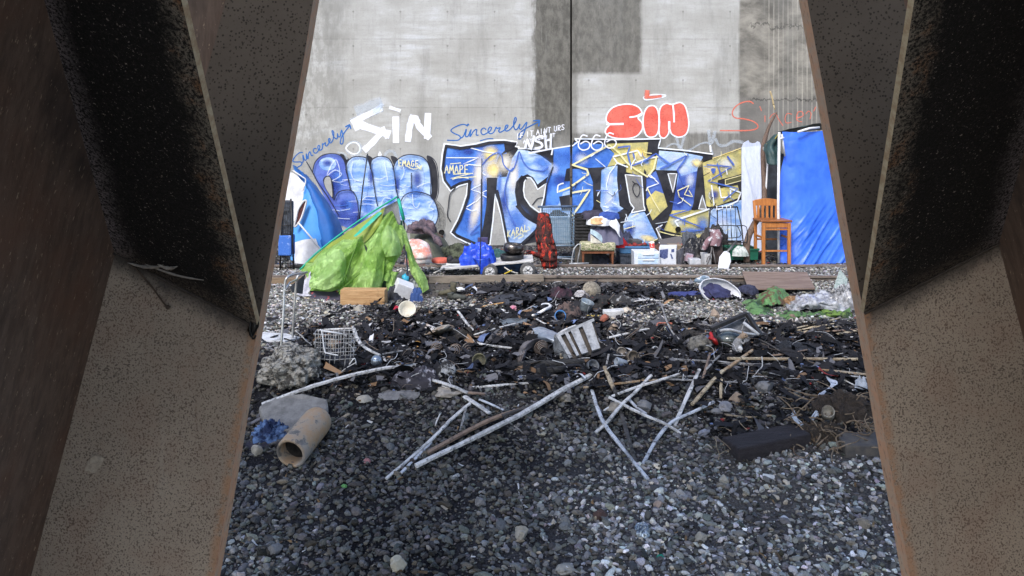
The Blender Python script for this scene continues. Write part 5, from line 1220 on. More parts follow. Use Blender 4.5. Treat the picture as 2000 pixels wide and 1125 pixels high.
def wl_z(px): return P(px, 524 + (px - 860) * (508 - 524) / 182, 12.1).z
c = P(934, 516, 12.3); g = Geo(); g.heap(Vector((c.x, 12.3, wl_z(934) + 0.0)), 0.27, 0.2, 0.26, 7, 0.6, up=1); drape(g, [P(947, 536, 12.07), P(946, 520, 12.07), P(940, 505, 12.1)], [0.05, 0.08, 0.12], [0.03, 0.05, 0.08], 0.02, 9, 6, 16, 12)
solo('plastic_bag', 'bright blue crumpled bag on the flat wagon', 'bag', g, M('bag_blue', (0.012, 0.045, 0.50), (0.03, 0.10, 0.66), rough=0.3, scale=14, bump=0.2), smooth=True)
g = Geo(); g.box(Vector((P(943, 474, 12.55).x, 12.55, P(0, 474, 12.55).z)), (0.165, 0.1, 0.17)); g.box(Vector((P(943, 490, 12.55).x, 12.55, P(0, 495, 12.55).z)), (0.15, 0.09, 0.18))
solo('carton', 'small dark violet box standing behind the bright blue bag', 'box', g, M('violet_box', (0.045, 0.04, 0.11), (0.07, 0.06, 0.15)), bevel=0.006)
c = Vector((P(1000, 0, 12.35).x, 12.35, wl_z(1000))); g = Geo(); g.lathe([(0.16, 0), (0.185, 0.01), (0.19, 0.085), (0.165, 0.085), (0.16, 0.02)], 26, Matrix.Translation(c)); Pn = solo('pan', 'wide black pan under the dented cooking pot on the wagon', 'pan', g, BLACKP, smooth=True)
g = Geo(); g.lathe([(0.10, 0), (0.15, 0.03), (0.165, 0.10), (0.155, 0.15), (0.13, 0.165), (0.125, 0.15), (0.14, 0.09)], 26, Matrix.Translation(c + Vector((0.01, 0, 0.09))) @ Matrix.Rotation(0.15, 4, 'Y')); g.tube([c + Vector((0.12, -0.1, 0.11)), c + Vector((0.30, -0.13, 0.15))], 0.013, 8)
solo('cooking_pot', 'dented dark metal cooking pot stacked in the black pan', 'pot', g, M('pot_metal', (0.20, 0.18, 0.17), (0.03, 0.028, 0.027), rough=0.25, metal=0.8, scale=6), smooth=True)
for (x, Y, tint, lab) in ((890, 12.25, 1, 'black and white trainer on the wagon beside the blue bag'),):
    c = Vector((P(x, 0, Y).x, Y, wl_z(x))); g = Geo(); g.blob(c + Vector((0, 0, 0.06)), (0.15, 0.055, 0.05), 3, 0.15, 2); g.blob(c + Vector((-0.09, 0, 0.10)), (0.055, 0.05, 0.06), 4, 0.1, 2)
    R_ = solo('shoe', lab, 'shoe', g, M('black_canvas', (0.03, 0.03, 0.035)), smooth=True)
    g = Geo(); g.grid(20, 3, lambda u, v: c + Vector((math.cos(u * 6.2832) * 0.158, math.sin(u * 6.2832) * 0.06, 0.008 + 0.03 * v)), wrap=True); part(R_, 'sole', g, WHITEP, smooth=True)
# plate with red lid on the ground
c = onground(864, 12.9, 0.0); c = Vector((c.x, 12.55, P(0, 517, 12.55).z)); g = Geo(); g.lathe([(0.07, 0), (0.16, 0.035), (0.165, 0.042), (0.07, 0.012)], 26, Matrix.Translation(c)); solo('plate', 'grey white plate under the salmon red lid left of the wagon', 'plate', g, M('plate_white', (0.62, 0.63, 0.66), (0.2, 0.2, 0.22), scale=14, contrast=(0.55, 0.7)), smooth=True)
g = Geo(); g.lathe([(0.135, 0.0), (0.145, 0.012), (0.14, 0.05), (0.125, 0.055)], 26, Matrix.Translation(c + Vector((0, 0, 0.045))) @ Matrix.Rotation(0.06, 4, 'X')); solo('lid', 'round salmon red lid resting on the pale plate', 'lid', g, M('salmon_red', (0.62, 0.14, 0.09), (0.52, 0.11, 0.07)), smooth=True)
g = Geo(); g.tube([P(937, 546, 11.85), P(939, 460, 11.95), P(940, 350, 12.1)], 0.008, 8); solo('stick', 'thin black rod standing upright in front of the flat wagon', 'rod', g, BLACKP, smooth=True, org=P(937, 546, 11.85))
# plaid jacket
t_ = NT('red_black_plaid'); n1 = t_.noise(t_.coord(scale=(1, 1, 0.5)), 11, 4, 0.6, 1.0); n2 = t_.noise(t_.coord(), 30, 3, 0.6); X_, Y__, Z_ = t_.xyz()
cx = ((X_ * 8.0 + n1 * 3.5 + Z_ * 1.5).frac() - 0.5).abs().step(0.18, 0.30); cz = ((Z_ * 6.0 + n1 * 4.0 - X_ * 2.0).frac() - 0.5).abs().step(0.20, 0.32)
c_ = t_.mix(cx * 0.75, (0.48, 0.035, 0.018), (0.03, 0.008, 0.008)); c_ = t_.mix(cz * 0.75, c_, (0.035, 0.012, 0.012)); c_ = t_.mix(n1.step(0.44, 0.54) * 0.9, c_, (0.012, 0.010, 0.010)); c_ = t_.mix(n2.step(0.62, 0.72) * 0.5, c_, (0.55, 0.20, 0.08))
PLAID = t_.finish(c_, 0.9, bump=n2, bstr=0.4)
g = Geo(); drape(g, [P(1075, 532, 12.9), P(1071, 505, 12.92), P(1066, 470, 12.98), P(1064, 440, 13.05), P(1063, 416, 13.1)], [0.085, 0.135, 0.14, 0.11, 0.05], [0.07, 0.1, 0.1, 0.08, 0.04], 0.035, 8, 2, 36, 44)
g.tube(catmull([P(1058, 500, 12.85), P(1046, 497, 12.8), P(1030, 492, 12.75), P(1014, 498, 12.7)], 5), [0.05 - 0.0022 * i for i in range(16)], 10)
solo('plaid_jacket', 'red and black plaid jacket hung on the shopping trolley end', 'jacket', g, PLAID, smooth=True)
# shopping trolley
CARTM = M('trolley_blue', (0.16, 0.27, 0.40), (0.28, 0.36, 0.46), rough=0.4, metal=0.4, scale=20, bump=0.1)
K = thing('shopping_trolley', 'blue grey wire shopping trolley standing end on against the mural', 'trolley', onground(1088, 14.0))
def cage(g, x0, x1, yt, yb, Y, dep, nx, ny, r=0.0045, inset=3):
    q = lambda x, y, d: P(x, y, Y) + Vector((0, d, 0))
    for d in (0, dep):
        for i in range(nx + 1):
            f_ = i / nx; g.tube([q(x0 + (x1 - x0) * f_, yt, d), q(x0 + inset + (x1 - x0 - 2 * inset) * f_, yb, d)], r, 4, caps=False)
        for j in range(ny + 1):
            f_ = j / ny; y = yt + (yb - yt) * f_; g.tube([q(x0 + inset * f_, y, d), q(x1 - inset * f_, y, d)], r, 4, caps=False)
    for j in range(ny + 1):
        f_ = j / ny; y = yt + (yb - yt) * f_
        for x in (x0 + inset * f_, x1 - inset * f_): g.tube([q(x, y, 0), q(x, y, dep)], r, 4, caps=False)
    for i in range(0, nx + 1, 2):
        f_ = i / nx; x = x0 + inset + (x1 - x0 - 2 * inset) * f_; g.tube([q(x, yb, 0), q(x, yb, dep)], r, 4, caps=False)
g = Geo(); cage(g, 1060, 1121, 410, 478, 13.9, 0.75, 16, 8, 0.005); part(K, 'basket', g, CARTM, smooth=True)
g = Geo()
for x in (1059, 1122):
    g.tube([P(x, 402, 13.85), P(x - 1, 480, 13.9), P(x + 2, 508, 13.9)], 0.013, 8); g.tube([P(x, 480, 13.9), P(x, 480, 13.9) + Vector((0, .8, 0))], 0.011, 8)
g.tube([P(1060, 480, 13.88), P(1122, 480, 13.88)], 0.012, 8); g.tube([P(1062, 502, 13.9), P(1124, 502, 13.9)], 0.011, 8)
part(K, 'frame', g, CARTM, smooth=True)
g = Geo(); g.tube([P(1050, 404, 13.8), P(1128, 403, 13.8)], 0.02, 10); part(K, 'handle', g, M('handle_blue', (0.10, 0.15, 0.25)), smooth=True)
for x, d in ((1064, 0), (1122, 0), (1068, .7), (1118, .7)):
    c = onground(x, 13.9 + d, 0.055); g = Geo(); g.lathe([(0.02, -.018), (0.052, -.018), (0.055, 0), (0.052, .018), (0.02, .018)], 16, Matrix.Translation(c) @ Matrix.Rotation(math.radians(90), 4, 'Y')); part(K, 'wheel', g, BLACKP, smooth=True)
g = Geo(); g.box(P(1092, 447, 14.25), (0.40, 0.5, 0.50)); solo('storage_box', 'pale blue plastic box carried inside the shopping trolley', 'box', g, M('pale_blue_plastic', (0.28, 0.42, 0.58), (0.40, 0.52, 0.64), rough=0.4), bevel=0.02)
bundle('cloth_bundle', 'dark wet cloth bundle in the trolley on top of the pale blue box', 'clothes', 1090, 421, 46, 18, 14.2, M('dark_teal_cloth', (0.02, 0.03, 0.04), (0.06, 0.08, 0.10), scale=10), 3, 0.5, lift=0.74)
# black slatted crate
g = Geo(); x0, x1 = P(1123, 0, 13.75).x, P(1153, 0, 13.75).x; zt, zb = P(0, 419, 13.75).z, P(0, 476, 13.75).z
for k in range(9):
    z = zb + (zt - zb - 0.02 * 0) * (k + 0.5) / 9; sk = 0.0
    for yy in (13.75, 14.15): g.box(((x0 + x1) / 2, yy, z), (x1 - x0, 0.02, (zt - zb) / 9 * 0.62))
    for xx in (x0, x1): g.box((xx, 13.95, z), (0.02, 0.4, (zt - zb) / 9 * 0.62))
for xx in (x0 + .012, (x0 + x1) / 2, x1 - .012): g.box((xx, 13.765, (zt + zb) / 2), (0.03, 0.02, zt - zb))
g.box(((x0 + x1) / 2, 13.95, zb - .01), (x1 - x0, 0.42, 0.02)); g.box(((x0 + x1) / 2, 13.95, (zt + zb) / 2 - 0.02), (x1 - x0 - 0.06, 0.32, (zt - zb) - 0.08))
solo('plastic_crate', 'black slatted plastic crate wedged beside the shopping trolley', 'crate', g, BLACKP, bevel=0.003)
g = Geo(); g.box((P(1138, 0, 13.95).x, 13.95, (zb - 0.02 + hgt(1, 14)) / 2), (0.30, 0.36, zb - 0.02 - hgt(1, 14)))
solo('carton', 'dark battered box under the black slatted crate', 'box', g, M('dark_card', (0.05, 0.045, 0.04), (0.09, 0.08, 0.07), scale=8), bevel=0.015)
# folding wire frame, pale, below crate
g = Geo(); g.tube(catmull([P(1116, 516, 13.5), P(1120, 490, 13.5), P(1128, 478, 13.5), P(1134, 480, 13.52), P(1130, 500, 13.55), P(1128, 514, 13.6)], 5), 0.011, 8); g.tube([P(1112, 515, 13.45), P(1150, 514, 13.45)], 0.012, 8); g.tube([P(1086, 504, 13.5), P(1120, 506, 13.5)], 0.012, 8)
solo('metal_hoop', 'loose bent pale metal hoop left of the floral footstool', 'hoop', g, M('pale_tube', (0.62, 0.65, 0.70), rough=0.4, metal=0.3), smooth=True)
# floral footstool
t_ = NT('floral_cloth'); v_, vn = t_.voro(t_.coord(), 16); n_ = t_.noise(t_.coord(), 22, 3, 0.6, 1.5)
FL = t_.finish(t_.mix(((n_ - 0.5).abs()).step(0.05, 0.02), t_.mix(v_.step(0.42, 0.3), (0.50, 0.47, 0.33), (0.24, 0.28, 0.14)), (0.06, 0.08, 0.03)), 0.9)
St = thing('footstool', 'low footstool with floral upholstered top and brown wooden legs', 'footstool', onground(1168, 13.6))
x0, x1 = P(1134, 0, 13.5).x, P(1203, 0, 13.5).x; zt, zb = P(0, 474, 13.5).z, P(0, 491, 13.5).z
g = Geo(); g.box(((x0 + x1) / 2, 13.72, (zt + zb) / 2), (x1 - x0, 0.44, zt - zb)); part(St, 'cushion', g, FL, bevel=0.035, smooth=True)
g = Geo(); g.box(((x0 + x1) / 2, 13.72, zb - 0.02), (x1 - x0 - .05, 0.38, 0.045)); part(St, 'apron', g, M('brown_wood', (0.22, 0.085, 0.04), (0.14, 0.05, 0.025), scale=9, stretch=(4, 4, 0.8)))
for xx in (x0 + .05, x1 - .05):
    for yy in (13.56, 13.88):
        gb = hgt(xx, yy); g = Geo(); g.tube([Vector((xx, yy, gb)), Vector((xx, yy, (gb + zb) / 2)), Vector((xx, yy, zb - 0.001))], [0.016, 0.022, 0.027], 8); part(St, 'leg', g, M('brown_wood', (0.2,) * 3))
bundle('cloth_bundle', 'dark rags stuffed under the floral footstool', 'clothes', 1168, 512, 50, 22, 13.9, M('black_rag', (0.012, 0.012, 0.016), (0.05, 0.05, 0.07), scale=9), 8)
# folded clothes on the footstool
tops = zt
def pile(label, px, py, wpx, hpx, Y, m, seed, name='folded_clothes'):
    g = Geo(); zc = P(0, py, Y).z; g.heap(Vector((P(px, 0, Y).x, Y, zc)), wpx / 2 / F * Y, 0.19, hpx / F * Y / 1.1, seed, 0.3, up=1, flat=0.35)
    return solo(name, label, 'clothes', g, m, smooth=True)
pile('slate blue and cream blanket folded on the floral footstool', 1181, 474, 60, 36, 13.72, M('slate_cloth', (0.12, 0.12, 0.19), (0.16, 0.16, 0.24), scale=3, rough=0.9), 11)
g = Geo(); g.sheet(px_rows([[(1153, 447, 13.58), (1165, 452, 13.53), (1178, 462, 13.53)], [(1153, 456, 13.54), (1163, 462, 13.5), (1176, 474, 13.5)]]), 6, 0.006, 6, 2); solo('towel', 'light blue towel strip hanging on the slate blanket', 'towel', g, M('towel_blue', (0.42, 0.56, 0.66)), smooth=True)
g = Geo(); g.sheet(px_rows([[(1153, 457, 13.54), (1160, 463, 13.5), (1176, 474, 13.5)], [(1153, 474, 13.52), (1162, 475, 13.48), (1174, 476, 13.5)]]), 6, 0.008, 6, 3); solo('towel', 'cream towel corner under the light blue strip', 'towel', g, M('towel_cream', (0.62, 0.60, 0.52)), smooth=True)
pile('white crumpled sheet heaped on the slate blanket, under a blue cloth', 1178, 436, 58, 14, 13.7, M('sheet_white', (0.72, 0.74, 0.78), (0.60, 0.63, 0.70), scale=4), 4)
g = Geo(); g.sheet(px_rows([[(1196, 424, 13.6), (1205, 428, 13.55), (1212, 440, 13.55)], [(1190, 438, 13.5), (1202, 444, 13.48), (1210, 452, 13.5)], [(1198, 448, 13.5), (1206, 456, 13.47), (1213, 464, 13.5)]]), 6, 0.012, 6, 3); solo('towel', 'white towel end hanging down the right of the blanket', 'towel', g, M('sheet_white', (0.7,) * 3), smooth=True)
g = Geo(); g.sheet(px_rows([[(1152, 427, 13.55), (1168, 425, 13.5), (1184, 428, 13.5)], [(1153, 437, 13.5), (1168, 438, 13.45), (1182, 436, 13.47)]]), 7, 0.014, 6, 7); solo('towel', 'peach coloured cloth tucked in the white sheet', 'cloth', g, M('peach_cloth', (0.72, 0.45, 0.24)), smooth=True)
pile('deep blue cloth on top of the white sheet', 1186, 424, 40, 10, 13.75, M('deep_blue_cloth', (0.02, 0.05, 0.24), (0.04, 0.09, 0.34)), 6)
pile('dark purple cloth at the very top of the clothes pile', 1160, 424, 50, 13, 13.85, M('dark_purple_cloth', (0.025, 0.022, 0.04), (0.05, 0.045, 0.075)), 8)
g = Geo(); g.heap(P(1210, 480, 13.8), 0.12, 0.1, 0.13, 5, 0.5, up=1); solo('cloth_bundle', 'small bright red cloth between the footstool and blue bin', 'clothes', g, M('red_cloth', (0.50, 0.015, 0.02), (0.35, 0.01, 0.015)), smooth=True)
# blue bin on dark crate
def open_bin(g, x0, x1, yt, yb, Y, dep, th=0.012, taper=0.03):
    X0, X1, ZT, ZB = P(x0, 0, Y).x, P(x1, 0, Y).x, P(0, yt, Y).z, P(0, yb, Y).z
    cx_, W_2 = (X0 + X1) / 2, (X1 - X0) / 2
    def ring(k, z, o): return [Vector((cx_ - W_2 * k + o, Y + o, z)), Vector((cx_ + W_2 * k - o, Y + o, z)), Vector((cx_ + W_2 * k - o, Y + dep - o, z)), Vector((cx_ - W_2 * k + o, Y + dep - o, z))]
    rs = [ring(1 - taper * 2, ZB, 0), ring(1, ZT, 0), ring(1, ZT, th), ring(1 - taper * 2, ZB + th, th)]
    b = len(g.v)
    for r_ in rs: g.v += r_
    for i in range(3):
        for k in range(4): g.face((b + i * 4 + k, b + i * 4 + (k + 1) % 4, b + (i + 1) * 4 + (k + 1) % 4, b + (i + 1) * 4 + k))
    g.face((b + 3, b + 2, b + 1, b)); g.face((b + 12, b + 13, b + 14, b + 15))
    W2 = W_2 * 1.03
    for (cxx, cyy, sx, sy) in ((cx_, Y - .006, W2 * 2, 0.02), (cx_, Y + dep + .006, W2 * 2, 0.02)): g.box((cxx, cyy, ZT - .015), (sx, sy, 0.035))
    for s_ in (-1, 1): g.box((cx_ + s_ * W2, Y + dep / 2, ZT - .015), (0.02, dep - 0.012, 0.035))
    return g
g = Geo(); open_bin(g, 1209, 1273, 481, 495, 13.75, 0.42); solo('storage_bin', 'blue plastic bin resting on the dark crate under the mural', 'bin', g, M('bin_blue', (0.045, 0.13, 0.27), (0.06, 0.16, 0.32), rough=0.45), bevel=0.004)
g = Geo(); open_bin(g, 1211, 1262, 496, 517, 13.7, 0.45)
for i in range(7): g.box((P(1226 + i * 5, 0, 13.69).x, 13.69, P(0, 507, 13.69).z), (0.02, 0.012, 0.14))
solo('plastic_crate', 'dark navy lattice crate below the blue bin', 'crate', g, M('navy_plastic', (0.02, 0.028, 0.045), (0.05, 0.06, 0.085)), bevel=0.003)
g = Geo()
for i in range(5): g.blob(P(1222 + i * 9, 479 + (i % 2) * 2, 13.95), (0.06, 0.06, 0.05), i, 0.4, 2)
solo('shoe_pile', 'dark red and black shoes heaped inside the blue bin', 'shoes', g, M('dark_red_mix', (0.25, 0.03, 0.03), (0.02, 0.02, 0.025), scale=7, contrast=(0.45, 0.55)), smooth=True)
# white drawers
Dw = thing('drawer_unit', 'small white and pale blue plastic drawer unit in front of the navy crate', 'drawers', onground(1265, 13.35))
FR = M('drawer_frame', (0.60, 0.66, 0.78), (0.72, 0.75, 0.80), rough=0.4)
x0, x1 = P(1239, 0, 13.35).x, P(1289, 0, 13.35).x; zt, zb = P(0, 492, 13.35).z, hgt(2.3, 13.4)
g = Geo(); g.box(((x0 + x1) / 2, 13.55, (zt + zb) / 2), (x1 - x0, 0.36, zt - zb)); part(Dw, 'cabinet', g, FR, bevel=0.006)
for (ya, yb) in ((495, 504), (506, 516)):
    g = Geo(); g.box(((x0 + x1) / 2 + .02, 13.362, (P(0, ya, 13.35).z + P(0, yb, 13.35).z) / 2), (x1 - x0 - .09, 0.02, abs(P(0, ya, 13.35).z - P(0, yb, 13.35).z))); dr = part(Dw, 'drawer', g, M('drawer_face', (0.42, 0.58, 0.80), (0.66, 0.74, 0.84), rough=0.3, scale=9), bevel=0.004)
    g = Geo(); g.box(((x0 + x1) / 2 + .02, 13.345, P(0, ya + 2, 13.35).z), (0.2, 0.02, 0.018)); part(dr, 'handle', g, WHITEP, bevel=0.003)
g = Geo(); c = Vector((P(1275, 0, 13.45).x, 13.45, zt + 0.001)); g.lathe([(0.042, 0), (0.045, 0.01), (0.045, 0.16), (0.035, 0.165), (0.034, 0.15)], 18, Matrix.Translation(c) @ Matrix.Rotation(-0.12, 4, 'Y'))
t_ = NT('red_white_label'); X_, Y__, Z_ = t_.xyz(); bnd = ((Z_ - 0.06).step(0.0, 0.004)) * ((Z_ - 0.145).step(0.004, 0.0)); n_ = t_.noise(t_.coord(), 30, 2, 0.5)
solo('tin_can', 'red and white tin can standing on the white drawer unit', 'can', g, t_.finish(t_.mix(bnd * n_.step(0.35, 0.45), (0.74, 0.74, 0.74), (0.55, 0.05, 0.04)), 0.4), smooth=True)
# printed appliance carton
Bx = thing('carton', 'white carton printed with navy pictures, right of the drawer unit', 'box', onground(1308, 13.45))
x0, x1 = P(1287, 0, 13.45).x, P(1321, 0, 13.45).x; zt, zb = P(0, 484, 13.45).z, hgt(2.75, 13.5)
g = Geo(); g.prism([Vector((x0, 13.45, zb)), Vector((x1, 13.45, zb)), Vector((x1, 13.45, zt)), Vector((x0, 13.45, zt))], (0.10, 0.42, 0)); part(Bx, 'carton_body', g, M('carton_white', (0.66, 0.69, 0.76), (0.58, 0.61, 0.68), scale=5), bevel=0.004)
g = Geo(); g.ngon([P(1289, 488, 13.447), P(1305, 486, 13.447), P(1304, 503, 13.447), P(1298, 506, 13.447), P(1288, 502, 13.447)]); g.ngon([P(1311, 487, 13.447), P(1317, 486, 13.447), P(1317, 492, 13.447), P(1311, 493, 13.447)]); g.ngon([P(1309, 497, 13.447), P(1311, 495, 13.447), P(1315, 505, 13.447), P(1312, 506, 13.447)])
part(Bx, 'printed_picture', g, M('navy_print', (0.035, 0.05, 0.16), (0.10, 0.13, 0.28), scale=30, bump=0))
g = Geo(); g.prism([P(1322, 490, 13.42), P(1336, 483, 13.8), P(1337, 515, 13.8), P(1323, 517, 13.42)], (0.03, 0.1, 0)); solo('carton', 'brown grey open carton behind the printed white carton', 'box', g, M('grey_card', (0.33, 0.31, 0.31), (0.10, 0.10, 0.13), scale=12))
# tilted panel with red smears and dark bags behind
g = Geo(); g.prism([P(1286, 470, 14.6), P(1330, 462, 14.5), P(1334, 484, 14.2), P(1294, 484, 14.3)], (0, 0.04, 0.01)); solo('panel', 'dark grey tilted panel with red paint smears behind the printed carton', 'panel', g, M('smeared_panel', (0.10, 0.095, 0.10), (0.30, 0.07, 0.04), scale=7, contrast=(0.55, 0.7)))
bundle('bag', 'black bin bag slumped between the cartons and wire luggage cart', 'bag', 1362, 512, 66, 44, 13.95, M('bin_bag', (0.010, 0.010, 0.012), (0.022, 0.022, 0.026), rough=0.28, scale=10), 21, 0.7, 0.6)
bundle('cloth_bundle', 'black white and rust coloured clothes in front of the luggage cart', 'clothes', 1345, 505, 34, 30, 13.8, M('mixed_cloth', (0.03, 0.03, 0.04), (0.40, 0.42, 0.46), scale=9, contrast=(0.55, 0.68)), 23, 0.7)
g = Geo(); g.box((P(1357, 0, 13.45).x, 13.5, P(0, 511, 13.45).z), (0.20, 0.18, 0.10)); solo('storage_box', 'small frosted white box at the foot of the black bin bag', 'box', g, M('frosted_white', (0.42, 0.45, 0.50), (0.55, 0.56, 0.60), rough=0.35), bevel=0.01)
g = Geo(); g.box((P(1347, 0, 13.55).x, 13.62, P(0, 504, 13.55).z), (0.12, 0.1, 0.14), Matrix.Rotation(0.2, 3, 'Y')); solo('carton', 'small pink and grey packet leaning behind the frosted box', 'box', g, M('pink_packet', (0.35, 0.22, 0.26), (0.30, 0.32, 0.40), scale=12), bevel=0.004)
# luggage cart: black wire rack
Rk = thing('luggage_cart', 'tall black wire luggage cart leaning in front of the white board', 'luggage cart', onground(1420, 13.9))
IRON = M('black_iron', (0.018, 0.019, 0.022), (0.04, 0.04, 0.045), rough=0.5, metal=0.4, bump=0.1)
g = Geo()
g.tube(catmull([P(1383, 512, 13.6), P(1384, 460, 13.75), P(1387, 410, 13.95), P(1390, 406, 13.97), P(1440, 404, 13.97)], 5), 0.014, 8)
g.tube([P(1402, 512, 13.7), P(1401, 410, 14.0)], 0.011, 8); g.tube([P(1440, 404, 13.97), P(1448, 440, 13.9), P(1456, 512, 13.75)], 0.012, 8)
part(Rk, 'frame', g, IRON, smooth=True)
g = Geo()
for x in (1400, 1411, 1419, 1427, 1436): g.tube([P(x, 404, 13.95), P(x + 1, 440, 13.92), P(x + 2 + (x - 1400) * .1, 512, 13.8)], 0.006, 6)
for y in (470, 478, 486, 494, 502): g.tube([P(1404, y, 13.8), P(1452, y, 13.8)], 0.0045, 6)
part(Rk, 'rack_wires', g, IRON, smooth=True)
g = Geo(); g.tube(catmull([P(1390, 446, 13.7), P(1398, 441, 13.7), P(1436, 441, 13.7), P(1443, 447, 13.7), P(1444, 463, 13.7), P(1394, 463, 13.7)], 3, True), 0.008, 6, closed=True); g.tube(catmull([P(1436, 441, 13.7), P(1454, 441, 13.75), P(1459, 448, 13.75), P(1459, 470, 13.72), P(1450, 474, 13.7), P(1400, 470, 13.65)], 4), 0.008, 6)
for i in range(8): g.tube([P(1398 + i * 6, 441, 13.7), P(1398 + i * 6, 463, 13.7)], 0.004, 4)
part(Rk, 'wire_shelf', g, IRON, smooth=True)
for x in (1400, 1411, 1419, 1427):
    g = Geo(); g.tube([P(x, 402, 13.94), P(x, 411, 13.94)], 0.009, 6); part(Rk, 'peg', g, WHITEP, smooth=True)
g = Geo(); g.tube(catmull([P(1381, 517, 13.4), P(1386, 505, 13.45), P(1390, 485, 13.55), P(1393, 462, 13.7)], 4), 0.012, 6); g.tube([P(1398, 516, 13.4), P(1391, 480, 13.6)], 0.012, 6); g.tube(catmull([P(1380, 512, 13.38), P(1383, 502, 13.4), P(1387, 502, 13.4), P(1390, 512, 13.38)], 4), 0.010, 6)
solo('folded_stand', 'grey folded stand with looped foot leaning on the luggage cart', 'stand', g, M('grey_tube', (0.16, 0.15, 0.15), rough=0.5, metal=0.4), smooth=True)
g = Geo(); drape(g, [P(1396, 480, 13.62), P(1400, 462, 13.66), P(1396, 448, 13.7)], [0.08, 0.09, 0.05], [0.06, 0.06, 0.04], 0.03, 9, 4, 20, 16); drape(g, [P(1374, 488, 13.6), P(1382, 470, 13.62), P(1390, 462, 13.66)], [0.03, 0.05, 0.04], [0.03, 0.03, 0.03], 0.02, 9, 5, 16, 12)
solo('cloth_bundle', 'tangled pink grey and white rags hooked on the luggage cart', 'rags', g, M('rag_mix', (0.22, 0.13, 0.15), (0.55, 0.57, 0.62), scale=10, contrast=(0.5, 0.6)), smooth=True)
g = Geo(); drape(g, [P(1400, 512, 13.75), P(1400, 490, 13.75), P(1402, 472, 13.8)], [0.09, 0.10, 0.06], [0.1, 0.1, 0.06], 0.03, 8, 8, 20, 16); solo('bag', 'dark brown bag standing at the foot of the luggage cart', 'bag', g, M('dark_brown_bag', (0.03, 0.022, 0.022), (0.06, 0.045, 0.045)), smooth=True)
g = Geo(); open_bin(g, 1426, 1482, 486, 508, 13.75, 0.5); solo('storage_bin', 'dark green plastic tub behind the white shovel', 'bin', g, M('green_plastic', (0.010, 0.085, 0.055), (0.015, 0.12, 0.075), rough=0.35), bevel=0.006)
g = Geo(); g.heap(P(1446, 497, 13.68), 0.13, 0.08, 0.12, 9, 0.5, up=1); solo('plastic_bag', 'white carrier bag scrap stuck on the green tub', 'bag', g, M('carrier_white', (0.62, 0.66, 0.66), (0.30, 0.36, 0.34), rough=0.4, scale=14), smooth=True)
# white plank board leaning on the wall
g = Geo(); rr = random.Random(8); top = [(1449, 288), (1453, 279), (1458, 276), (1462, 274), (1464, 278), (1470, 280), (1476, 279), (1480, 276), (1484, 278), (1486, 284)]
q = [P(1449, 492, 15.5)] + [P(x, y, 16.05) for x, y in top] + [P(1487, 340, 15.95), P(1488, 420, 15.75), P(1492, 492, 15.5)]
g.prism(q, (0, 0.03, 0)); solo('board', 'tall white board with torn top edge leaning against the wall', 'board', g, M('board_white', (0.60, 0.66, 0.82), (0.50, 0.56, 0.74), rough=0.6, scale=4, stretch=(5, 5, 0.5)))
# crooked branch
BARK = M('bark', (0.16, 0.11, 0.085), (0.09, 0.062, 0.05), scale=14, stretch=(3, 3, 0.6), bump=0.6); PALEW = M('pale_branch', (0.52, 0.42, 0.24), (0.40, 0.30, 0.16), scale=14, stretch=(3, 3, .6))
Br = thing('branch', 'crooked bare brown branch standing between the white board and tarp shelter', 'branch', onground(1455, 14.0))
g = Geo(); pts = catmull([P(1458, 512, 13.75), P(1460, 470, 13.8), P(1472, 440, 13.95), P(1487, 415, 14.1), P(1493, 380, 14.3), P(1491, 330, 14.5), P(1490, 290, 14.6), P(1497, 262, 14.7)], 6); g.tube(pts, [0.062 - 0.022 * i / (len(pts) - 1) for i in range(len(pts))], 10); part(Br, 'trunk', g, BARK, smooth=True)
g = Geo(); pts = catmull([P(1497, 262, 14.7), P(1503, 245, 14.72), P(1512, 228, 14.75), P(1517, 219, 14.75)], 5); g.tube(pts, [0.036 - 0.02 * i / (len(pts) - 1) for i in range(len(pts))], 8); part(Br, 'limb', g, BARK, smooth=True)
g = Geo(); g.tube(catmull([P(1511, 205, 14.75), P(1508, 190, 14.75), P(1504, 178, 14.75)], 4), 0.016, 8); g.tube([P(1513, 214, 14.74), P(1511, 204, 14.75)], 0.012, 8); part(Br, 'twig', g, PALEW, smooth=True)
# blue tarp shelter
Tp = thing('tarp_shelter', 'makeshift shelter of bright blue tarp over white pipe posts', 'shelter', onground(1585, 13.9))
t_ = NT('blue_tarp'); n_ = t_.noise(t_.coord(), 2.0, 4, 0.6); X_, Y__, Z_ = t_.xyz(); f_ = t_.noise(t_.coord(scale=(1, 1, 1)), 60, 3, 0.7); dg = t_.noise(t_.combine(X_ * 0.62 + Z_ * 0.78, 0.0, (X_ * 0.78 - Z_ * 0.62) * 9.0), 1.0, 3, 0.6, 0.6)
lowm = Z_.step(1.25, 0.6)
TARP = t_.finish(t_.mix(f_.step(0.62, 0.78) * n_.step(0.45, 0.6) * 0.4, t_.mix(n_.step(0.3, 0.7), (0.018, 0.11, 0.66), (0.045, 0.17, 0.78)), (0.25, 0.40, 0.88)), 0.38, bump=dg * (lowm * 0.5 + 0.1) + f_ * 0.05, bstr=0.5, bdist=0.05, spec=0.5)
g = Geo()
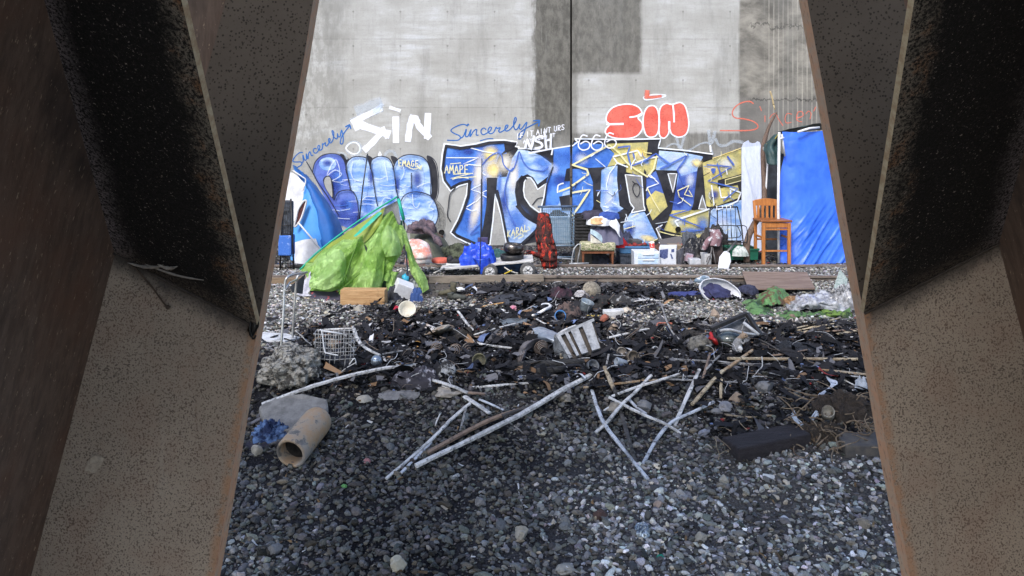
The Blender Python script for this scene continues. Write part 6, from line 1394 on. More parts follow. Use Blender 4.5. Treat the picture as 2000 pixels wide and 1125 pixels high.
g.sheet(px_rows([[(1528, 257, 13.9), (1560, 258, 13.88), (1600, 256, 13.9), (1650, 250, 14.1), (1720, 248, 14.3)], [(1532, 300, 13.88), (1565, 300, 13.82), (1604, 300, 13.86), (1660, 300, 14.0), (1730, 300, 14.2)], [(1524, 345, 13.88), (1565, 350, 13.8), (1608, 350, 13.84), (1665, 350, 13.95), (1740, 350, 14.1)], [(1523, 420, 13.84), (1568, 420, 13.72), (1612, 425, 13.8), (1670, 425, 13.9), (1745, 420, 14.05)], [(1522, 470, 13.78), (1568, 470, 13.64), (1616, 470, 13.74), (1675, 470, 13.85), (1750, 470, 14.0)], [(1520, 516, 13.7), (1570, 517, 13.55), (1620, 517, 13.68), (1680, 517, 13.8), (1755, 517, 13.95)]]), 24, 0.010, 2.0, 3, aniso=(1, 1, .6))
for v in g.v:
    q_ = (v.x * 0.62 + v.z * 0.78, (v.x * 0.78 - v.z * 0.62)); k_ = 1 - 2.6 * abs(noise.noise(Vector((q_[0] * 0.5, q_[1] * 2.6, 1.0)))); k2_ = 1 - 2.6 * abs(noise.noise(Vector((q_[0] * 0.8, q_[1] * 6.0, 5.0))))
    v.y += (0.035 * k_ + 0.016 * k2_) * sstep(1.5, 0.5, v.z) * (1 if v.z < 1.5 else 0) if False else (0.006 * k_ - 0.028 * max(0, 1 - 7 * abs(noise.noise(Vector((q_[0] * 0.55, q_[1] * 5.0, 5.0))))) - 0.016 * max(0, 1 - 6 * abs(noise.noise(Vector((q_[0] * 0.9, q_[1] * 9.0, 8.0)))))) * (1 - sstep(0.45, 1.25, v.z)) + 0.004 * k_
part(Tp, 'side_tarp', g, TARP, smooth=True)
g = Geo(); g.tube([P(1521, 514, 13.62), P(1520, 400, 13.68), P(1522, 258, 13.74)], 0.024, 10); part(Tp, 'post', g, WHITEP, smooth=True)
g = Geo(); g.tube([P(1527, 262, 13.78), P(1530, 285, 13.8), P(1533, 305, 13.82)], 0.016, 8); part(Tp, 'brace', g, WHITEP, smooth=True); g = Geo(); g.tube([P(1521, 272, 13.72), P(1531, 269, 13.76)], 0.016, 8); part(Tp, 'brace', g, WHITEP, smooth=True)
g = Geo(); g.tube([P(1498, 400, 14.3), P(1495, 385, 14.3), P(1500, 310, 14.4)], 0.016, 8); part(Tp, 'post', g, WHITEP, smooth=True)
g = Geo(); g.tube([P(1558, 258, 13.75), P(1580, 251, 13.8), P(1600, 249, 13.9)], 0.022, 8); part(Tp, 'ridge_pole', g, WHITEP, smooth=True)
GT = M('dark_green_tarp', (0.022, 0.05, 0.05), (0.035, 0.075, 0.08), rough=0.5)
g = Geo(); g.sheet(px_rows([[(1520, 258, 13.95), (1560, 250, 13.9), (1600, 243, 13.95), (1680, 240, 14.2), (1740, 238, 14.4)], [(1518, 262, 14.4), (1560, 254, 14.5), (1600, 246, 14.6), (1680, 242, 14.8), (1740, 240, 14.9)], [(1512, 270, 15.6), (1560, 262, 15.7), (1600, 255, 15.8), (1680, 250, 15.9), (1740, 248, 16.0)]]), 5, 0.02, 3, 3); part(Tp, 'roof_tarp', g, GT, smooth=True)
g = Geo(); drape(g, [P(1513, 322, 14.0), P(1510, 300, 14.1), P(1506, 285, 14.2), P(1518, 262, 14.1)], [0.07, 0.12, 0.10, 0.04], [0.06, 0.1, 0.1, 0.04], 0.03, 8, 7, 24, 20); part(Tp, 'hanging_tarp', g, GT, smooth=True)
g = Geo(); g.tube(catmull([P(1492, 284, 14.3), P(1500, 280, 14.2), P(1512, 273, 14.1), P(1520, 263, 14.0)], 4), 0.012, 6); part(Tp, 'yellow_cord', g, M('yellow_cord', (0.60, 0.52, 0.10)), smooth=True)
g = Geo(); g.grid(6, 12, lambda u, v: P(1497, 520, 14.9).lerp(P(1560, 520, 14.7), u).lerp(P(1499, 300, 15.2).lerp(P(1560, 300, 15.0), u), v)); part(Tp, 'interior_shade', g, M('shelter_inner', (0.025, 0.028, 0.035), (0.05, 0.06, 0.075), scale=5), smooth=True)  # near-black sheet stands in for the shade inside the shelter
g = Geo(); g.lathe([(0.04, -0.03), (0.065, 0), (0.04, 0.03)], 12, Matrix.Translation(P(1496, 291, 14.25)) @ Matrix.Rotation(1.3, 4, 'X')); part(Tp, 'tape_knot', g, M('tape_grey', (0.42, 0.42, 0.42), (0.16, 0.16, 0.16), scale=40), smooth=True)
# wooden bar stool
Sb = thing('bar_stool', 'orange wooden bar stool with slatted back in front of the blue tarp', 'stool', onground(1516, 13.6))
yf, yb = 13.42, 13.86; zs = P(0, 432, yf).z
xa, xb = P(1491, 0, yf).x, P(1541, 0, yf).x; gz0 = hgt(xa, yf)
def leg4(x, y, z0, z1, t0, t1, dx=0, dy=0):
    g = Geo(); v0 = [Vector((x + a * t0, y + b * t0, z0)) for a, b in ((-1, -1), (1, -1), (1, 1), (-1, 1))]; v1 = [Vector((x + dx + a * t1, y + dy + b * t1, z1)) for a, b in ((-1, -1), (1, -1), (1, 1), (-1, 1))]
    g.add(v0 + v1, [(3, 2, 1, 0), (4, 5, 6, 7), (0, 1, 5, 4), (1, 2, 6, 5), (2, 3, 7, 6), (3, 0, 4, 7)]); return g
zt_ = P(0, 392, yb).z
for x in (xa, xb): part(Sb, 'leg', leg4(x, yf, gz0, zs - 0.03, 0.026, 0.028), WOODO, bevel=0.004)
for x, s_ in ((xa, -1), (xb, 1)):
    part(Sb, 'leg', leg4(x, yb, gz0, zs, 0.025, 0.025), WOODO, bevel=0.004)
    part(Sb, 'back_post', leg4(x, yb, zs, zt_, 0.024, 0.02, s_ * 0.01, 0.06), WOODO, bevel=0.004)
g = Geo(); g.box(((xa + xb) / 2, (yf + yb) / 2 - .01, zs), (xb - xa + 0.10, yb - yf + 0.05, 0.04)); part(Sb, 'seat', g, M('dark_orange_wood', (0.30, 0.105, 0.03), (0.20, 0.07, 0.02), rough=0.4, scale=5, stretch=(1, 6, 6)), bevel=0.012)
for (z, m) in ((zs - 0.07, 0.085),): 
    g = Geo(); g.box(((xa + xb) / 2, yf, z), (xb - xa - .056, 0.022, m)); part(Sb, 'apron', g, WOODO, bevel=0.003)
for yy, z in ((yf, P(0, 490, yf).z), (yf + .002, P(0, 448, yf).z), (yb, P(0, 467, yb).z)):
    g = Geo(); g.box(((xa + xb) / 2, yy, z), (xb - xa - .056, 0.022, 0.05 if z < .2 else 0.03)); part(Sb, 'stretcher', g, WOODO, bevel=0.003)
for x in (xa, xb):
    g = Geo(); g.box((x, (yf + yb) / 2, P(0, 462, 13.6).z), (0.022, yb - yf - .054, 0.035)); part(Sb, 'stretcher', g, WOODO, bevel=0.003)
g = Geo(); cxm = (xa + xb) / 2; hw_ = (xb - xa) / 2; n_ = 12; zl, zh = P(0, 402, yb).z, P(0, 391, yb).z
up_ = [Vector((cxm - hw_ + 2 * hw_ * i / n_, yb + .05, zh + 0.03 * math.sin(math.pi * i / n_))) for i in range(n_ + 1)]; g.prism([Vector((cxm - hw_, yb + .05, zl)), Vector((cxm + hw_, yb + .05, zl))] + up_[::-1], (0, 0.022, 0)); part(Sb, 'top_rail', g, WOODO, bevel=0.004)
for i in range(5):
    x = cxm - hw_ * 0.72 + hw_ * 1.44 * i / 4; g = Geo(); g.box((x, yb + .035, (zl + zs) / 2), (0.042, 0.016, zl - zs)); part(Sb, 'back_slat', g, WOODO, bevel=0.003)
# white shovel leaning over the far rail
Sh = thing('snow_shovel', 'white plastic shovel leaning over the far rail with its blade down', 'shovel', P(1414, 532, 12.9))
g = Geo(); q = [P(1402, 528, 12.75), P(1421, 532, 12.72), P(1428, 510, 12.85), P(1426, 496, 12.92), P(1420, 491, 12.95), P(1414, 492, 12.95), P(1405, 503, 12.9)]; g.prism(q, (0.005, 0.03, 0.008)); part(Sh, 'blade', g, M('shovel_white', (0.60, 0.61, 0.65), (0.52, 0.53, 0.57), rough=0.4), bevel=0.006)
g = Geo(); g.tube([P(1419, 494, 12.95), P(1438, 472, 13.25)], 0.02, 10); part(Sh, 'handle', g, M('handle_grey', (0.16, 0.17, 0.18), rough=0.4, metal=0.4), smooth=True)

for (px, Y, w_, h_, m, sd, lab) in ((905, 14.4, 44, 26, M('cl_black', (0.015, 0.015, 0.018), (0.05, 0.05, 0.06), scale=8), 101, 'black cloth heap behind the bright blue bag'), (965, 14.6, 50, 14, M('cl_teal', (0.02, 0.07, 0.08), (0.05, 0.12, 0.12), scale=9), 102, 'dark teal rag strip behind the cooking pot'), (1224, 14.4, 40, 46, M('cl_navy', (0.02, 0.025, 0.06), (0.05, 0.06, 0.11), scale=8), 103, 'dark navy bag heap behind the blue bin'), (1300, 14.9, 60, 22, M('cl_rust', (0.14, 0.05, 0.03), (0.04, 0.03, 0.03), scale=7), 104, 'rust brown blanket heap against the wall behind the tilted panel'), (1392, 14.5, 60, 56, M('cl_char', (0.018, 0.017, 0.018), (0.06, 0.055, 0.055), scale=8), 105, 'charcoal coat heap behind the luggage cart'), (1345, 14.9, 50, 40, M('cl_slate', (0.05, 0.06, 0.08), (0.10, 0.11, 0.13), scale=8), 106, 'slate grey sleeping bag heap behind the bin bag'), (1470, 14.3, 40, 14, M('cl_black', (0.015,) * 3), 107, 'black rag behind the dark green tub')):
    bundle('cloth_bundle', lab, 'clothes', px, 505, w_, h_, Y, m, sd, 0.6, 0.6)
for (px, Y, w_, hh, m, lab) in ((1318, 14.2, 26, 0.30, M('cl_card', (0.30, 0.24, 0.17), (0.22, 0.17, 0.12), scale=6), 'brown cardboard box behind the printed carton'), (1378, 13.7, 14, 0.22, M('cl_white', (0.55, 0.56, 0.58), (0.4, 0.41, 0.43), scale=6), 'small white grey packet left of the luggage cart'), (1240, 14.1, 20, 0.42, M('cl_grey', (0.10, 0.10, 0.11), (0.06, 0.06, 0.065), scale=6), 'dark grey case standing behind the blue bin')):
    c = onground(px, Y); w3 = w_ / F * Y; g = Geo(); g.box(c + Vector((0, 0, hh / 2)), (w3, 0.22, hh), Euler((0.03, 0.05, 0.2)).to_matrix()); solo('carton', lab, 'box', g, m, bevel=0.006)
# ---------------------------------------------------------------- rubbish on the burnt ground
def tubeG(pts, r, n=7, dz=None, smooth=4, squash=1.0):
    g = Geo(); q = [G(p[0], p[1], r * 0.95 + (p[2] if len(p) > 2 else 0)) for p in pts]
    q = catmull(q, smooth) if len(q) > 2 else [q[0].lerp(q[1], i / 6) for i in range(7)]
    k = len(q); rs = [r * (1 + 0.16 * noise.noise(Vector((i * 0.33, pts[0][0], 0))) + 0.12 * noise.noise(Vector((i * 1.3, pts[0][1], 3))) - 0.22 * max(0, i / (k - 1) - 0.5)) for i in range(k)]
    for i in range(1, k - 1): q[i] = q[i] + Vector((noise.noise(Vector((i * .5, pts[0][0], 7))), 0, noise.noise(Vector((i * .5, 9, pts[0][0]))))) * r * 0.16
    g.tube(q, rs, n, squash=squash); return g
def heapG(name, label, cat, px, py, wpx, hpx, mat, seed=0, depth=0.6, fold=0.45, solo_=True, smooth=True, flat=0.5, freq=2.2):
    c = G(px, py); s = c.y / F; g = Geo(); g.heap(c + Vector((0, wpx * 0.3 * s * depth, 0)), wpx / 2 * s, wpx / 2 * s * depth, max(0.34 * hpx, hpx - wpx * depth * 0.3) * s * 0.85, seed, fold, flat=flat, freq=freq)
    return solo(name, label, cat, g, mat, smooth=smooth)
def chop(g, n0, seed):
    rs = random.Random(seed); vs = g.v[n0:]; c = sum(vs, Vector()) / len(vs)
    for k in range(9):
        d = Vector((rs.uniform(-1, 1), rs.uniform(-1, 1), rs.uniform(-.6, 1))).normalized(); m = max((v - c).dot(d) for v in vs) * rs.uniform(0.55, 0.85)
        for v in vs:
            o = (v - c).dot(d) - m
            if o > 0: v -= d * o
def blobG(name, label, cat, px, py, wpx, hpx, mat, seed=0, rough=0.3, sub=3, depth=0.8, smooth=False, freq=1.6):
    c = G(px, py); s = c.y / F; g = Geo(); g.blob(c + Vector((0, wpx / 2 * s * depth * 0.6, hpx * s * 0.40)), (wpx / 2 * s, wpx / 2 * s * depth, hpx / 2 * s * 1.05), seed, rough, sub, freq)
    if not smooth: chop(g, 0, seed)
    return solo(name, label, cat, g, mat, smooth=smooth)
STONE = M('pale_stone', (0.36, 0.34, 0.30), (0.25, 0.24, 0.22), scale=18, bump=0.5, bdist=0.01)
STONEG = M('grey_stone', (0.20, 0.20, 0.21), (0.13, 0.13, 0.14), scale=16, bump=0.5, bdist=0.01, dirt=0.1)
STONEB = M('brown_stone', (0.21, 0.15, 0.115), (0.15, 0.105, 0.085), scale=14, bump=0.5, bdist=0.01)
CHAR = M('charred_wood', (0.014, 0.013, 0.013), (0.05, 0.047, 0.045), scale=14, stretch=(1, 3, 3), bump=0.8, bdist=0.01, rough=0.75)
ASHM = M('ash_metal', (0.26, 0.28, 0.31), (0.10, 0.105, 0.115), scale=9, rough=0.55, metal=0.25, bump=0.3, dirt=0.16)
WIREW = M('pale_wire', (0.52, 0.53, 0.55), (0.20, 0.19, 0.18), scale=25, rough=0.5, metal=0.3)
RUSTW = M('rusty_wire', (0.16, 0.11, 0.085), (0.30, 0.27, 0.25), scale=22, rough=0.6, metal=0.4)
# boots
def boot(label, px, py, wpx, mat, flip, laying=False):
    c = G(px, py); s = c.y / F * wpx; k = -1 if flip else 1
    g = Geo(); g.tube(catmull([c + Vector((-0.36 * s * k, 0, 0.02 + 0.30 * s)), c + Vector((-0.30 * s * k, 0, 0.22 * s)), c + Vector((0.0, 0, 0.18 * s)), c + Vector((0.32 * s * k, 0, 0.13 * s)), c + Vector((0.48 * s * k, 0, 0.10 * s))], 5), [(0.20 - 0.0045 * i) * s if i < 17 else (0.12 - 0.03 * (i - 17)) * s for i in range(21)], 12)
    if not laying: g.tube([c + Vector((-0.30 * s * k, 0, 0.15 * s)), c + Vector((-0.32 * s * k, 0, 0.5 * s)), c + Vector((-0.34 * s * k, 0.0, 0.72 * s))], [0.19 * s, 0.17 * s, 0.19 * s], 12)
    o = solo('boot', label, 'boot', g, mat, smooth=True)
    g = Geo(); g.grid(22, 2, lambda u, v: c + Vector((math.cos(u * 6.2832) * 0.53 * s, math.sin(u * 6.2832) * 0.2 * s, -0.01 + 0.09 * s * v)), wrap=True); part(o, 'sole', g, M('boot_sole', (0.03, 0.028, 0.024)), smooth=True)
    return o
BOOTM = M('olive_boot', (0.115, 0.105, 0.07), (0.06, 0.058, 0.045), scale=14, rough=0.85)
boot('olive brown boot standing upright against the near rail', 874, 577, 36, BOOTM, True)
boot('olive grey boot lying flat, nearest to the white bottle', 893, 586, 36, M('grey_boot', (0.085, 0.09, 0.08), (0.05, 0.055, 0.05), scale=14, rough=0.85), False, True)
c = G(894, 566, 0.03); g = Geo(); s = c.y / F
g.lathe([(0.02, -0.085), (0.034, -0.07), (0.036, -0.02), (0.030, 0.0), (0.036, 0.02), (0.036, 0.06), (0.018, 0.08), (0.016, 0.10)], 16, Matrix.Translation(c) @ Matrix.Rotation(math.radians(88), 4, 'Y')); solo('bottle', 'small white plastic bottle lying beside the boots', 'bottle', g, WHITEP, smooth=True)
# rubbish spilling out of the tent
g = Geo(); c = G(790, 590); g.box(c + Vector((-0.05, 0.15, 0.12)), (0.24, 0.2, 0.24), Euler((0.25, 0.4, 0.3)).to_matrix())
solo('carton', 'crushed white carton with orange corner spilling out of the green tent', 'box', g, M('carton_orange', (0.62, 0.63, 0.67), (0.55, 0.17, 0.04), scale=4.5, contrast=(0.60, 0.64), rough=0.6), bevel=0.01)
g = Geo(); g.prism([G(766, 562, .12), G(790, 540, .18), G(795, 548, .18), G(770, 572, .12)], (0, 0.06, 0.03)); solo('carton', 'flat white packet propped under the torn green flap', 'box', g, M('packet_white', (0.62, 0.62, 0.60), (0.5, 0.5, 0.48), dirt=0.1))
g = Geo(); g.prism([G(768, 545, .16), G(786, 528, .22), G(794, 545, .22), G(776, 560, .15)], (0, 0.08, 0.0)); solo('cardboard', 'beige torn cardboard piece inside the opening of the green tent', 'cardboard', g, M('beige_card', (0.48, 0.40, 0.32), (0.34, 0.28, 0.22), scale=9))
heapG('cloth_bundle', 'grey white rag heap in front of the torn green flap', 'clothes', 806, 572, 44, 34, M('rag_grey', (0.42, 0.44, 0.50), (0.06, 0.07, 0.10), scale=10, contrast=(0.42, 0.55)), 31)
heapG('cloth_bundle', 'navy blue cloth lump at the right end of the carton spill', 'clothes', 813, 590, 26, 32, M('navy_lump', (0.03, 0.07, 0.22), (0.30, 0.30, 0.30), scale=9, contrast=(0.52, 0.62)), 32)
heapG('cloth_bundle', 'black cloth heap between the timber block and white carton', 'clothes', 770, 588, 36, 36, M('black_heap', (0.014, 0.015, 0.02), (0.05, 0.055, 0.08), scale=9), 33)
g = Geo(); c = G(792, 545, .25); g.blob(c, (0.045, 0.04, 0.06), 2, 0.5, 2); solo('plastic_bag', 'small turquoise plastic scrap under the torn green flap', 'plastic scrap', g, M('turquoise', (0.03, 0.32, 0.50), (0.06, 0.42, 0.58), rough=0.35), smooth=True)
c = G(794, 609, .045); g = Geo(); g.lathe([(0.03, 0), (0.075, 0.02), (0.10, 0.07), (0.105, 0.085), (0.095, 0.085), (0.07, 0.03)], 22, Matrix.Translation(c) @ Euler((0.9, 0.35, 0)).to_matrix().to_4x4()); solo('bowl', 'cream foam bowl tipped towards the viewer below the tent rubbish', 'bowl', g, M('cream_foam', (0.62, 0.59, 0.50), (0.52, 0.49, 0.42), scale=8), smooth=True)
heapG('cloth_bundle', 'small crimson cloth scrap left of the cream bowl', 'cloth scrap', 773, 607, 20, 12, M('crimson', (0.40, 0.02, 0.05), (0.25, 0.02, 0.04)), 34)
blobG('stone', 'pale round stone in front of the timber block', 'stone', 699, 611, 20, 15, STONE, 4)
blobG('stone', 'small cream pebble left of the round stone by the timber block', 'stone', 637, 615, 11, 8, M('cream_stone', (0.50, 0.46, 0.36)), 5)
blobG('stone', 'cream pebble lying below the foam bowl', 'stone', 796, 623, 12, 9, M('cream_stone', (0.5,) * 3), 6)
# middle heap of burnt clothes and household things
DARKC = M('burnt_cloth', (0.016, 0.017, 0.023), (0.045, 0.05, 0.065), scale=11, rough=0.9)
heapG('burnt_clothes', 'long low heap of burnt black clothes along the near rail', 'burnt clothes', 1010, 592, 130, 30, DARKC, 41, 0.45, 0.6)
heapG('burnt_clothes', 'burnt black heap with maroon tinge right of the wagon wheels', 'burnt clothes', 1094, 582, 46, 26, M('maroon_burnt', (0.05, 0.02, 0.035), (0.015, 0.014, 0.02), scale=9), 42, 0.5, 0.6)
heapG('burnt_clothes', 'burnt brown and black heap around the blue enamel mug', 'burnt clothes', 1106, 624, 56, 40, M('brown_burnt', (0.10, 0.07, 0.065), (0.016, 0.016, 0.02), scale=12, contrast=(0.45, 0.55)), 43, 0.55, 0.6)
heapG('burnt_clothes', 'burnt heap with a scrap of red under the wicker hat', 'burnt clothes', 1172, 600, 70, 30, M('red_burnt', (0.018, 0.018, 0.02), (0.35, 0.05, 0.03), scale=8, contrast=(0.60, 0.66)), 44, 0.5, 0.6)
heapG('burnt_clothes', 'grey burnt heap with ash streaks right of the red scrap', 'burnt clothes', 1215, 602, 50, 34, M('ash_burnt', (0.03, 0.03, 0.034), (0.30, 0.31, 0.33), scale=13, contrast=(0.52, 0.62)), 45, 0.5, 0.6)
c = G(1093, 618, .05); g = Geo(); g.lathe([(0.04, -0.055), (0.062, -0.05), (0.066, 0.04), (0.07, 0.05), (0.06, 0.05), (0.055, -0.03)], 20, Matrix.Translation(c) @ Euler((1.2, 0.4, 0)).to_matrix().to_4x4()); solo('mug', 'bright blue enamel mug lying in the brown burnt heap', 'mug', g, M('enamel_blue', (0.05, 0.18, 0.45), (0.10, 0.27, 0.58), rough=0.3), smooth=True)
c = G(1138, 614, .0); g = Geo(); g.lathe([(0.05, 0), (0.055, 0.01), (0.085, 0.17), (0.088, 0.18), (0.078, 0.18), (0.05, 0.02)], 18, Matrix.Translation(c) @ Euler((0.2, 0.35, 0)).to_matrix().to_4x4()); solo('bucket', 'scorched tin bucket leaning in the middle heap', 'bucket', g, M('scorched_tin', (0.36, 0.42, 0.46), (0.06, 0.07, 0.08), rough=0.35, metal=0.5, scale=7), smooth=True)
c = G(1156, 578, .0); g = Geo(); g.lathe([(0.015, 0.06), (0.06, 0.055), (0.08, 0.02), (0.12, 0.0), (0.125, -0.006), (0.06, 0.03)], 24, Matrix.Translation(c + Vector((0, 0, 0.08))) @ Euler((1.0, 0.2, 0)).to_matrix().to_4x4()); solo('hat', 'round wicker hat lying on the burnt heap below the floral footstool', 'hat', g, M('wicker', (0.28, 0.25, 0.20), (0.13, 0.115, 0.095), scale=34, bump=0.6), smooth=True)
heapG('cloth_bundle', 'pale grey scorched cloth left of the wicker hat', 'cloth', 1136, 582, 30, 18, M('pale_scorched', (0.46, 0.45, 0.47), (0.15, 0.14, 0.15), scale=10), 46)
g = Geo(); g.tube(catmull([G(1040, 617, .02), G(1054, 611, .03), G(1064, 605, .05), G(1074, 600, .06), G(1072, 594, .07), G(1060, 594, .07), G(1058, 599, .05)], 5), [0.02] * 18 + [0.012] * 13, 8); solo('plastic_hanger', 'white curved plastic hook beside the blue enamel mug', 'plastic hook', g, WHITEP, smooth=True)
c = G(1045, 602, .025); g = Geo(); g.lathe([(0.02, -0.06), (0.03, -0.05), (0.03, 0.03), (0.014, 0.05), (0.014, 0.065)], 14, Matrix.Translation(c) @ Matrix.Rotation(1.5, 4, 'Y')); solo('bottle', 'small clear blue bottle left of the white plastic hook', 'bottle', g, M('blue_clear', (0.36, 0.44, 0.58), rough=0.15, trans=0.3), smooth=True)
g = Geo(); c = G(1198, 613, .05); g.box(c, (0.24, 0.10, 0.10), Euler((0.1, -0.06, 0.05)).to_matrix()); solo('carton', 'long white box lying right of the blue enamel mug', 'box', g, M('box_white', (0.62, 0.63, 0.65), (0.35, 0.35, 0.36), scale=9, dirt=0.08), bevel=0.008)
heapG('cloth_bundle', 'crumpled white paper at the end of the long white box', 'paper', 1222, 612, 24, 14, M('paper_cream', (0.58, 0.54, 0.48), (0.36, 0.30, 0.24), scale=12), 47)
g = tubeG([(1146, 617), (1171, 617)], 0.012); solo('stick', 'short yellow stick in front of the scorched tin bucket', 'stick', g, M('yellow_stick', (0.66, 0.50, 0.14)), smooth=True)
g = tubeG([(934, 602), (952, 597), (986, 591)], 0.012); solo('stick', 'orange brown stick on the gravel in front of the burnt clothes', 'stick', g, M('orange_stick', (0.52, 0.30, 0.12)), smooth=True)
heapG('cloth_bundle', 'dusty pink rag in the gravel behind the blue bottle', 'rag', 1000, 590, 20, 10, M('dusty_pink', (0.36, 0.12, 0.15), (0.20, 0.08, 0.10)), 48)
heapG('cloth_bundle', 'small bright pink scrap left of the blue bottle', 'rag', 1003, 607, 16, 12, M('bright_pink', (0.55, 0.16, 0.26), (0.40, 0.30, 0.34)), 49)
blobG('stone', 'white flat stone on the burnt clothes behind the orange stick', 'stone', 1013, 577, 15, 8, M('white_stone', (0.55, 0.54, 0.50)), 7)
g = Geo(); c = G(934, 606, .03); g.box(c, (0.075, 0.05, 0.045), Matrix.Rotation(0.2, 3, 'Y')); solo('carton', 'tiny grey white block in the gravel by the orange stick', 'block', g, M('grey_block', (0.48, 0.48, 0.48)), bevel=0.004)
# right group: shoe, plywood sheet, clothes, bag, green cloth, plastic
c = G(1373, 556); g = Geo(); g.blob(c + Vector((0, 0.02, 0.055)), (0.125, 0.05, 0.055), 9, 0.12, 3); g.blob(c + Vector((0.03, 0.02, 0.10)), (0.075, 0.048, 0.035), 2, 0.1, 2); sh = solo('shoe', 'blue grey and white trainer beside the plywood sheet', 'shoe', g, M('shoe_grey', (0.14, 0.20, 0.27), (0.60, 0.64, 0.70), scale=6, contrast=(0.45, 0.55)), smooth=True)
g = Geo(); g.grid(20, 2, lambda u, v: c + Vector((math.cos(u * 6.2832) * 0.135, 0.02 + math.sin(u * 6.2832) * 0.055, 0.0 + 0.03 * v)), wrap=True); part(sh, 'sole', g, WHITEP, smooth=True)
g = Geo(); q = [G(1449, 530, .10), G(1576, 531, .10), G(1592, 563, .07), G(1462, 564, .07)]; g.prism(q, (0, 0, -0.02)); solo('plywood_sheet', 'brown stained plywood sheet lying in front of the far rail', 'plywood', g, M('plywood', (0.235, 0.175, 0.14), (0.15, 0.105, 0.085), scale=5, stretch=(0.6, 3, 3), rough=0.8), bevel=0.003)
heapG('cloth_bundle', 'navy blue jacket lying flat left of the white sack', 'clothes', 1345, 578, 72, 16, M('navy_jacket', (0.025, 0.035, 0.14), (0.045, 0.06, 0.20), scale=7, rough=0.85), 51, 0.4)
c = G(1412, 590, 0); S_ = thing('laundry_sack', 'open white sack with navy clothes inside, in front of the plywood', 'sack', c)
s = c.y / F; g = Geo(); cc_ = c + Vector((0, 0.16, 0.10)); up_ = Euler((1.05, 0.25, 0.1)).to_matrix().to_4x4()
def sk(u, v):
    a = u * 6.2832; r = (0.02 + 0.27 * math.sin(min(1, v * 1.25) * 1.57)) * (1 + 0.06 * noise.noise(Vector((math.cos(a) * 2, math.sin(a) * 2, v * 3)))); d = -0.13 + 0.16 * v
    return cc_ + (up_ @ Vector((math.cos(a) * r, math.sin(a) * r * 0.62, d)))
g.grid(36, 14, sk, wrap=True); part(S_, 'sack', g, M('sack_white', (0.62, 0.64, 0.70), (0.50, 0.51, 0.57), scale=6, bump=0.2), smooth=True, solid=0.012)
g = Geo(); g.grid(30, 8, lambda u, v: cc_ + (up_ @ Vector((math.cos(u * 6.2832) * 0.225 * v, math.sin(u * 6.2832) * 0.135 * v, -0.055 + 0.05 * (1 - v) + 0.035 * noise.noise(Vector((math.cos(u * 6.28) * 3 * v, math.sin(u * 6.28) * 3 * v, 1)))))), wrap=True); part(S_, 'navy_clothes', g, M('navy_cloth', (0.022, 0.022, 0.07), (0.04, 0.045, 0.12), scale=9, rough=0.85), smooth=True)
heapG('cloth_bundle', 'round dark navy bundle right of the white sack', 'clothes', 1464, 575, 38, 26, M('navy_knit', (0.022, 0.024, 0.05), (0.04, 0.045, 0.085), scale=24, rough=0.95, bump=0.6), 52, 0.7, 0.25)
BG = M('burnt_green', (0.075, 0.155, 0.055), (0.015, 0.02, 0.012), scale=8, contrast=(0.50, 0.60), rough=0.7)
BG2 = M('burnt_green_b', (0.105, 0.215, 0.08), (0.022, 0.05, 0.018), scale=6, contrast=(0.45, 0.6), rough=0.6)
def clothG(name, label, cat, rows, mat, seed, amp=0.03, freq=5.0):
    g = Geo(); g.sheet([[G(*p) for p in r] for r in rows], 9, amp, freq, seed); n = len(g.v)
    for v in g.v: v.z = max(v.z, hgt(v.x, v.y) + 0.004)
    return solo(name, label, cat, g, mat, smooth=True)
clothG('burnt_tent', 'crumpled scorched green tent cloth right of the navy bundle', 'tent cloth', [[(1476,578,0),(1492,566,.10),(1512,558,.16),(1534,562,.10),(1546,576,0)],[(1470,590,0),(1490,580,.13),(1512,572,.18),(1534,578,.10),(1550,592,0)],[(1474,604,0),(1494,598,.06),(1516,592,.08),(1536,594,.04),(1552,604,0)]], M('burnt_green_c', (0.10, 0.22, 0.08), (0.11, 0.065, 0.035), scale=7, contrast=(0.46, 0.56), rough=0.6), 53, 0.035, 5.5)
clothG('burnt_tent', 'folded bright green cloth at the front left of the scorched tent cloth', 'tent cloth', [[(1444,588,0),(1464,582,.07),(1484,582,.09),(1502,592,.03)],[(1446,600,0),(1466,596,.09),(1488,598,.09),(1512,604,.02)],[(1456,612,0),(1474,613,.03),(1496,614,.03),(1520,616,0)]], BG2, 54, 0.028, 5.0)
clothG('burnt_tent', 'flat burnt green cloth strip below the clear plastic', 'tent cloth', [[(1506,604,.02),(1540,604,.06),(1580,606,.05),(1620,606,.06),(1660,602,.04)],[(1510,613,.02),(1545,613,.05),(1585,614,.04),(1625,612,.06),(1664,612,.03)],[(1516,621,0),(1550,624,0),(1590,622,0),(1630,620,0),(1668,620,0)]], BG, 55, 0.03, 6.0)
clothG('burnt_tent', 'yellow green scorched cloth end beside the right steel leg', 'tent cloth', [[(1596,606,.05),(1616,601,.11),(1640,605,.09),(1668,610,.04)],[(1594,616,0),(1618,613,.06),(1642,615,.05),(1670,619,0)],[(1600,623,0),(1622,623,0),(1644,623,0),(1672,627,0)]], M('burnt_green_d', (0.12, 0.20, 0.04), (0.02, 0.04, 0.015), scale=7, contrast=(0.46, 0.58), rough=0.6), 56, 0.03, 6.5)
PLS = M('clear_plastic', (0.18, 0.185, 0.21), (0.46, 0.48, 0.53), rough=0.14, scale=11, bump=0.4, bdist=0.02)
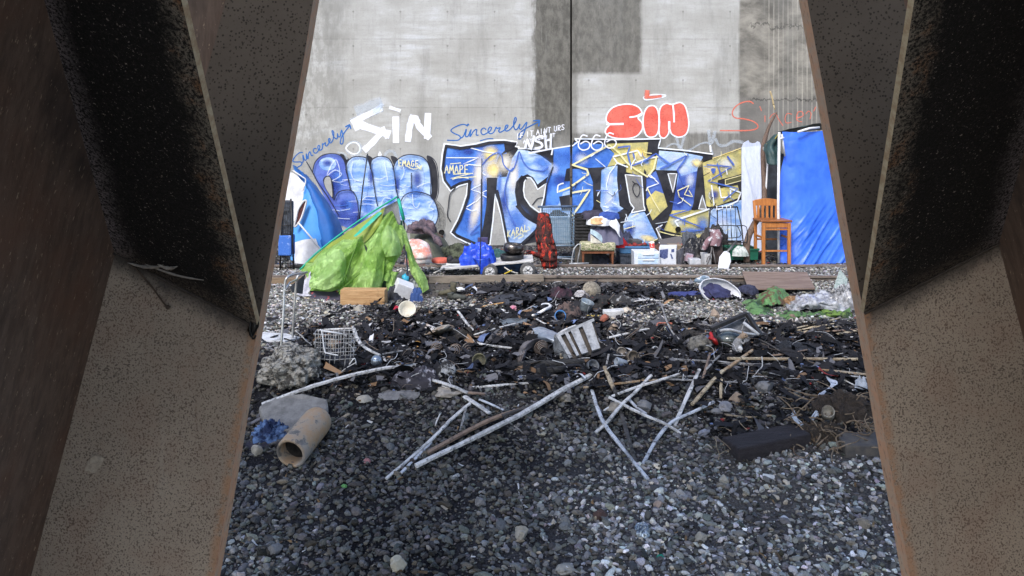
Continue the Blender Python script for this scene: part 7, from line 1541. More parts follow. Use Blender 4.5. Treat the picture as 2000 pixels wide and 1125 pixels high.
clothG('plastic_sheeting', 'large crumpled clear plastic sheet behind the burnt green strip', 'plastic sheet', [[(1536,580,.05),(1560,572,.14),(1590,566,.20),(1620,570,.18),(1650,578,.13)],[(1532,592,.03),(1560,588,.13),(1594,584,.18),(1628,588,.14),(1660,594,.08)],[(1540,606,0),(1566,605,.04),(1600,606,.04),(1632,606,.04),(1664,610,0)]], PLS, 57, 0.045, 6.5)
heapG('plastic_sheeting', 'white crumpled plastic tuft touching the right steel leg', 'plastic sheet', 1655, 605, 60, 44, M('white_film', (0.44, 0.45, 0.49), (0.16, 0.165, 0.18), rough=0.2, scale=12), 58, 0.5, 1.15, freq=4.2)
heapG('burnt_straw', 'scorched brown straw tuft between green cloth and clear plastic', 'straw', 1552, 596, 44, 20, M('scorched_straw', (0.20, 0.115, 0.06), (0.45, 0.36, 0.25), scale=28, contrast=(0.5, 0.7), bump=0.9), 59, 0.5, 1.0, freq=4.2)
g = Geo(); q = [G(1632, 565, .02), G(1654, 568, .02), G(1656, 540, .30), G(1640, 530, .34)]; g.prism([P(1628, 562, 10.9), P(1652, 570, 10.8), P(1655, 545, 11.1), P(1640, 526, 11.3)], (0.01, 0.012, 0)); solo('glass_panel', 'small cracked pale green mesh pane propped at the right of the plywood', 'pane', g, M('pane_green', (0.20, 0.25, 0.23), (0.36, 0.41, 0.39), scale=34, rough=0.3))
heapG('cloth_bundle', 'thin tangled wire and white tape bundle left of the navy jacket', 'wire bundle', 1262, 590, 62, 12, M('tape_white', (0.45, 0.47, 0.51), (0.06, 0.06, 0.07), scale=16, contrast=(0.45, 0.55)), 60, 0.4, 0.8)
blobG('stone', 'orange brown brick lump behind the burnt metal cabinet', 'brick', 1181, 634, 26, 22, M('brick_red', (0.30, 0.10, 0.065), (0.20, 0.08, 0.06), scale=12), 8, 0.35, 2)
blobG('stone', 'tan pyramid shaped stone right of the brick lump', 'stone', 1199, 650, 26, 20, M('tan_stone', (0.30, 0.235, 0.185), (0.22, 0.17, 0.14)), 9, 0.35, 2)
blobG('stone', 'tan stone standing in the gravel left of the monitor shell', 'stone', 1399, 624, 20, 24, M('tan_stone', (0.3,) * 3), 10, 0.3, 2)
blobG('stone', 'pinkish stone beside the flat burnt green strip', 'stone', 1546, 622, 16, 10, STONEB, 11, 0.3, 2)
# cabinet, sheets, springs
K = thing('burnt_cabinet', 'burnt grey slatted metal cabinet tipped over in the ashes', 'cabinet', G(1130, 702))
ca = G(1117, 700, .0); Yc = ca.y
A0, A1, A2, A3 = P(1086, 655, Yc + .05), P(1158, 624, Yc + .12), P(1176, 680, Yc - .02), P(1113, 701, Yc - .12)
ux = (A1 - A0); uy = (A3 - A0); nrm_ = ux.cross(uy).normalized(); nrm_ = nrm_ if nrm_.y > 0 else -nrm_
def cp_(u, v, d=0): return A0.lerp(A1, u).lerp(A3.lerp(A2, u), v) + nrm_ * d
g = Geo(); g.prism([cp_(-.04, -.08, 0.03), cp_(1.04, -.08, 0.03), cp_(1.04, .02, 0.03), cp_(-.04, .02, 0.03)], nrm_ * 0.2); part(K, 'top_edge', g, ASHM)
for (u0, u1) in ((0.0, 0.10), (0.22, 0.30), (0.38, 0.58), (0.70, 0.95)):
    g = Geo(); g.prism([cp_(u0, .03, 0.0), cp_(u1, .03, 0.0), cp_(u1, .97, 0.0), cp_(u0, .97, 0.0)], nrm_ * 0.025); part(K, 'slat', g, M('cabinet_slat', (0.40, 0.42, 0.46), (0.20, 0.21, 0.235), scale=10, dirt=0.3, rough=0.55, var=0.4))
g = Geo(); g.prism([cp_(0, .02, 0.06), cp_(1, .02, 0.06), cp_(1, 1, 0.06), cp_(0, 1, 0.06)], nrm_ * 0.18); part(K, 'inner_box', g, M('cabinet_inner', (0.10, 0.085, 0.075), (0.03, 0.03, 0.03), scale=8))
g = Geo(); g.prism([A0 + Vector((-.005, .02, 0)), A3 + Vector((-.005, .02, 0)), P(1082, 702, Yc + .1), P(1080, 680, Yc + .2)], (0.0, 0.06, 0.0)); part(K, 'side_panel', g, ASHM)
def sheetG(name, label, cat, rows, mat, seed=0, amp=0.012, freq=6):
    g = Geo(); g.sheet([[G(*p) for p in r] for r in rows], 6, amp, freq, seed); return solo(name, label, cat, g, mat, smooth=True, solid=0.006)
sheetG('metal_sheet', 'blue grey buckled metal sheet left of the burnt cabinet', 'metal sheet', [[(1040, 640, .14), (1066, 640, .16), (1092, 650, .14)], [(1044, 655, .10), (1068, 658, .12), (1092, 664, .10)], [(1052, 668, .05), (1072, 670, .06), (1096, 680, .05)]], M('sheet_blue', (0.22, 0.26, 0.33), (0.42, 0.46, 0.52), scale=6, rough=0.4, metal=0.4, dirt=0.1), 1)
sheetG('metal_sheet', 'brown curved metal sheet standing beside the coil spring', 'metal sheet', [[(1010, 706, .0), (1012, 690, .03), (1020, 668, .1)], [(1026, 690, .10), (1030, 672, .14), (1042, 662, .16)], [(1046, 672, .06), (1052, 668, .08), (1058, 664, .1)]], M('sheet_brown', (0.13, 0.115, 0.12), (0.22, 0.20, 0.20), scale=7, rough=0.5, metal=0.3, dirt=0.1), 2)
sheetG('metal_sheet', 'rusty brown folded sheet left of the coil springs', 'metal sheet', [[(828, 652, .04), (850, 638, .10), (876, 630, .12)], [(836, 656, .03), (858, 644, .12), (888, 636, .12)], [(850, 660, .0), (868, 652, .05), (893, 646, .05)]], M('sheet_rust', (0.20, 0.12, 0.065), (0.36, 0.35, 0.32), scale=7, dirt=0.1, rough=0.6), 3)
sheetG('board', 'pale pink scorched board left of the rusty folded sheet', 'board', [[(806, 628, .06), (818, 626, .07), (852, 638, .04)], [(800, 636, .03), (816, 638, .03), (848, 648, .02)]], M('pinkish_board', (0.45, 0.36, 0.30), (0.52, 0.52, 0.54), scale=8), 4)
sheetG('metal_sheet', 'thin black edged metal sheet behind the bent light rods', 'metal sheet', [[(976, 622, .05), (1008, 620, .06), (1030, 622, .05)], [(982, 634, .03), (1008, 634, .03), (1026, 636, .03)]], M('sheet_pale', (0.20, 0.24, 0.28), (0.04, 0.045, 0.05), scale=6, rough=0.4, metal=0.4), 5)
def coil(label, px, py, rpx, turns, tilt, length=0.08, conic=0.5):
    c = G(px, py, 0.0); r = rpx * c.y / F; c = c + Vector((0, 0, r * 0.75)); pts = []
    n = int(turns * 16); R3 = Euler((math.radians(90) + tilt, 0, tilt * 1.3)).to_matrix()
    for i in range(n + 1):
        a = i / 16 * 2 * math.pi; k = i / n; rr_ = r * (1 - conic * k); pts.append(c + R3 @ Vector((math.cos(a) * rr_, math.sin(a) * rr_, length * (k - .3))))
    g = Geo(); g.tube(pts, 0.0042, 5); return solo('coil_spring', label, 'spring', g, RUSTW, smooth=True, group='burnt mattress springs')
coil('pale coil spring furthest left, facing the viewer', 853, 692, 12, 3.5, 0.1)
coil('loose coil spring second from the left', 888, 694, 13, 3.2, -0.3)
coil('small dark coil spring right of the loose coil', 912, 686, 9, 3.0, 0.4)
coil('large dense coil spring in front of the metal sheets', 1058, 692, 15, 5.0, 0.25)
coil('small coil spring behind the large dense one', 1036, 662, 9, 3.0, -0.2)
coil('flattened wire spiral right of the burnt cabinet', 1234, 668, 22, 2.0, 0.9, 0.03, 0.3)
coil('coil spring stretched under the bent rods', 972, 668, 13, 4.0, 1.0, 0.12, 0.1)
# wire basket
g = Geo(); Wb = thing('wire_basket', 'white wire basket half burnt behind the big rubble lump', 'wire basket', G(655, 722))
cb = G(652, 722); Yb_ = cb.y
def bq(x, y, d): return P(x, y, Yb_ + d)
for (d, xo) in ((0.0, 0), (0.30, 6)):
    for i in range(8):
        x = 612 + i * 10 + xo; g.tube(catmull([bq(x + 4, 652 - d * 28, d), bq(x + 3, 690, d * 0.9), bq(x + 1, 716 - (i % 3) * 6, d * 0.8)], 3), 0.004, 5)
    for y in (652, 668, 686, 700): g.tube([bq(612 + xo, y - d * 25, d), bq(650, y + 3 - d * 25, d), bq(690 + xo, y - d * 25, d)], 0.0045, 5)
for y in (654, 672, 690):
    for x in (613, 690): g.tube([bq(x, y, 0), bq(x + 5, y - 9, .30)], 0.0045, 5)
part(Wb, 'cage', g, WIREW, smooth=True)
g = Geo(); g.tube(catmull([bq(622, 648, .05), bq(628, 646, .0), bq(634, 685, -.04), bq(640, 690, -.05), bq(660, 694, -.05)], 4), 0.006, 6); g.tube([bq(628, 646, 0), bq(668, 652, 0)], 0.007, 6); g.tube(catmull([bq(682, 712, -.02), bq(692, 700, 0), bq(696, 712, .02)], 4), 0.006, 6)
part(Wb, 'rim', g, WHITEP, smooth=True)
heapG('paper', 'scorched beige paper inside the white wire basket', 'paper', 650, 684, 24, 24, M('scorched_paper', (0.38, 0.31, 0.24), (0.12, 0.10, 0.09), scale=14), 61)
heapG('burnt_clothes', 'black burnt cloth mass under the white wire basket', 'burnt clothes', 672, 722, 60, 30, DARKC, 62, 0.5, 0.6)
c = G(735, 709, .05); g = Geo(); g.blob(c + Vector((0, 0, .02)), (0.052, 0.05, 0.052), 1, 0.03, 3); solo('metal_ball', 'shiny blue grey metal ball below the bent white strip', 'ball', g, M('ball_metal', (0.30, 0.36, 0.45), rough=0.25, metal=0.6), smooth=True)
# rubble lump, slab, clay pipe, rags
t_ = NT('rubble'); n_ = t_.noise(t_.coord(), 16, 6, 0.75, 0.6); v_, _ = t_.voro(t_.coord(), 22); RUB = t_.finish(t_.mix(n_.step(0.44, 0.58), (0.46, 0.44, 0.40), (0.07, 0.066, 0.062)), 0.9, bump=n_ + v_, bstr=1.0, bdist=0.05)
c = G(558, 766); s = c.y / F; g = Geo(); g.blob(c + Vector((0, 0.2, 0.15)), (58 * s, 0.24, 44 * s), 5, 0.30, 5, 1.8); solo('rubble_lump', 'big pale lump of rough broken concrete at the left steel leg', 'rubble', g, RUB, smooth=False)
g = Geo(); q = [G(505, 802, .02), G(538, 782, .06), G(590, 776, .08), (G(640, 788, .06)), G(642, 808, .03), G(600, 846, .02), G(556, 850, .02), G(515, 832, .02)]
g.prism([p + Vector((0, 0, 0.04)) for p in q], (0, 0, -0.12)); solo('concrete_slab', 'flat grey concrete slab behind the clay pipe', 'slab', g, M('slab_grey', (0.24, 0.235, 0.23), (0.15, 0.146, 0.143), scale=9, dirt=0.14, bump=0.4, bdist=0.01, var=0.3), bevel=0.02)
r = 0.118; a = G(568, 886, r); b = G(625, 816, r)
ax = (b - a).normalized(); L = (b - a).length
mt = Matrix.Translation(a) @ ax.to_track_quat('Z', 'Y').to_matrix().to_4x4()
t_ = NT('clay'); n_ = t_.noise(t_.coord(), 8, 6, 0.7); f_ = t_.noise(t_.coord(), 34, 4, 0.7); X_, Y__, Z_ = t_.xyz()
col_ = t_.mix(n_.step(0.38, 0.62), (0.36, 0.235, 0.135), (0.33, 0.275, 0.215)); col_ = t_.mix(n_.step(0.54, 0.64) * 0.85, col_, (0.085, 0.083, 0.085)); col_ = t_.mix(f_.step(0.58, 0.70) * 0.6, col_, (0.10, 0.085, 0.075)); col_ = t_.mix(t_.noise(t_.coord(), 2.6, 3, 0.5).step(0.52, 0.68) * 0.6, col_, (0.30, 0.30, 0.31))
CLAY = t_.finish(col_, 0.55, bump=f_ + n_, bstr=0.25, bdist=0.004)
g = Geo(); g.lathe([(r * 0.80, 0.10), (r * 0.80, 0.0), (r * 0.86, -0.006), (r * 0.97, -0.004), (r, 0.008), (r, L * 0.80), (r * 0.99, L * 0.88), (r * 0.9, L * 0.96), (r * 0.72, L)], 36, mt, cap=False); g.lathe([(r * 0.80, 0.101), (r * 0.78, L * 0.75), (0.001, L * 0.76)], 36, mt, cap=False)
nA = len(g.f); g.m = 1; g.lathe([(r * 0.79, 0.09), (r * 0.77, L * 0.74)], 36, mt, cap=False); g.lathe([(r * 0.77, L * 0.735), (0.001, L * 0.74)], 36, mt, cap=False); g.m = 0  # inner lining and end disc coloured dark for shade as well as dirt
solo('clay_pipe', 'broken tan clay pipe lying on the gravel slope, open end forward', 'pipe', g, [CLAY, M('pipe_dirt_shade', (0.03, 0.027, 0.024), (0.07, 0.062, 0.055), scale=18)], smooth=True)
RAGB = M('rag_blue', (0.015, 0.03, 0.09), (0.12, 0.21, 0.42), scale=9, rough=0.8, contrast=(0.42, 0.58))
heapG('rag', 'crumpled blue rag between the left steel leg and clay pipe', 'rag', 524, 860, 74, 36, RAGB, 63, 0.6, 1.1, freq=4.5)
heapG('rag', 'dark purple flat rag under the blue rag', 'rag', 500, 873, 60, 14, M('rag_dark', (0.025, 0.022, 0.035), (0.05, 0.045, 0.06)), 64, 0.5, 0.6)
heapG('rag', 'flat black strip of rubber at the foot of the left steel leg', 'rubber strip', 466, 1000, 30, 8, M('rubber', (0.018, 0.018, 0.022)), 65, 2.2, 0.2)
heapG('burnt_clothes', 'twisted grey white and brown burnt cloth roll on the crest', 'burnt clothes', 810, 756, 110, 40, M('burnt_roll', (0.035, 0.033, 0.045), (0.36, 0.36, 0.42), scale=13, contrast=(0.54, 0.66)), 66, 0.35, 0.8)
heapG('burnt_clothes', 'thin pale torn cloth right of the burnt roll', 'burnt clothes', 868, 735, 34, 30, M('pale_torn', (0.40, 0.42, 0.46), (0.03, 0.03, 0.035), scale=14, contrast=(0.45, 0.55)), 67, 0.4, 0.9)
for (px, py, w_, h_, sd, lab) in ((930, 712, 60, 26, 70, 'burnt black lump with an olive cap lying in front of the springs'), (760, 690, 40, 16, 71, 'low black ash lump right of the metal ball'), (965, 655, 50, 24, 72, 'black hollow lump under the bent light rods'), (905, 668, 60, 30, 73, 'black charred mattress edge over the coil springs'), (1190, 705, 50, 22, 74, 'black ash lump at the foot of the burnt cabinet'), (1290, 700, 70, 26, 75, 'wide black ash lump right of the tin lids'), (1350, 668, 60, 26, 76, 'black lump with grey crust left of the monitor shell'), (1560, 690, 90, 26, 77, 'long black ash lump behind the long bamboo pole'), (1650, 700, 60, 20, 78, 'black ash lump against the right steel leg'), (740, 745, 60, 22, 79, 'black burnt lump below the long bent pole'), (1060, 730, 90, 18, 80, 'low black ash ridge on the crest above the long white pole'), (1270, 655, 60, 16, 81, 'black ash lump behind the white split plank')):
    heapG('ash_lump', lab, 'ash lump', px, py, w_, h_, M('ash_lump%d' % (sd % 3), ((0.015, 0.015, 0.018), (0.022, 0.02, 0.02), (0.014, 0.016, 0.022))[sd % 3], ((0.06, 0.06, 0.07), (0.075, 0.07, 0.068), (0.10, 0.11, 0.13))[sd % 3], scale=15, contrast=(0.52, 0.68), bump=0.9, bdist=0.015), sd, 0.6, 0.8, smooth=False)
# logs
g = tubeG([(1005, 716), (1060, 712), (1140, 708)], 0.05, 9, squash=0.8); solo('charred_log', 'long charred log in front of the burnt cabinet', 'log', g, CHAR, smooth=True)
g = tubeG([(1100, 728), (1125, 722), (1098, 724)], 0.03, 7); 
g = tubeG([(1050, 727), (1100, 722)], 0.035, 8); solo('charred_log', 'short charred log below the long charred log', 'log', g, CHAR, smooth=True)
# monitor shell with glass bulb
T = thing('monitor_shell', 'burnt black monitor shell with glass bulb and red melted corner', 'monitor', G(1440, 688)); Ym = G(1440, 682).y
fr_ = [P(1388, 642, Ym + .05), P(1458, 612, Ym + .25), P(1487, 656, Ym + .12)]
g = Geo()
for a_, b_ in ((fr_[0], fr_[1]), (fr_[1], fr_[2])): g.bar(a_, b_, 0.05, 0.035)
g.bar(P(1392, 650, Ym), P(1400, 678, Ym - .05), 0.05, 0.03); part(T, 'shell', g, BLACKP, bevel=0.004)
g = Geo(); g.prism([P(1400, 646, Ym + .14), P(1456, 620, Ym + .3), P(1478, 652, Ym + .2), P(1460, 668, Ym + .1), P(1410, 680, Ym + .05)], (0, 0.03, 0.0)); part(T, 'back_panel', g, M('shell_inner', (0.03, 0.03, 0.034), (0.14, 0.15, 0.17), scale=7))
g = Geo(); g.blob(P(1426, 664, Ym - .02), (0.13, 0.10, 0.085), 2, 0.06, 4); part(T, 'glass_bulb', g, M('dark_glass', (0.02, 0.025, 0.025), (0.10, 0.12, 0.12), rough=0.08, scale=8, bump=0.1, spec=0.8), smooth=True)
g = Geo(); g.tube(catmull([P(1406, 646, Ym - .08), P(1425, 644, Ym - .12), P(1450, 650, Ym - .10), P(1476, 654, Ym)], 4), 0.014, 6); g.tube([P(1452, 630, Ym + .1), P(1482, 654, Ym)], 0.018, 6); part(T, 'pale_strip', g, M('strip_grey', (0.42, 0.44, 0.48), rough=0.4), smooth=True)
g = Geo(); g.tube(catmull([P(1388, 650, Ym - .02), P(1392, 662, Ym - .08), P(1400, 672, Ym - .1), P(1396, 664, Ym - .12), P(1386, 660, Ym - .05)], 4), 0.018, 6); part(T, 'red_trim', g, M('melted_red', (0.38, 0.02, 0.02), rough=0.3), smooth=True)
# squirrel sitting up
Yq = G(1445, 692).y - 0.10; sq = Yq / F
def q3(px, py, d=0): return P(px, py, Yq + d)
g = Geo()
g.tube(catmull([q3(1443, 690, .02), q3(1440, 682, .01), q3(1440, 672), q3(1443, 664, -.005), q3(1449, 657, -.01)], 5), [0.030, 0.040, 0.046, 0.050, 0.052, 0.052, 0.051, 0.050, 0.049, 0.047, 0.045, 0.043, 0.040, 0.037, 0.034, 0.031, 0.028, 0.026, 0.025, 0.024, 0.024], 14)
g.tube(catmull([q3(1447, 661, -.01), q3(1452, 656, -.02), q3(1457, 656, -.03), q3(1461, 658, -.035)], 4), [0.024, 0.027, 0.030, 0.031, 0.031, 0.030, 0.028, 0.025, 0.022, 0.018, 0.013, 0.009, 0.006], 12)
for e in (-1, 1): g.tube([q3(1451, 652, e * .016), q3(1450.5, 648, e * .02), q3(1450, 646, e * .02)], [0.009, 0.008, 0.003], 8)
for e in (-1, 1): g.tube(catmull([q3(1446, 666, e * .032), q3(1451, 671, e * .034 - .02), q3(1456, 665, e * .012 - .035)], 4), [0.014, 0.013, 0.012, 0.011, 0.010, 0.009, 0.008, 0.008, 0.008], 8)
for e in (-1, 1): g.tube(catmull([q3(1439, 685, e * .03), q3(1446, 680, e * .045 - .01), q3(1448, 690, e * .04 - .02), q3(1456, 693, e * .035 - .03)], 4), [0.026, 0.029, 0.030, 0.028, 0.024, 0.020, 0.017, 0.015, 0.013, 0.012, 0.011, 0.009, 0.006], 8)
g.tube(catmull([q3(1440, 689, .04), q3(1430, 692, .06), q3(1421, 697, .06), q3(1415, 704, .05), q3(1412, 710, .03)], 5), [0.016, 0.02, 0.024, 0.026, 0.028, 0.029, 0.029, 0.028, 0.027, 0.027, 0.026, 0.025, 0.024, 0.023, 0.022, 0.020, 0.018, 0.016, 0.013, 0.010, 0.005], 10)
t_ = NT('squirrel_fur'); n_ = t_.noise(t_.coord(), 70, 4, 0.7); X_, Y__, Z_ = t_.xyz()
bel = (X_ * 0.8 - Y__ * 0.9).step(0.028, 0.050) * Z_.step(0.012, 0.03) * Z_.step(0.125, 0.095); hd_ = Z_.step(0.165, 0.185)
col_ = t_.mix(n_.step(0.35, 0.65), (0.13, 0.133, 0.145), (0.23, 0.235, 0.25)); col_ = t_.mix(bel, col_, (0.55, 0.56, 0.58)); col_ = t_.mix(hd_ * 0.85, col_, (0.22, 0.155, 0.105)); col_ = t_.mix(Z_.step(0.04, 0.0) * 0.8, col_, (0.09, 0.085, 0.085))
SQ = solo('squirrel', 'grey squirrel with pale belly sitting upright beside the monitor shell', 'squirrel', g, t_.finish(col_, 0.95, bump=n_, bstr=0.6, bdist=0.004), smooth=True, org=q3(1443, 694))
rm = SQ.modifiers.new('weld', 'REMESH'); rm.mode = 'VOXEL'; rm.voxel_size = 0.0045; rm.use_smooth_shade = True
for e in (-1, 1):
    g = Geo(); g.blob(q3(1456.5, 654.5, e * 0.026 - 0.025), (0.0055, 0.0055, 0.0055), 0, 0.0, 2); part(SQ, 'eye', g, M('eye_black', (0.005, 0.005, 0.005), rough=0.1, bump=0), smooth=True)
# tins, jars, lids
def canG(name, label, cat, px, py, rpx, hpx, mat, rot):
    c = G(px, py); s = c.y / F; r = rpx * s; h = hpx * s; g = Geo()
    g.lathe([(r * .8, 0), (r, h * .04), (r, h * .9), (r * .97, h), (r * .85, h), (r * .85, h * .6)], 18, Matrix.Translation(c + Vector((0, 0, r * .6))) @ Euler(rot).to_matrix().to_4x4()); return solo(name, label, cat, g, mat, smooth=True)
canG('jar', 'clear glass jar lying right of the charred log', 'jar', 1222, 716, 8, 22, M('jar_glass', (0.22, 0.26, 0.32), (0.36, 0.40, 0.46), rough=0.12, scale=10), (0.3, -1.2, 0))
canG('jar', 'dark rounded glass jar beside the upper end of the long white pole', 'jar', 1152, 727, 12, 20, M('dark_jar', (0.08, 0.09, 0.11), (0.14, 0.15, 0.17), rough=0.3, dirt=0.1), (0.9, 0.5, 0))
canG('tin_can', 'tan round tin facing the viewer right of the cabinet', 'tin', 1213, 694, 10, 8, M('tan_tin', (0.33, 0.29, 0.25), (0.16, 0.14, 0.13), rough=0.5, scale=14), (1.3, 0.1, 0))
canG('tin_can', 'brown charred tin right of the tan round tin', 'tin', 1232, 705, 12, 18, M('brown_tin', (0.17, 0.14, 0.11), (0.07, 0.06, 0.055), rough=0.6, dirt=0.1), (1.2, 0.5, 0))
canG('tin_can', 'small cream lid lying in front of the burnt cabinet', 'lid', 1101, 702, 8, 3, M('cream_lid', (0.55, 0.45, 0.32), rough=0.5), (0.9, 0, 0))
canG('tin_can', 'orange scorched tin end left of the coil springs', 'tin', 815, 681, 9, 8, M('orange_tin', (0.48, 0.27, 0.08), (0.16, 0.09, 0.04), rough=0.4, metal=0.4, scale=18), (1.2, 0.2, 0))
canG('tin_can', 'olive burnt tin under the pale torn cloth', 'tin', 938, 715, 14, 16, M('olive_tin', (0.16, 0.15, 0.09), (0.05, 0.05, 0.04), rough=0.6), (1.1, -0.3, 0))
canG('cup', 'small white cup lying among the black lumps right of the tins', 'cup', 1277, 686, 6, 10, M('cup_white', (0.62, 0.64, 0.68), rough=0.4), (1.2, 0.6, 0))
heapG('paper', 'blue white foil scrap right of the small white cup', 'foil', 1320, 690, 26, 9, M('foil_blue', (0.30, 0.36, 0.48), (0.55, 0.58, 0.64), rough=0.3), 82)
heapG('paper', 'cream paper flake below the small white cup', 'paper', 1295, 696, 16, 8, M('paper_cream', (0.5,) * 3), 83)
blobG('stone', 'grey crusted rubble lump left of the monitor shell', 'rubble', 1365, 688, 50, 40, M('crusted', (0.20, 0.19, 0.17), (0.04, 0.04, 0.042), scale=18, bump=0.9, bdist=0.02, dirt=0.05), 12, 0.5, 3)
# stones and concrete bits on the crest and slope
for (px, py, w_, h_, m, sd, lab) in ((868, 776, 84, 16, M('pale_conc', (0.36, 0.33, 0.29), (0.24, 0.22, 0.20), scale=18, bump=0.6), 20, 'long pale concrete edge on the crest below the burnt roll'), (778, 782, 100, 14, STONEG, 21, 'long grey concrete edge left of the pale one on the crest'), (710, 786, 34, 12, STONE, 22, 'pale flat stone at the left end of the crest'), (1105, 784, 52, 12, M('tan_flat', (0.28, 0.25, 0.21)), 23, 'tan flat stone just left of the V shaped poles'),
                              (1496, 768, 36, 26, STONEG, 24, 'rough grey stone above the dark railway sleeper'), (1442, 790, 34, 24, M('tan_stone', (0.3,) * 3), 25, 'tan stone left of the rough grey stone'), (1418, 806, 44, 20, M('bluegrey_stone', (0.20, 0.20, 0.22), (0.28, 0.28, 0.30), scale=14), 26, 'blue grey stone with pale top left of the tan stone'), (1402, 810, 34, 12, STONEG, 27, 'smooth grey stone left of the blue grey stone'),
                              (1017, 1058, 34, 32, STONE, 28, 'pale angular stone low on the slope in the middle'), (776, 1122, 40, 36, M('cream_stone2', (0.44, 0.41, 0.33), (0.34, 0.31, 0.25)), 29, 'cream stone at the bottom edge left of the middle'), (1172, 1020, 28, 26, M('dark_brick', (0.10, 0.06, 0.055), (0.065, 0.045, 0.045)), 30, 'dark red brick fragment in the middle of the slope'), (1368, 1060, 28, 18, STONE, 31, 'pale oblong stone right of the foil scrap'), (1288, 996, 24, 16, M('pink_stone', (0.38, 0.30, 0.26)), 32, 'pinkish stone above the foil scrap'), (938, 990, 26, 20, STONEG, 33, 'round grey stone below the crossed white poles'),
                              (500, 892, 22, 28, STONE, 34, 'pale upright stone left of the clay pipe mouth'), (1180, 894, 26, 16, STONEG, 35, 'dark flat stone inside the V of poles'), (1102, 1122, 44, 16, STONE, 36, 'pale stone cut by the bottom edge in the middle'), (1415, 948, 24, 22, STONE, 37, 'pale stone right of the V of poles'), (536, 1085, 34, 24, STONEG, 38, 'grey stone low at the left by the steel leg'), (1690, 1035, 30, 22, M('tan_flat', (0.3,) * 3), 39, 'tan stone low at the right by the steel leg'), (1205, 806, 40, 18, M('tan_flat', (0.3,) * 3), 40, 'tan stone under the crossing white poles'), (1262, 806, 34, 24, STONEG, 41, 'grey stone between the crossing white poles')):
    blobG('stone', lab, 'stone', px, py, w_, h_, m, sd, 0.34, 3)
heapG('foil', 'crumpled silver foil scrap low on the slope', 'foil', 1256, 1050, 30, 26, M('silver_foil', (0.50, 0.58, 0.68), (0.12, 0.16, 0.22), rough=0.2, metal=0.7, scale=22), 84, 1.0, 0.9)
g = Geo(); c = G(1502, 932, .012); g.box(c, (0.088, 0.05, 0.02), Euler((0.3, 0.1, -0.15)).to_matrix()); solo('soap_bar', 'small white rounded block on the gravel below the sleeper', 'block', g, M('soap', (0.74, 0.73, 0.70)), bevel=0.009)
heapG('plastic_scrap', 'pink plastic chip on the dark slope right of the clay pipe', 'plastic scrap', 716, 904, 14, 9, M('pink_chip', (0.40, 0.20, 0.22)), 85)
heapG('plastic_scrap', 'green plastic chip low on the slope', 'plastic scrap', 671, 953, 12, 7, M('green_chip', (0.16, 0.42, 0.14)), 86)
heapG('plastic_scrap', 'teal plastic tangle at the bottom right of the middle', 'plastic scrap', 1290, 1092, 14, 9, M('teal_chip', (0.02, 0.32, 0.24)), 87)
# sleeper and kerb stone, right
g = Geo(); a, b = G(1443, 892, .05), G(1585, 858, .05); d_ = (b - a); n2 = Vector((-d_.y, d_.x, 0)).normalized() * 0.24
SLP = M('creosote_sleeper', (0.050, 0.042, 0.048), (0.030, 0.026, 0.030), scale=7, stretch=(0.8, 4, 4), bump=1.0, bdist=0.03, var=0.45)
g.prism([a + Vector((0, 0, -.13)), b + Vector((0, 0, -.13)), b + Vector((0, 0, .045)), a + Vector((0, 0, .06))], n2 if n2.y > 0 else -n2); solo('railway_sleeper', 'dark creosoted railway sleeper half buried in the slope', 'sleeper', g, SLP, bevel=0.015)
g = Geo(); a, b = G(1652, 884, .04), G(1800, 880, .04); g.prism([a + Vector((0, 0, -.1)), b + Vector((0, 0, -.1)), b + Vector((0, 0, .05)), a + Vector((0, 0, .05))], (0.0, 0.2, 0.03)); solo('kerb_stone', 'grey stone block with tan lower edge beside the right steel leg', 'block', g, M('kerb_dark', (0.075, 0.072, 0.075), (0.13, 0.115, 0.10), scale=8, bump=0.5), bevel=0.012)
heapG('plastic_strip', 'blue white torn plastic strip on the slope by the right steel leg', 'plastic strip', 1682, 935, 22, 10, M('strip_blue', (0.28, 0.38, 0.46), (0.08, 0.12, 0.16), rough=0.3, scale=16), 88, 2.4, 0.7)
# roots, cup, string
rr = random.Random(21)
ROOT = M('dry_root', (0.27, 0.21, 0.15), (0.13, 0.095, 0.07), scale=20); ROOT2 = M('pale_root', (0.33, 0.27, 0.20), scale=20)
g = Geo()
for i in range(95):
    x, y = rr.uniform(1552, 1712), rr.uniform(775, 880); p = G(x, y, 0.02); pts = [p]
    d = Vector((rr.uniform(-1, 1), rr.uniform(-.5, .5), rr.uniform(-.1, .6)))
    for k in range(5):
        d = d + Vector((rr.uniform(-.6, .6), rr.uniform(-.5, .5), rr.uniform(-.5, .35))); pts.append(pts[-1] + d.normalized() * rr.uniform(0.03, 0.07))
    for q_ in pts: q_.z = max(q_.z, hgt(q_.x, q_.y) - .01)
    g.tube(catmull(pts, 4), [0.0062 * (1 - i2 / 24) + .0016 for i2 in range(21)], 5)
solo('root_clump', 'tangle of dry brown roots on the bank at the right', 'roots', g, ROOT, smooth=True)
g = Geo()
for i in range(22):
    x, y = rr.uniform(1385, 1470), rr.uniform(790, 900); p = G(x, y, 0.01); pts = [p]; d = Vector((rr.uniform(-1, 1), rr.uniform(-.5, .5), rr.uniform(0, .7)))
    for k in range(4):
        d = d + Vector((rr.uniform(-.5, .5), rr.uniform(-.4, .4), rr.uniform(-.5, .2))); pts.append(pts[-1] + d.normalized() * rr.uniform(0.03, 0.06))
    for q_ in pts: q_.z = max(q_.z, hgt(q_.x, q_.y))
    g.tube(catmull(pts, 3), 0.003, 4)
solo('root_clump', 'sparse thin dry roots at the left end of the dark sleeper', 'roots', g, ROOT2, smooth=True)
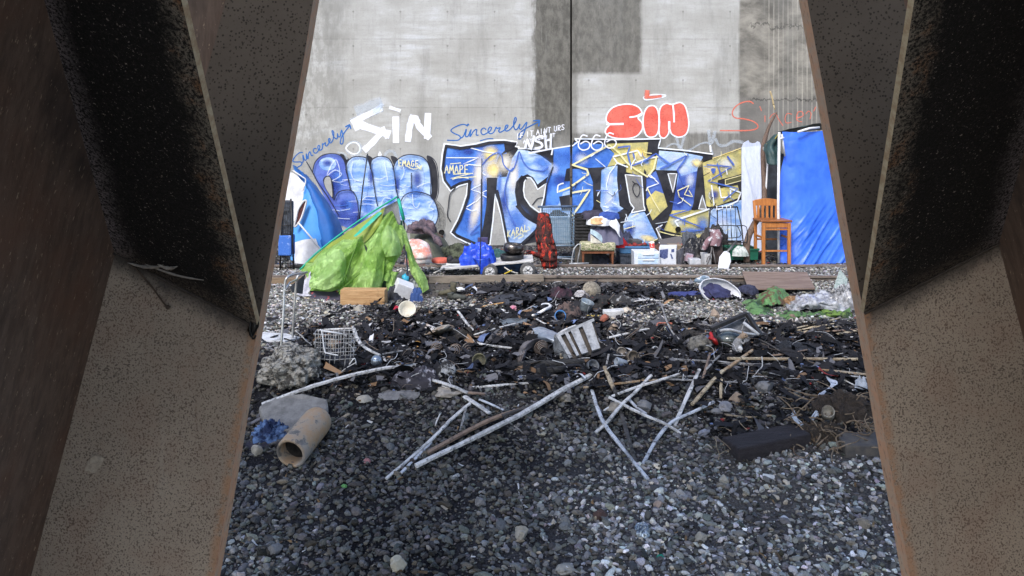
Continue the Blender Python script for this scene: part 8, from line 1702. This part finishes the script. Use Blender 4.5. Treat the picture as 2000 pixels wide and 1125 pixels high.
heapG('leaf_litter', 'brown leaf litter clump above the kerb stone', 'leaf litter', 1610, 865, 90, 40, M('litter', (0.045, 0.035, 0.028), (0.19, 0.13, 0.08), scale=30, contrast=(0.5, 0.68), bump=1.0, bdist=0.02), 89, 0.6, 0.9, smooth=False)
heapG('earth_mound', 'dark earth mound behind the root tangle', 'earth', 1655, 822, 120, 60, M('dark_earth', (0.028, 0.022, 0.019), (0.06, 0.045, 0.036), scale=18, bump=1.0, bdist=0.02), 90, 0.5, 0.7, smooth=False)
canG('paper_cup', 'dirty white paper cup standing in the root tangle', 'cup', 1617, 818, 12, 28, M('dirty_cup', (0.34, 0.32, 0.28), (0.12, 0.10, 0.08), scale=16, contrast=(0.45, 0.6)), (0.9, -0.5, 0))
g = Geo()
for i in range(7):
    pts = [G(1545 + rr.uniform(0, 8), 800 + i * 2, .03), G(1560 + rr.uniform(-4, 4), 822 + rr.uniform(-4, 6), .03), G(1578 + rr.uniform(-4, 4), 830 + rr.uniform(-5, 4), .03), G(1592 + rr.uniform(-2, 6), 808 + rr.uniform(-8, 8), .04), G(1598, 795 + i * 3, .04)]
    g.tube(catmull(pts, 6), 0.005, 5)
solo('twine', 'loops of pale blue twine hanging above the dark sleeper', 'twine', g, M('twine_blue', (0.50, 0.57, 0.68)), smooth=True)
g = Geo(); g.sheet([[G(1612, 733, .05), G(1628, 738, .05)], [G(1622, 752, .06), G(1636, 748, .06)], [G(1600, 766, .05), G(1612, 764, .05)], [G(1598, 784, .03), G(1606, 784, .03)]], 6, 0.012, 9, 3); solo('cloth_strip', 'torn pale blue white cloth strip above the paper cup', 'cloth', g, M('strip_white', (0.52, 0.57, 0.66), (0.30, 0.34, 0.42), scale=14), smooth=True)
heapG('cloth_strip', 'white torn cloth end at the right steel leg below the rusty pole', 'cloth', 1683, 764, 24, 26, M('strip_white', (0.5,) * 3), 91, 0.5, 0.9)
g = tubeG([(1395, 806), (1430, 812), (1470, 815), (1510, 812), (1545, 822)], 0.009); solo('twig', 'long thin dry twig lying above the dark sleeper', 'twig', g, ROOT2, smooth=True)
g = tubeG([(1570, 830, .02), (1556, 852, .03)], 0.006); solo('stick', 'short white stick leaning on the dark sleeper', 'stick', g, WHITEP, smooth=True)
# ---------------------------------------------------------------- burnt poles, slats and rods
def polemat(name, c, c2, soot=0.25):
    if name in MATS: return MATS[name]
    t = NT(name); o = t.coord(); n = t.noise(o, 9, 5, 0.7); f = t.noise(o, 45, 4, 0.7); k = t.noise(o, 2.3, 3, 0.55)
    col = t.mix(n.step(0.4, 0.62), c, c2); col = t.mix(f.step(0.56, 0.66) * 0.8, col, (0.05, 0.047, 0.045)); g_ = t.noise(o, 18, 4, 0.7); col = t.mix(g_.step(0.60, 0.68) * 0.85, col, (0.03, 0.028, 0.027))
    col = t.mix(k.step(0.66 - soot * 0.35, 0.72 - soot * 0.35), col, t.mix(f.step(0.4, 0.6), (0.018, 0.017, 0.017), (0.07, 0.065, 0.06)))
    MATS[name] = t.finish(col, 0.8, bump=f + n, bstr=0.9, bdist=0.006); return MATS[name]
PW = polemat('ash_white_pole', (0.58, 0.58, 0.59), (0.33, 0.33, 0.335), 0.10); PB = polemat('ash_blue_pole', (0.54, 0.57, 0.63), (0.36, 0.38, 0.43), 0.04)
PBR = polemat('scorched_brown_pole', (0.23, 0.165, 0.125), (0.15, 0.105, 0.085), 0.15); PY = polemat('bamboo_pole', (0.40, 0.34, 0.245), (0.25, 0.19, 0.125), 0.2)
PG = polemat('grey_pole', (0.26, 0.26, 0.27), (0.15, 0.145, 0.145), 0.25); PK = polemat('char_pole', (0.045, 0.042, 0.042), (0.09, 0.085, 0.085), 0.3)
PR = polemat('rusty_pole', (0.28, 0.17, 0.085), (0.36, 0.31, 0.24), 0.1)
def pole(label, pts, w, mat, name='pole', cat='pole', n=6, sq=0.72, lift=0.0):
    r = w / 2 * 0.5 * (G(*pts[0][:2]).y + G(*pts[-1][:2]).y) / F * 0.86
    q = [(p[0], p[1], (p[2] if len(p) > 2 else 0.0) + lift) for p in pts]
    g = tubeG(q, r, n, squash=sq); return solo(name, label, cat, g, mat, smooth=w < 5)
pole('long thick white pole running from the crest down to the left', [(1153, 733), (1098, 762, .02), (1030, 802, .03), (960, 838, .03), (812, 910, .0)], 15, PW, lift=.01)
pole('brown scorched pole lying beside the long thick white one', [(1036, 796, .02), (980, 811, .03), (920, 838, .02), (835, 885)], 14, PBR)
pole('black charred upper length beside the long thick white pole', [(1100, 768, .03), (1040, 792, .03), (980, 812, .04)], 12, PK)
pole('thin white pole reaching the lowest point at the left', [(918, 788, .03), (880, 820, .02), (840, 861, .01), (754, 935)], 9.5, PW)
pole('thin white pole ending beside the lowest left one', [(842, 864, .0), (815, 892), (783, 924)], 8.5, PB)
pole('short grey stick standing off the crossed left poles', [(910, 796, .02), (905, 818, .01), (899, 842)], 6, PG, 'stick', 'stick')
pole('flat white split slat on the crest, left end under the burnt roll', [(846, 742, .02), (880, 753, .03), (914, 767, .03)], 13, PW, 'slat', 'slat', 8, 0.4)
pole('flat white split slat carrying on below the tan one', [(907, 774, .02), (930, 789, .03), (957, 807, .02)], 13, PW, 'slat', 'slat', 8, 0.4)
pole('narrow blue grey slat right of the crossing split slats', [(936, 780, .02), (958, 789, .02), (984, 801, .02)], 8, PB, 'slat', 'slat', 8, 0.5)
pole('thin white splinter under the flat split slat', [(864, 753, .01), (882, 759, .01), (899, 767, .01)], 8, PW, 'slat', 'slat', 8, 0.5)
pole('short tan broken slat across the white split slats', [(915, 767, .06), (930, 768, .06), (947, 770, .05)], 11, PBR, 'slat', 'slat', 8, 0.5)
pole('tapered pale stick alone on the black crest', [(918, 757), (970, 753, .01), (1033, 748, .01)], 8, PW, 'stick', 'stick')
pole('brownish thin pole crossing behind the V of white poles', [(1139, 757), (1200, 750, .02), (1250, 744, .03), (1284, 742, .03)], 7, PR)
pole('white pole with orange scorched tip rising to the right', [(1195, 774, .02), (1240, 757, .04), (1290, 742, .05), (1330, 729, .03)], 8, PW)
pole('thin grey pole running level to the right of the V', [(1290, 740, .03), (1360, 743, .03), (1440, 747, .01)], 6, PG)
pole('second thin grey pole just above the level one', [(1300, 738, .03), (1350, 735, .03), (1420, 739, .01)], 5, PG)
pole('yellow brown stake standing at the top left of the V', [(1181, 717, .06), (1190, 740, .05), (1205, 773, .03)], 10, PY)
pole('black charred slat running down the middle of the V', [(1208, 790, .0), (1220, 830, .0), (1231, 868), (1242, 905)], 10, PK, 'slat', 'slat', 8, 0.6)
pole('white pole slanting from top right to the lower left of the V', [(1272, 733, .05), (1244, 762, .05), (1213, 792, .05), (1185, 825, .03), (1163, 845)], 8.5, PW)
pole('left arm of the V, long curved bluish white pole', [(1156, 762, .0), (1166, 795, .01), (1181, 829, .02), (1208, 865, .01), (1237, 901), (1266, 936)], 9.5, PB)
pole('curved white pole crossing the middle of the V towards the right', [(1190, 776, .03), (1225, 794, .05), (1262, 812, .05), (1300, 828, .04), (1330, 847, .0)], 9, PW)
pole('short bluish pole inside the crossing white poles', [(1227, 778, .02), (1243, 795, .02), (1262, 808, .02)], 8, PB)
pole('short grey white stick left of the crossing poles', [(1207, 784, .03), (1178, 803, .0)], 6, PW, 'stick', 'stick')
pole('straight white pole leaning at the right side of the V', [(1366, 722, .04), (1350, 757, .03), (1334, 793, .03), (1317, 832)], 9.5, PW)
pole('right arm of the V, curved bluish white pole', [(1394, 785, .02), (1350, 806, .03), (1312, 824, .03), (1284, 856, .01), (1255, 907)], 9, PB)
pole('cream pole right of the straight white pole', [(1412, 724, .05), (1385, 752, .03), (1352, 790)], 10, PY)
pole('scorched brown pole continuing up from the cream pole', [(1470, 684, .05), (1442, 704, .06), (1414, 724, .05)], 9, PR)
pole('thin brown stake behind the straight white pole', [(1387, 690, .06), (1379, 718, .05), (1370, 748, .02)], 6, PBR)
pole('short cream stake hanging below the level grey poles', [(1409, 741, .05), (1408, 760, .03), (1408, 778)], 7, PY)
pole('grey brown stick fork beside the thin brown stake', [(1405, 695, .05), (1388, 712, .05), (1374, 728, .03)], 5.5, PG, 'stick', 'stick')
pole('long bamboo pole running level to the right steel leg', [(1422, 700, .07), (1500, 701, .06), (1600, 701, .05), (1700, 702, .04)], 9, PY)
pole('grey lower pole crossing under the long bamboo pole', [(1310, 702, .04), (1380, 706, .04), (1484, 713, .03), (1546, 718, .02)], 9, PG)
pole('rusty thin pole joined to the end of the grey lower pole', [(1545, 717, .02), (1610, 723, .02), (1700, 732, .01)], 7, PR)
pole('white thin rod below the rusty thin pole', [(1630, 731, .02), (1665, 735, .02), (1700, 739, .01)], 4.5, PW, 'rod', 'rod')
pole('white bent rod lowest at the right beside the leg', [(1642, 738, .02), (1664, 750, .02), (1684, 760, .01)], 4.5, PW, 'rod', 'rod')
for k, (a, b, lab) in enumerate((((1545, 643), (1642, 621), 'topmost thin bamboo cane in the bundle below the green cloth'), ((1552, 646), (1670, 625), 'second thin bamboo cane from the top of the bundle'), ((1562, 649), (1674, 633), 'third bamboo cane, lowest of the bundle'), ((1572, 641), (1600, 636), 'short broken cane on top of the bamboo bundle'))):
    pole(lab, [a, ((a[0] + b[0]) / 2, (a[1] + b[1]) / 2, .02), b], 4.6, PY, 'bamboo_cane', 'cane')
pole('tan board lying level below the bamboo bundle', [(1489, 655), (1570, 650, .01), (1690, 642)], 9, PBR, 'slat', 'slat', 8, 0.4)
pole('cream plank end showing beside the right steel leg', [(1636, 652, .02), (1690, 643, .02)], 9, PY, 'slat', 'slat', 8, 0.4)
pole('thin rusty rod below the tan board', [(1502, 695, .03), (1542, 690, .04), (1582, 682, .02)], 5, PBR, 'rod', 'rod')
pole('black cable curving away from the monitor shell', [(1481, 662, .05), (1505, 674, .05), (1532, 692, .01)], 4, PK, 'cable', 'cable')
pole('long bent pole sweeping from the left leg over the slab', [(512, 790, .03), (545, 778, .06), (582, 764, .08), (625, 750, .08), (667, 738, .06), (735, 722, .05), (811, 713, .02)], 12, PW)
pole('wide bent white strip curving down to the metal ball', [(690, 638, .03), (694, 652, .04), (702, 668, .05), (718, 682, .05), (742, 694, .04)], 9, PW, 'strip', 'strip', 8, 0.5)
pole('short white stick dropping from the bent white strip', [(749, 697, .03), (757, 718, .01)], 6, PW, 'stick', 'stick')
pole('second short white stick right of the dropping one', [(758, 703, .02), (779, 714, .01)], 6, PW, 'stick', 'stick')
pole('grey rod running right from the bent white strip', [(744, 692, .03), (775, 687, .03), (810, 680, .02)], 5.5, PG, 'rod', 'rod')
pole('pale tube along the top of the wire basket', [(619, 645, .06), (655, 643, .06), (691, 641, .05)], 6, PW, 'tube', 'tube')
pole('bent pale tube standing behind the coil springs', [(890, 602, .04), (902, 618, .05), (914, 634, .05), (923, 644, .03), (916, 651, .01)], 6, PW, 'tube', 'tube')
pole('upper light rod of the bent fork left of the metal sheets', [(918, 657, .03), (955, 645, .05), (1006, 632, .04)], 5, PW, 'rod', 'rod')
pole('middle tan rod of the bent fork', [(919, 661, .03), (955, 654, .03), (1002, 653, .02)], 5, PBR, 'rod', 'rod')
pole('lower white crooked bar of the bent fork', [(918, 661, .02), (932, 670, .03), (965, 676, .03), (1001, 680, .02)], 7, PW, 'rod', 'rod')
pole('pale bar sticking up behind the burnt cabinet', [(1086, 655, .10), (1104, 644, .12), (1124, 636, .10)], 7, PW, 'rod', 'rod')
pole('thin white stick above the blue grey metal sheet', [(1048, 623, .03), (1062, 631, .03), (1078, 637, .03)], 4.5, PW, 'stick', 'stick')
pole('white split plank right of the burnt cabinet', [(1187, 660, .03), (1225, 651, .04), (1267, 642, .03)], 8, PW, 'plank', 'plank', 8, 0.5)
pole('long thin bent rod planted in the gravel right of centre', [(1288, 588, .04), (1296, 608, .08), (1304, 632, .08), (1318, 655, .05), (1340, 673, .0)], 4.5, PG, 'rod', 'rod')
pole('thin rod leaning across the face of the burnt cabinet', [(1152, 655, .12), (1185, 675, .08), (1222, 698, .01)], 3.6, PG, 'rod', 'rod')
pole('red bent handle bar right of the split plank', [(1281, 646, .0), (1283, 636, .05), (1288, 631, .06), (1313, 632, .05)], 5.5, polemat('red_bar', (0.42, 0.13, 0.09), (0.25, 0.10, 0.08)), 'bar', 'bar')
pole('dull cream board edge running right from the red bar', [(1295, 626, .02), (1340, 630, .02), (1400, 637, .02)], 6, PG, 'slat', 'slat', 8, 0.5)
pole('thin pale wire below the navy jacket', [(1296, 597), (1340, 601), (1376, 596)], 3, PW, 'wire', 'wire')
pole('thin white rod left of the navy jacket', [(1232, 590, .02), (1262, 586, .02), (1296, 588, .02)], 4, PW, 'rod', 'rod')
pole('stub of white pole in front of the jar', [(1185, 716, .03), (1193, 732, .0)], 8, PW, 'stick', 'stick')
pole('thin upright splinter right of the burnt cabinet', [(1189, 692, .07), (1186, 706, .03), (1184, 716, .0)], 5, PG, 'stick', 'stick')
pole('thin dry stick behind the white pole with the orange tip', [(1230, 726), (1270, 717, .01), (1308, 708, .01)], 4, PG, 'stick', 'stick')
pole('charred stick behind the V, upper right', [(1300, 730, .02), (1325, 722, .03), (1350, 714, .02)], 8, PK, 'stick', 'stick')
pole('thin grey stick low on the slope right of the thick white pole', [(996, 826, .01), (1010, 836), (1024, 848)], 4.5, PG, 'stick', 'stick')
pole('white nail shaped rod standing on the slope left of the poles', [(850, 832, .0), (854, 820, .03), (860, 808, .05)], 3.5, PW, 'rod', 'rod')
pole('thin white straw lying low in the middle of the slope', [(1011, 942), (1013, 952), (1014, 968)], 4, PW, 'straw', 'straw')
rr = random.Random(77)
# ---------------------------------------------------------------- small finds on the steel legs
def on_plate(A, B, D, u, v, d=0.004):
    p = A.lerp(B, u) + (D - B) * v; n = (B - A).cross(D - B).normalized()
    if n.y > 0: n = -n
    return p + n * d
g = Geo()
for (a, b, c_) in (((0.16, 0.02), (0.45, 0.10), 0.010), ((0.30, 0.06), (0.72, 0.13), 0.006), ((0.40, 0.09), (0.55, 0.13), 0.012)):
    pts = []
    for i in range(15):
        t = i / 14; pts.append(on_plate(LA, LB, LD, a[0] + (b[0] - a[0]) * t, a[1] + (b[1] - a[1]) * t - 0.012 * math.sin(t * 3.1), 0.012))
    g.tube(pts, [0.0008 + c_ * 0.42 * math.sin(math.pi * i / 14) * (0.6 + 0.5 * noise.noise(Vector((i * .7, 2, 0)))) for i in range(15)], 6)
solo('cobweb', 'dusty grey cobweb strung across the foot of the left sooty plate', 'cobweb', g, M('cobweb', (0.34, 0.31, 0.27), (0.22, 0.20, 0.18), scale=60, rough=0.95), smooth=True)
g = Geo(); g.tube(catmull([P(248, 508, 1.488), P(270, 530, 1.486), P(300, 565, 1.486), P(318, 590, 1.487), P(330, 602, 1.490)], 5), [0.0018 + 0.0006 * noise.noise(Vector((i * 1.1, 0, 0))) + (0.003 if i > 17 else 0) for i in range(21)], 6)
solo('dead_stem', 'thin dry brown stem clinging to the left tan flange', 'dry stem', g, M('dry_stem', (0.09, 0.06, 0.042), (0.05, 0.035, 0.026), scale=40), smooth=True)
g = Geo()
for (x, y) in ((79, 34), (84, 42), (116, 141), (122, 145), (152, 272), (160, 279), (165, 276)):
    A_ = LA; p = None
    # points on the seam between web and sooty plate
    t = (490 - y) / 490.0; s0 = LA; s1 = LC
    lo_, hi_ = 0.0, 2.0
    for _ in range(30):
        m = (lo_ + hi_) / 2; q_ = s0 + (s1 - s0) * m; pyy = HY + F * (H - q_.z) / q_.y
        if pyy > y: lo_ = m
        else: hi_ = m
    p = s0 + (s1 - s0) * lo_; g.blob(p + Vector((0.004 + (x % 5) * .0005, -0.008, 0)), (0.0042, 0.004, 0.0036), x, 0.5, 2)
solo('lichen_crumbs', 'pale yellow crumbs stuck along the seam of the left sooty plate', 'crumbs', g, M('crumb', (0.40, 0.33, 0.20), (0.28, 0.22, 0.13), scale=90))
g = Geo(); g.blob(P(184, 905, 1.494), (0.013, 0.002, 0.017), 3, 0.5, 3, rot=Matrix.Rotation(0.6, 3, 'Y')); solo('lichen_patch', 'small bleached scuff on the left tan flange', 'patch', g, M('scuff', (0.44, 0.38, 0.30), (0.30, 0.25, 0.20), scale=60))
g = Geo(); g.blob(P(495, 640, 1.49), (0.008, 0.004, 0.017), 4, 0.4, 3, rot=Matrix.Rotation(0.35, 3, 'Y')); g.tube(catmull([P(490, 628, 1.487), P(488, 645, 1.484), P(494, 662, 1.486), P(500, 655, 1.487)], 4), 0.0018, 6)
solo('burnt_drip', 'black tar drip at the pointed foot of the left sooty plate', 'tar drip', g, M('tar', (0.008, 0.008, 0.008), rough=0.4), smooth=True)
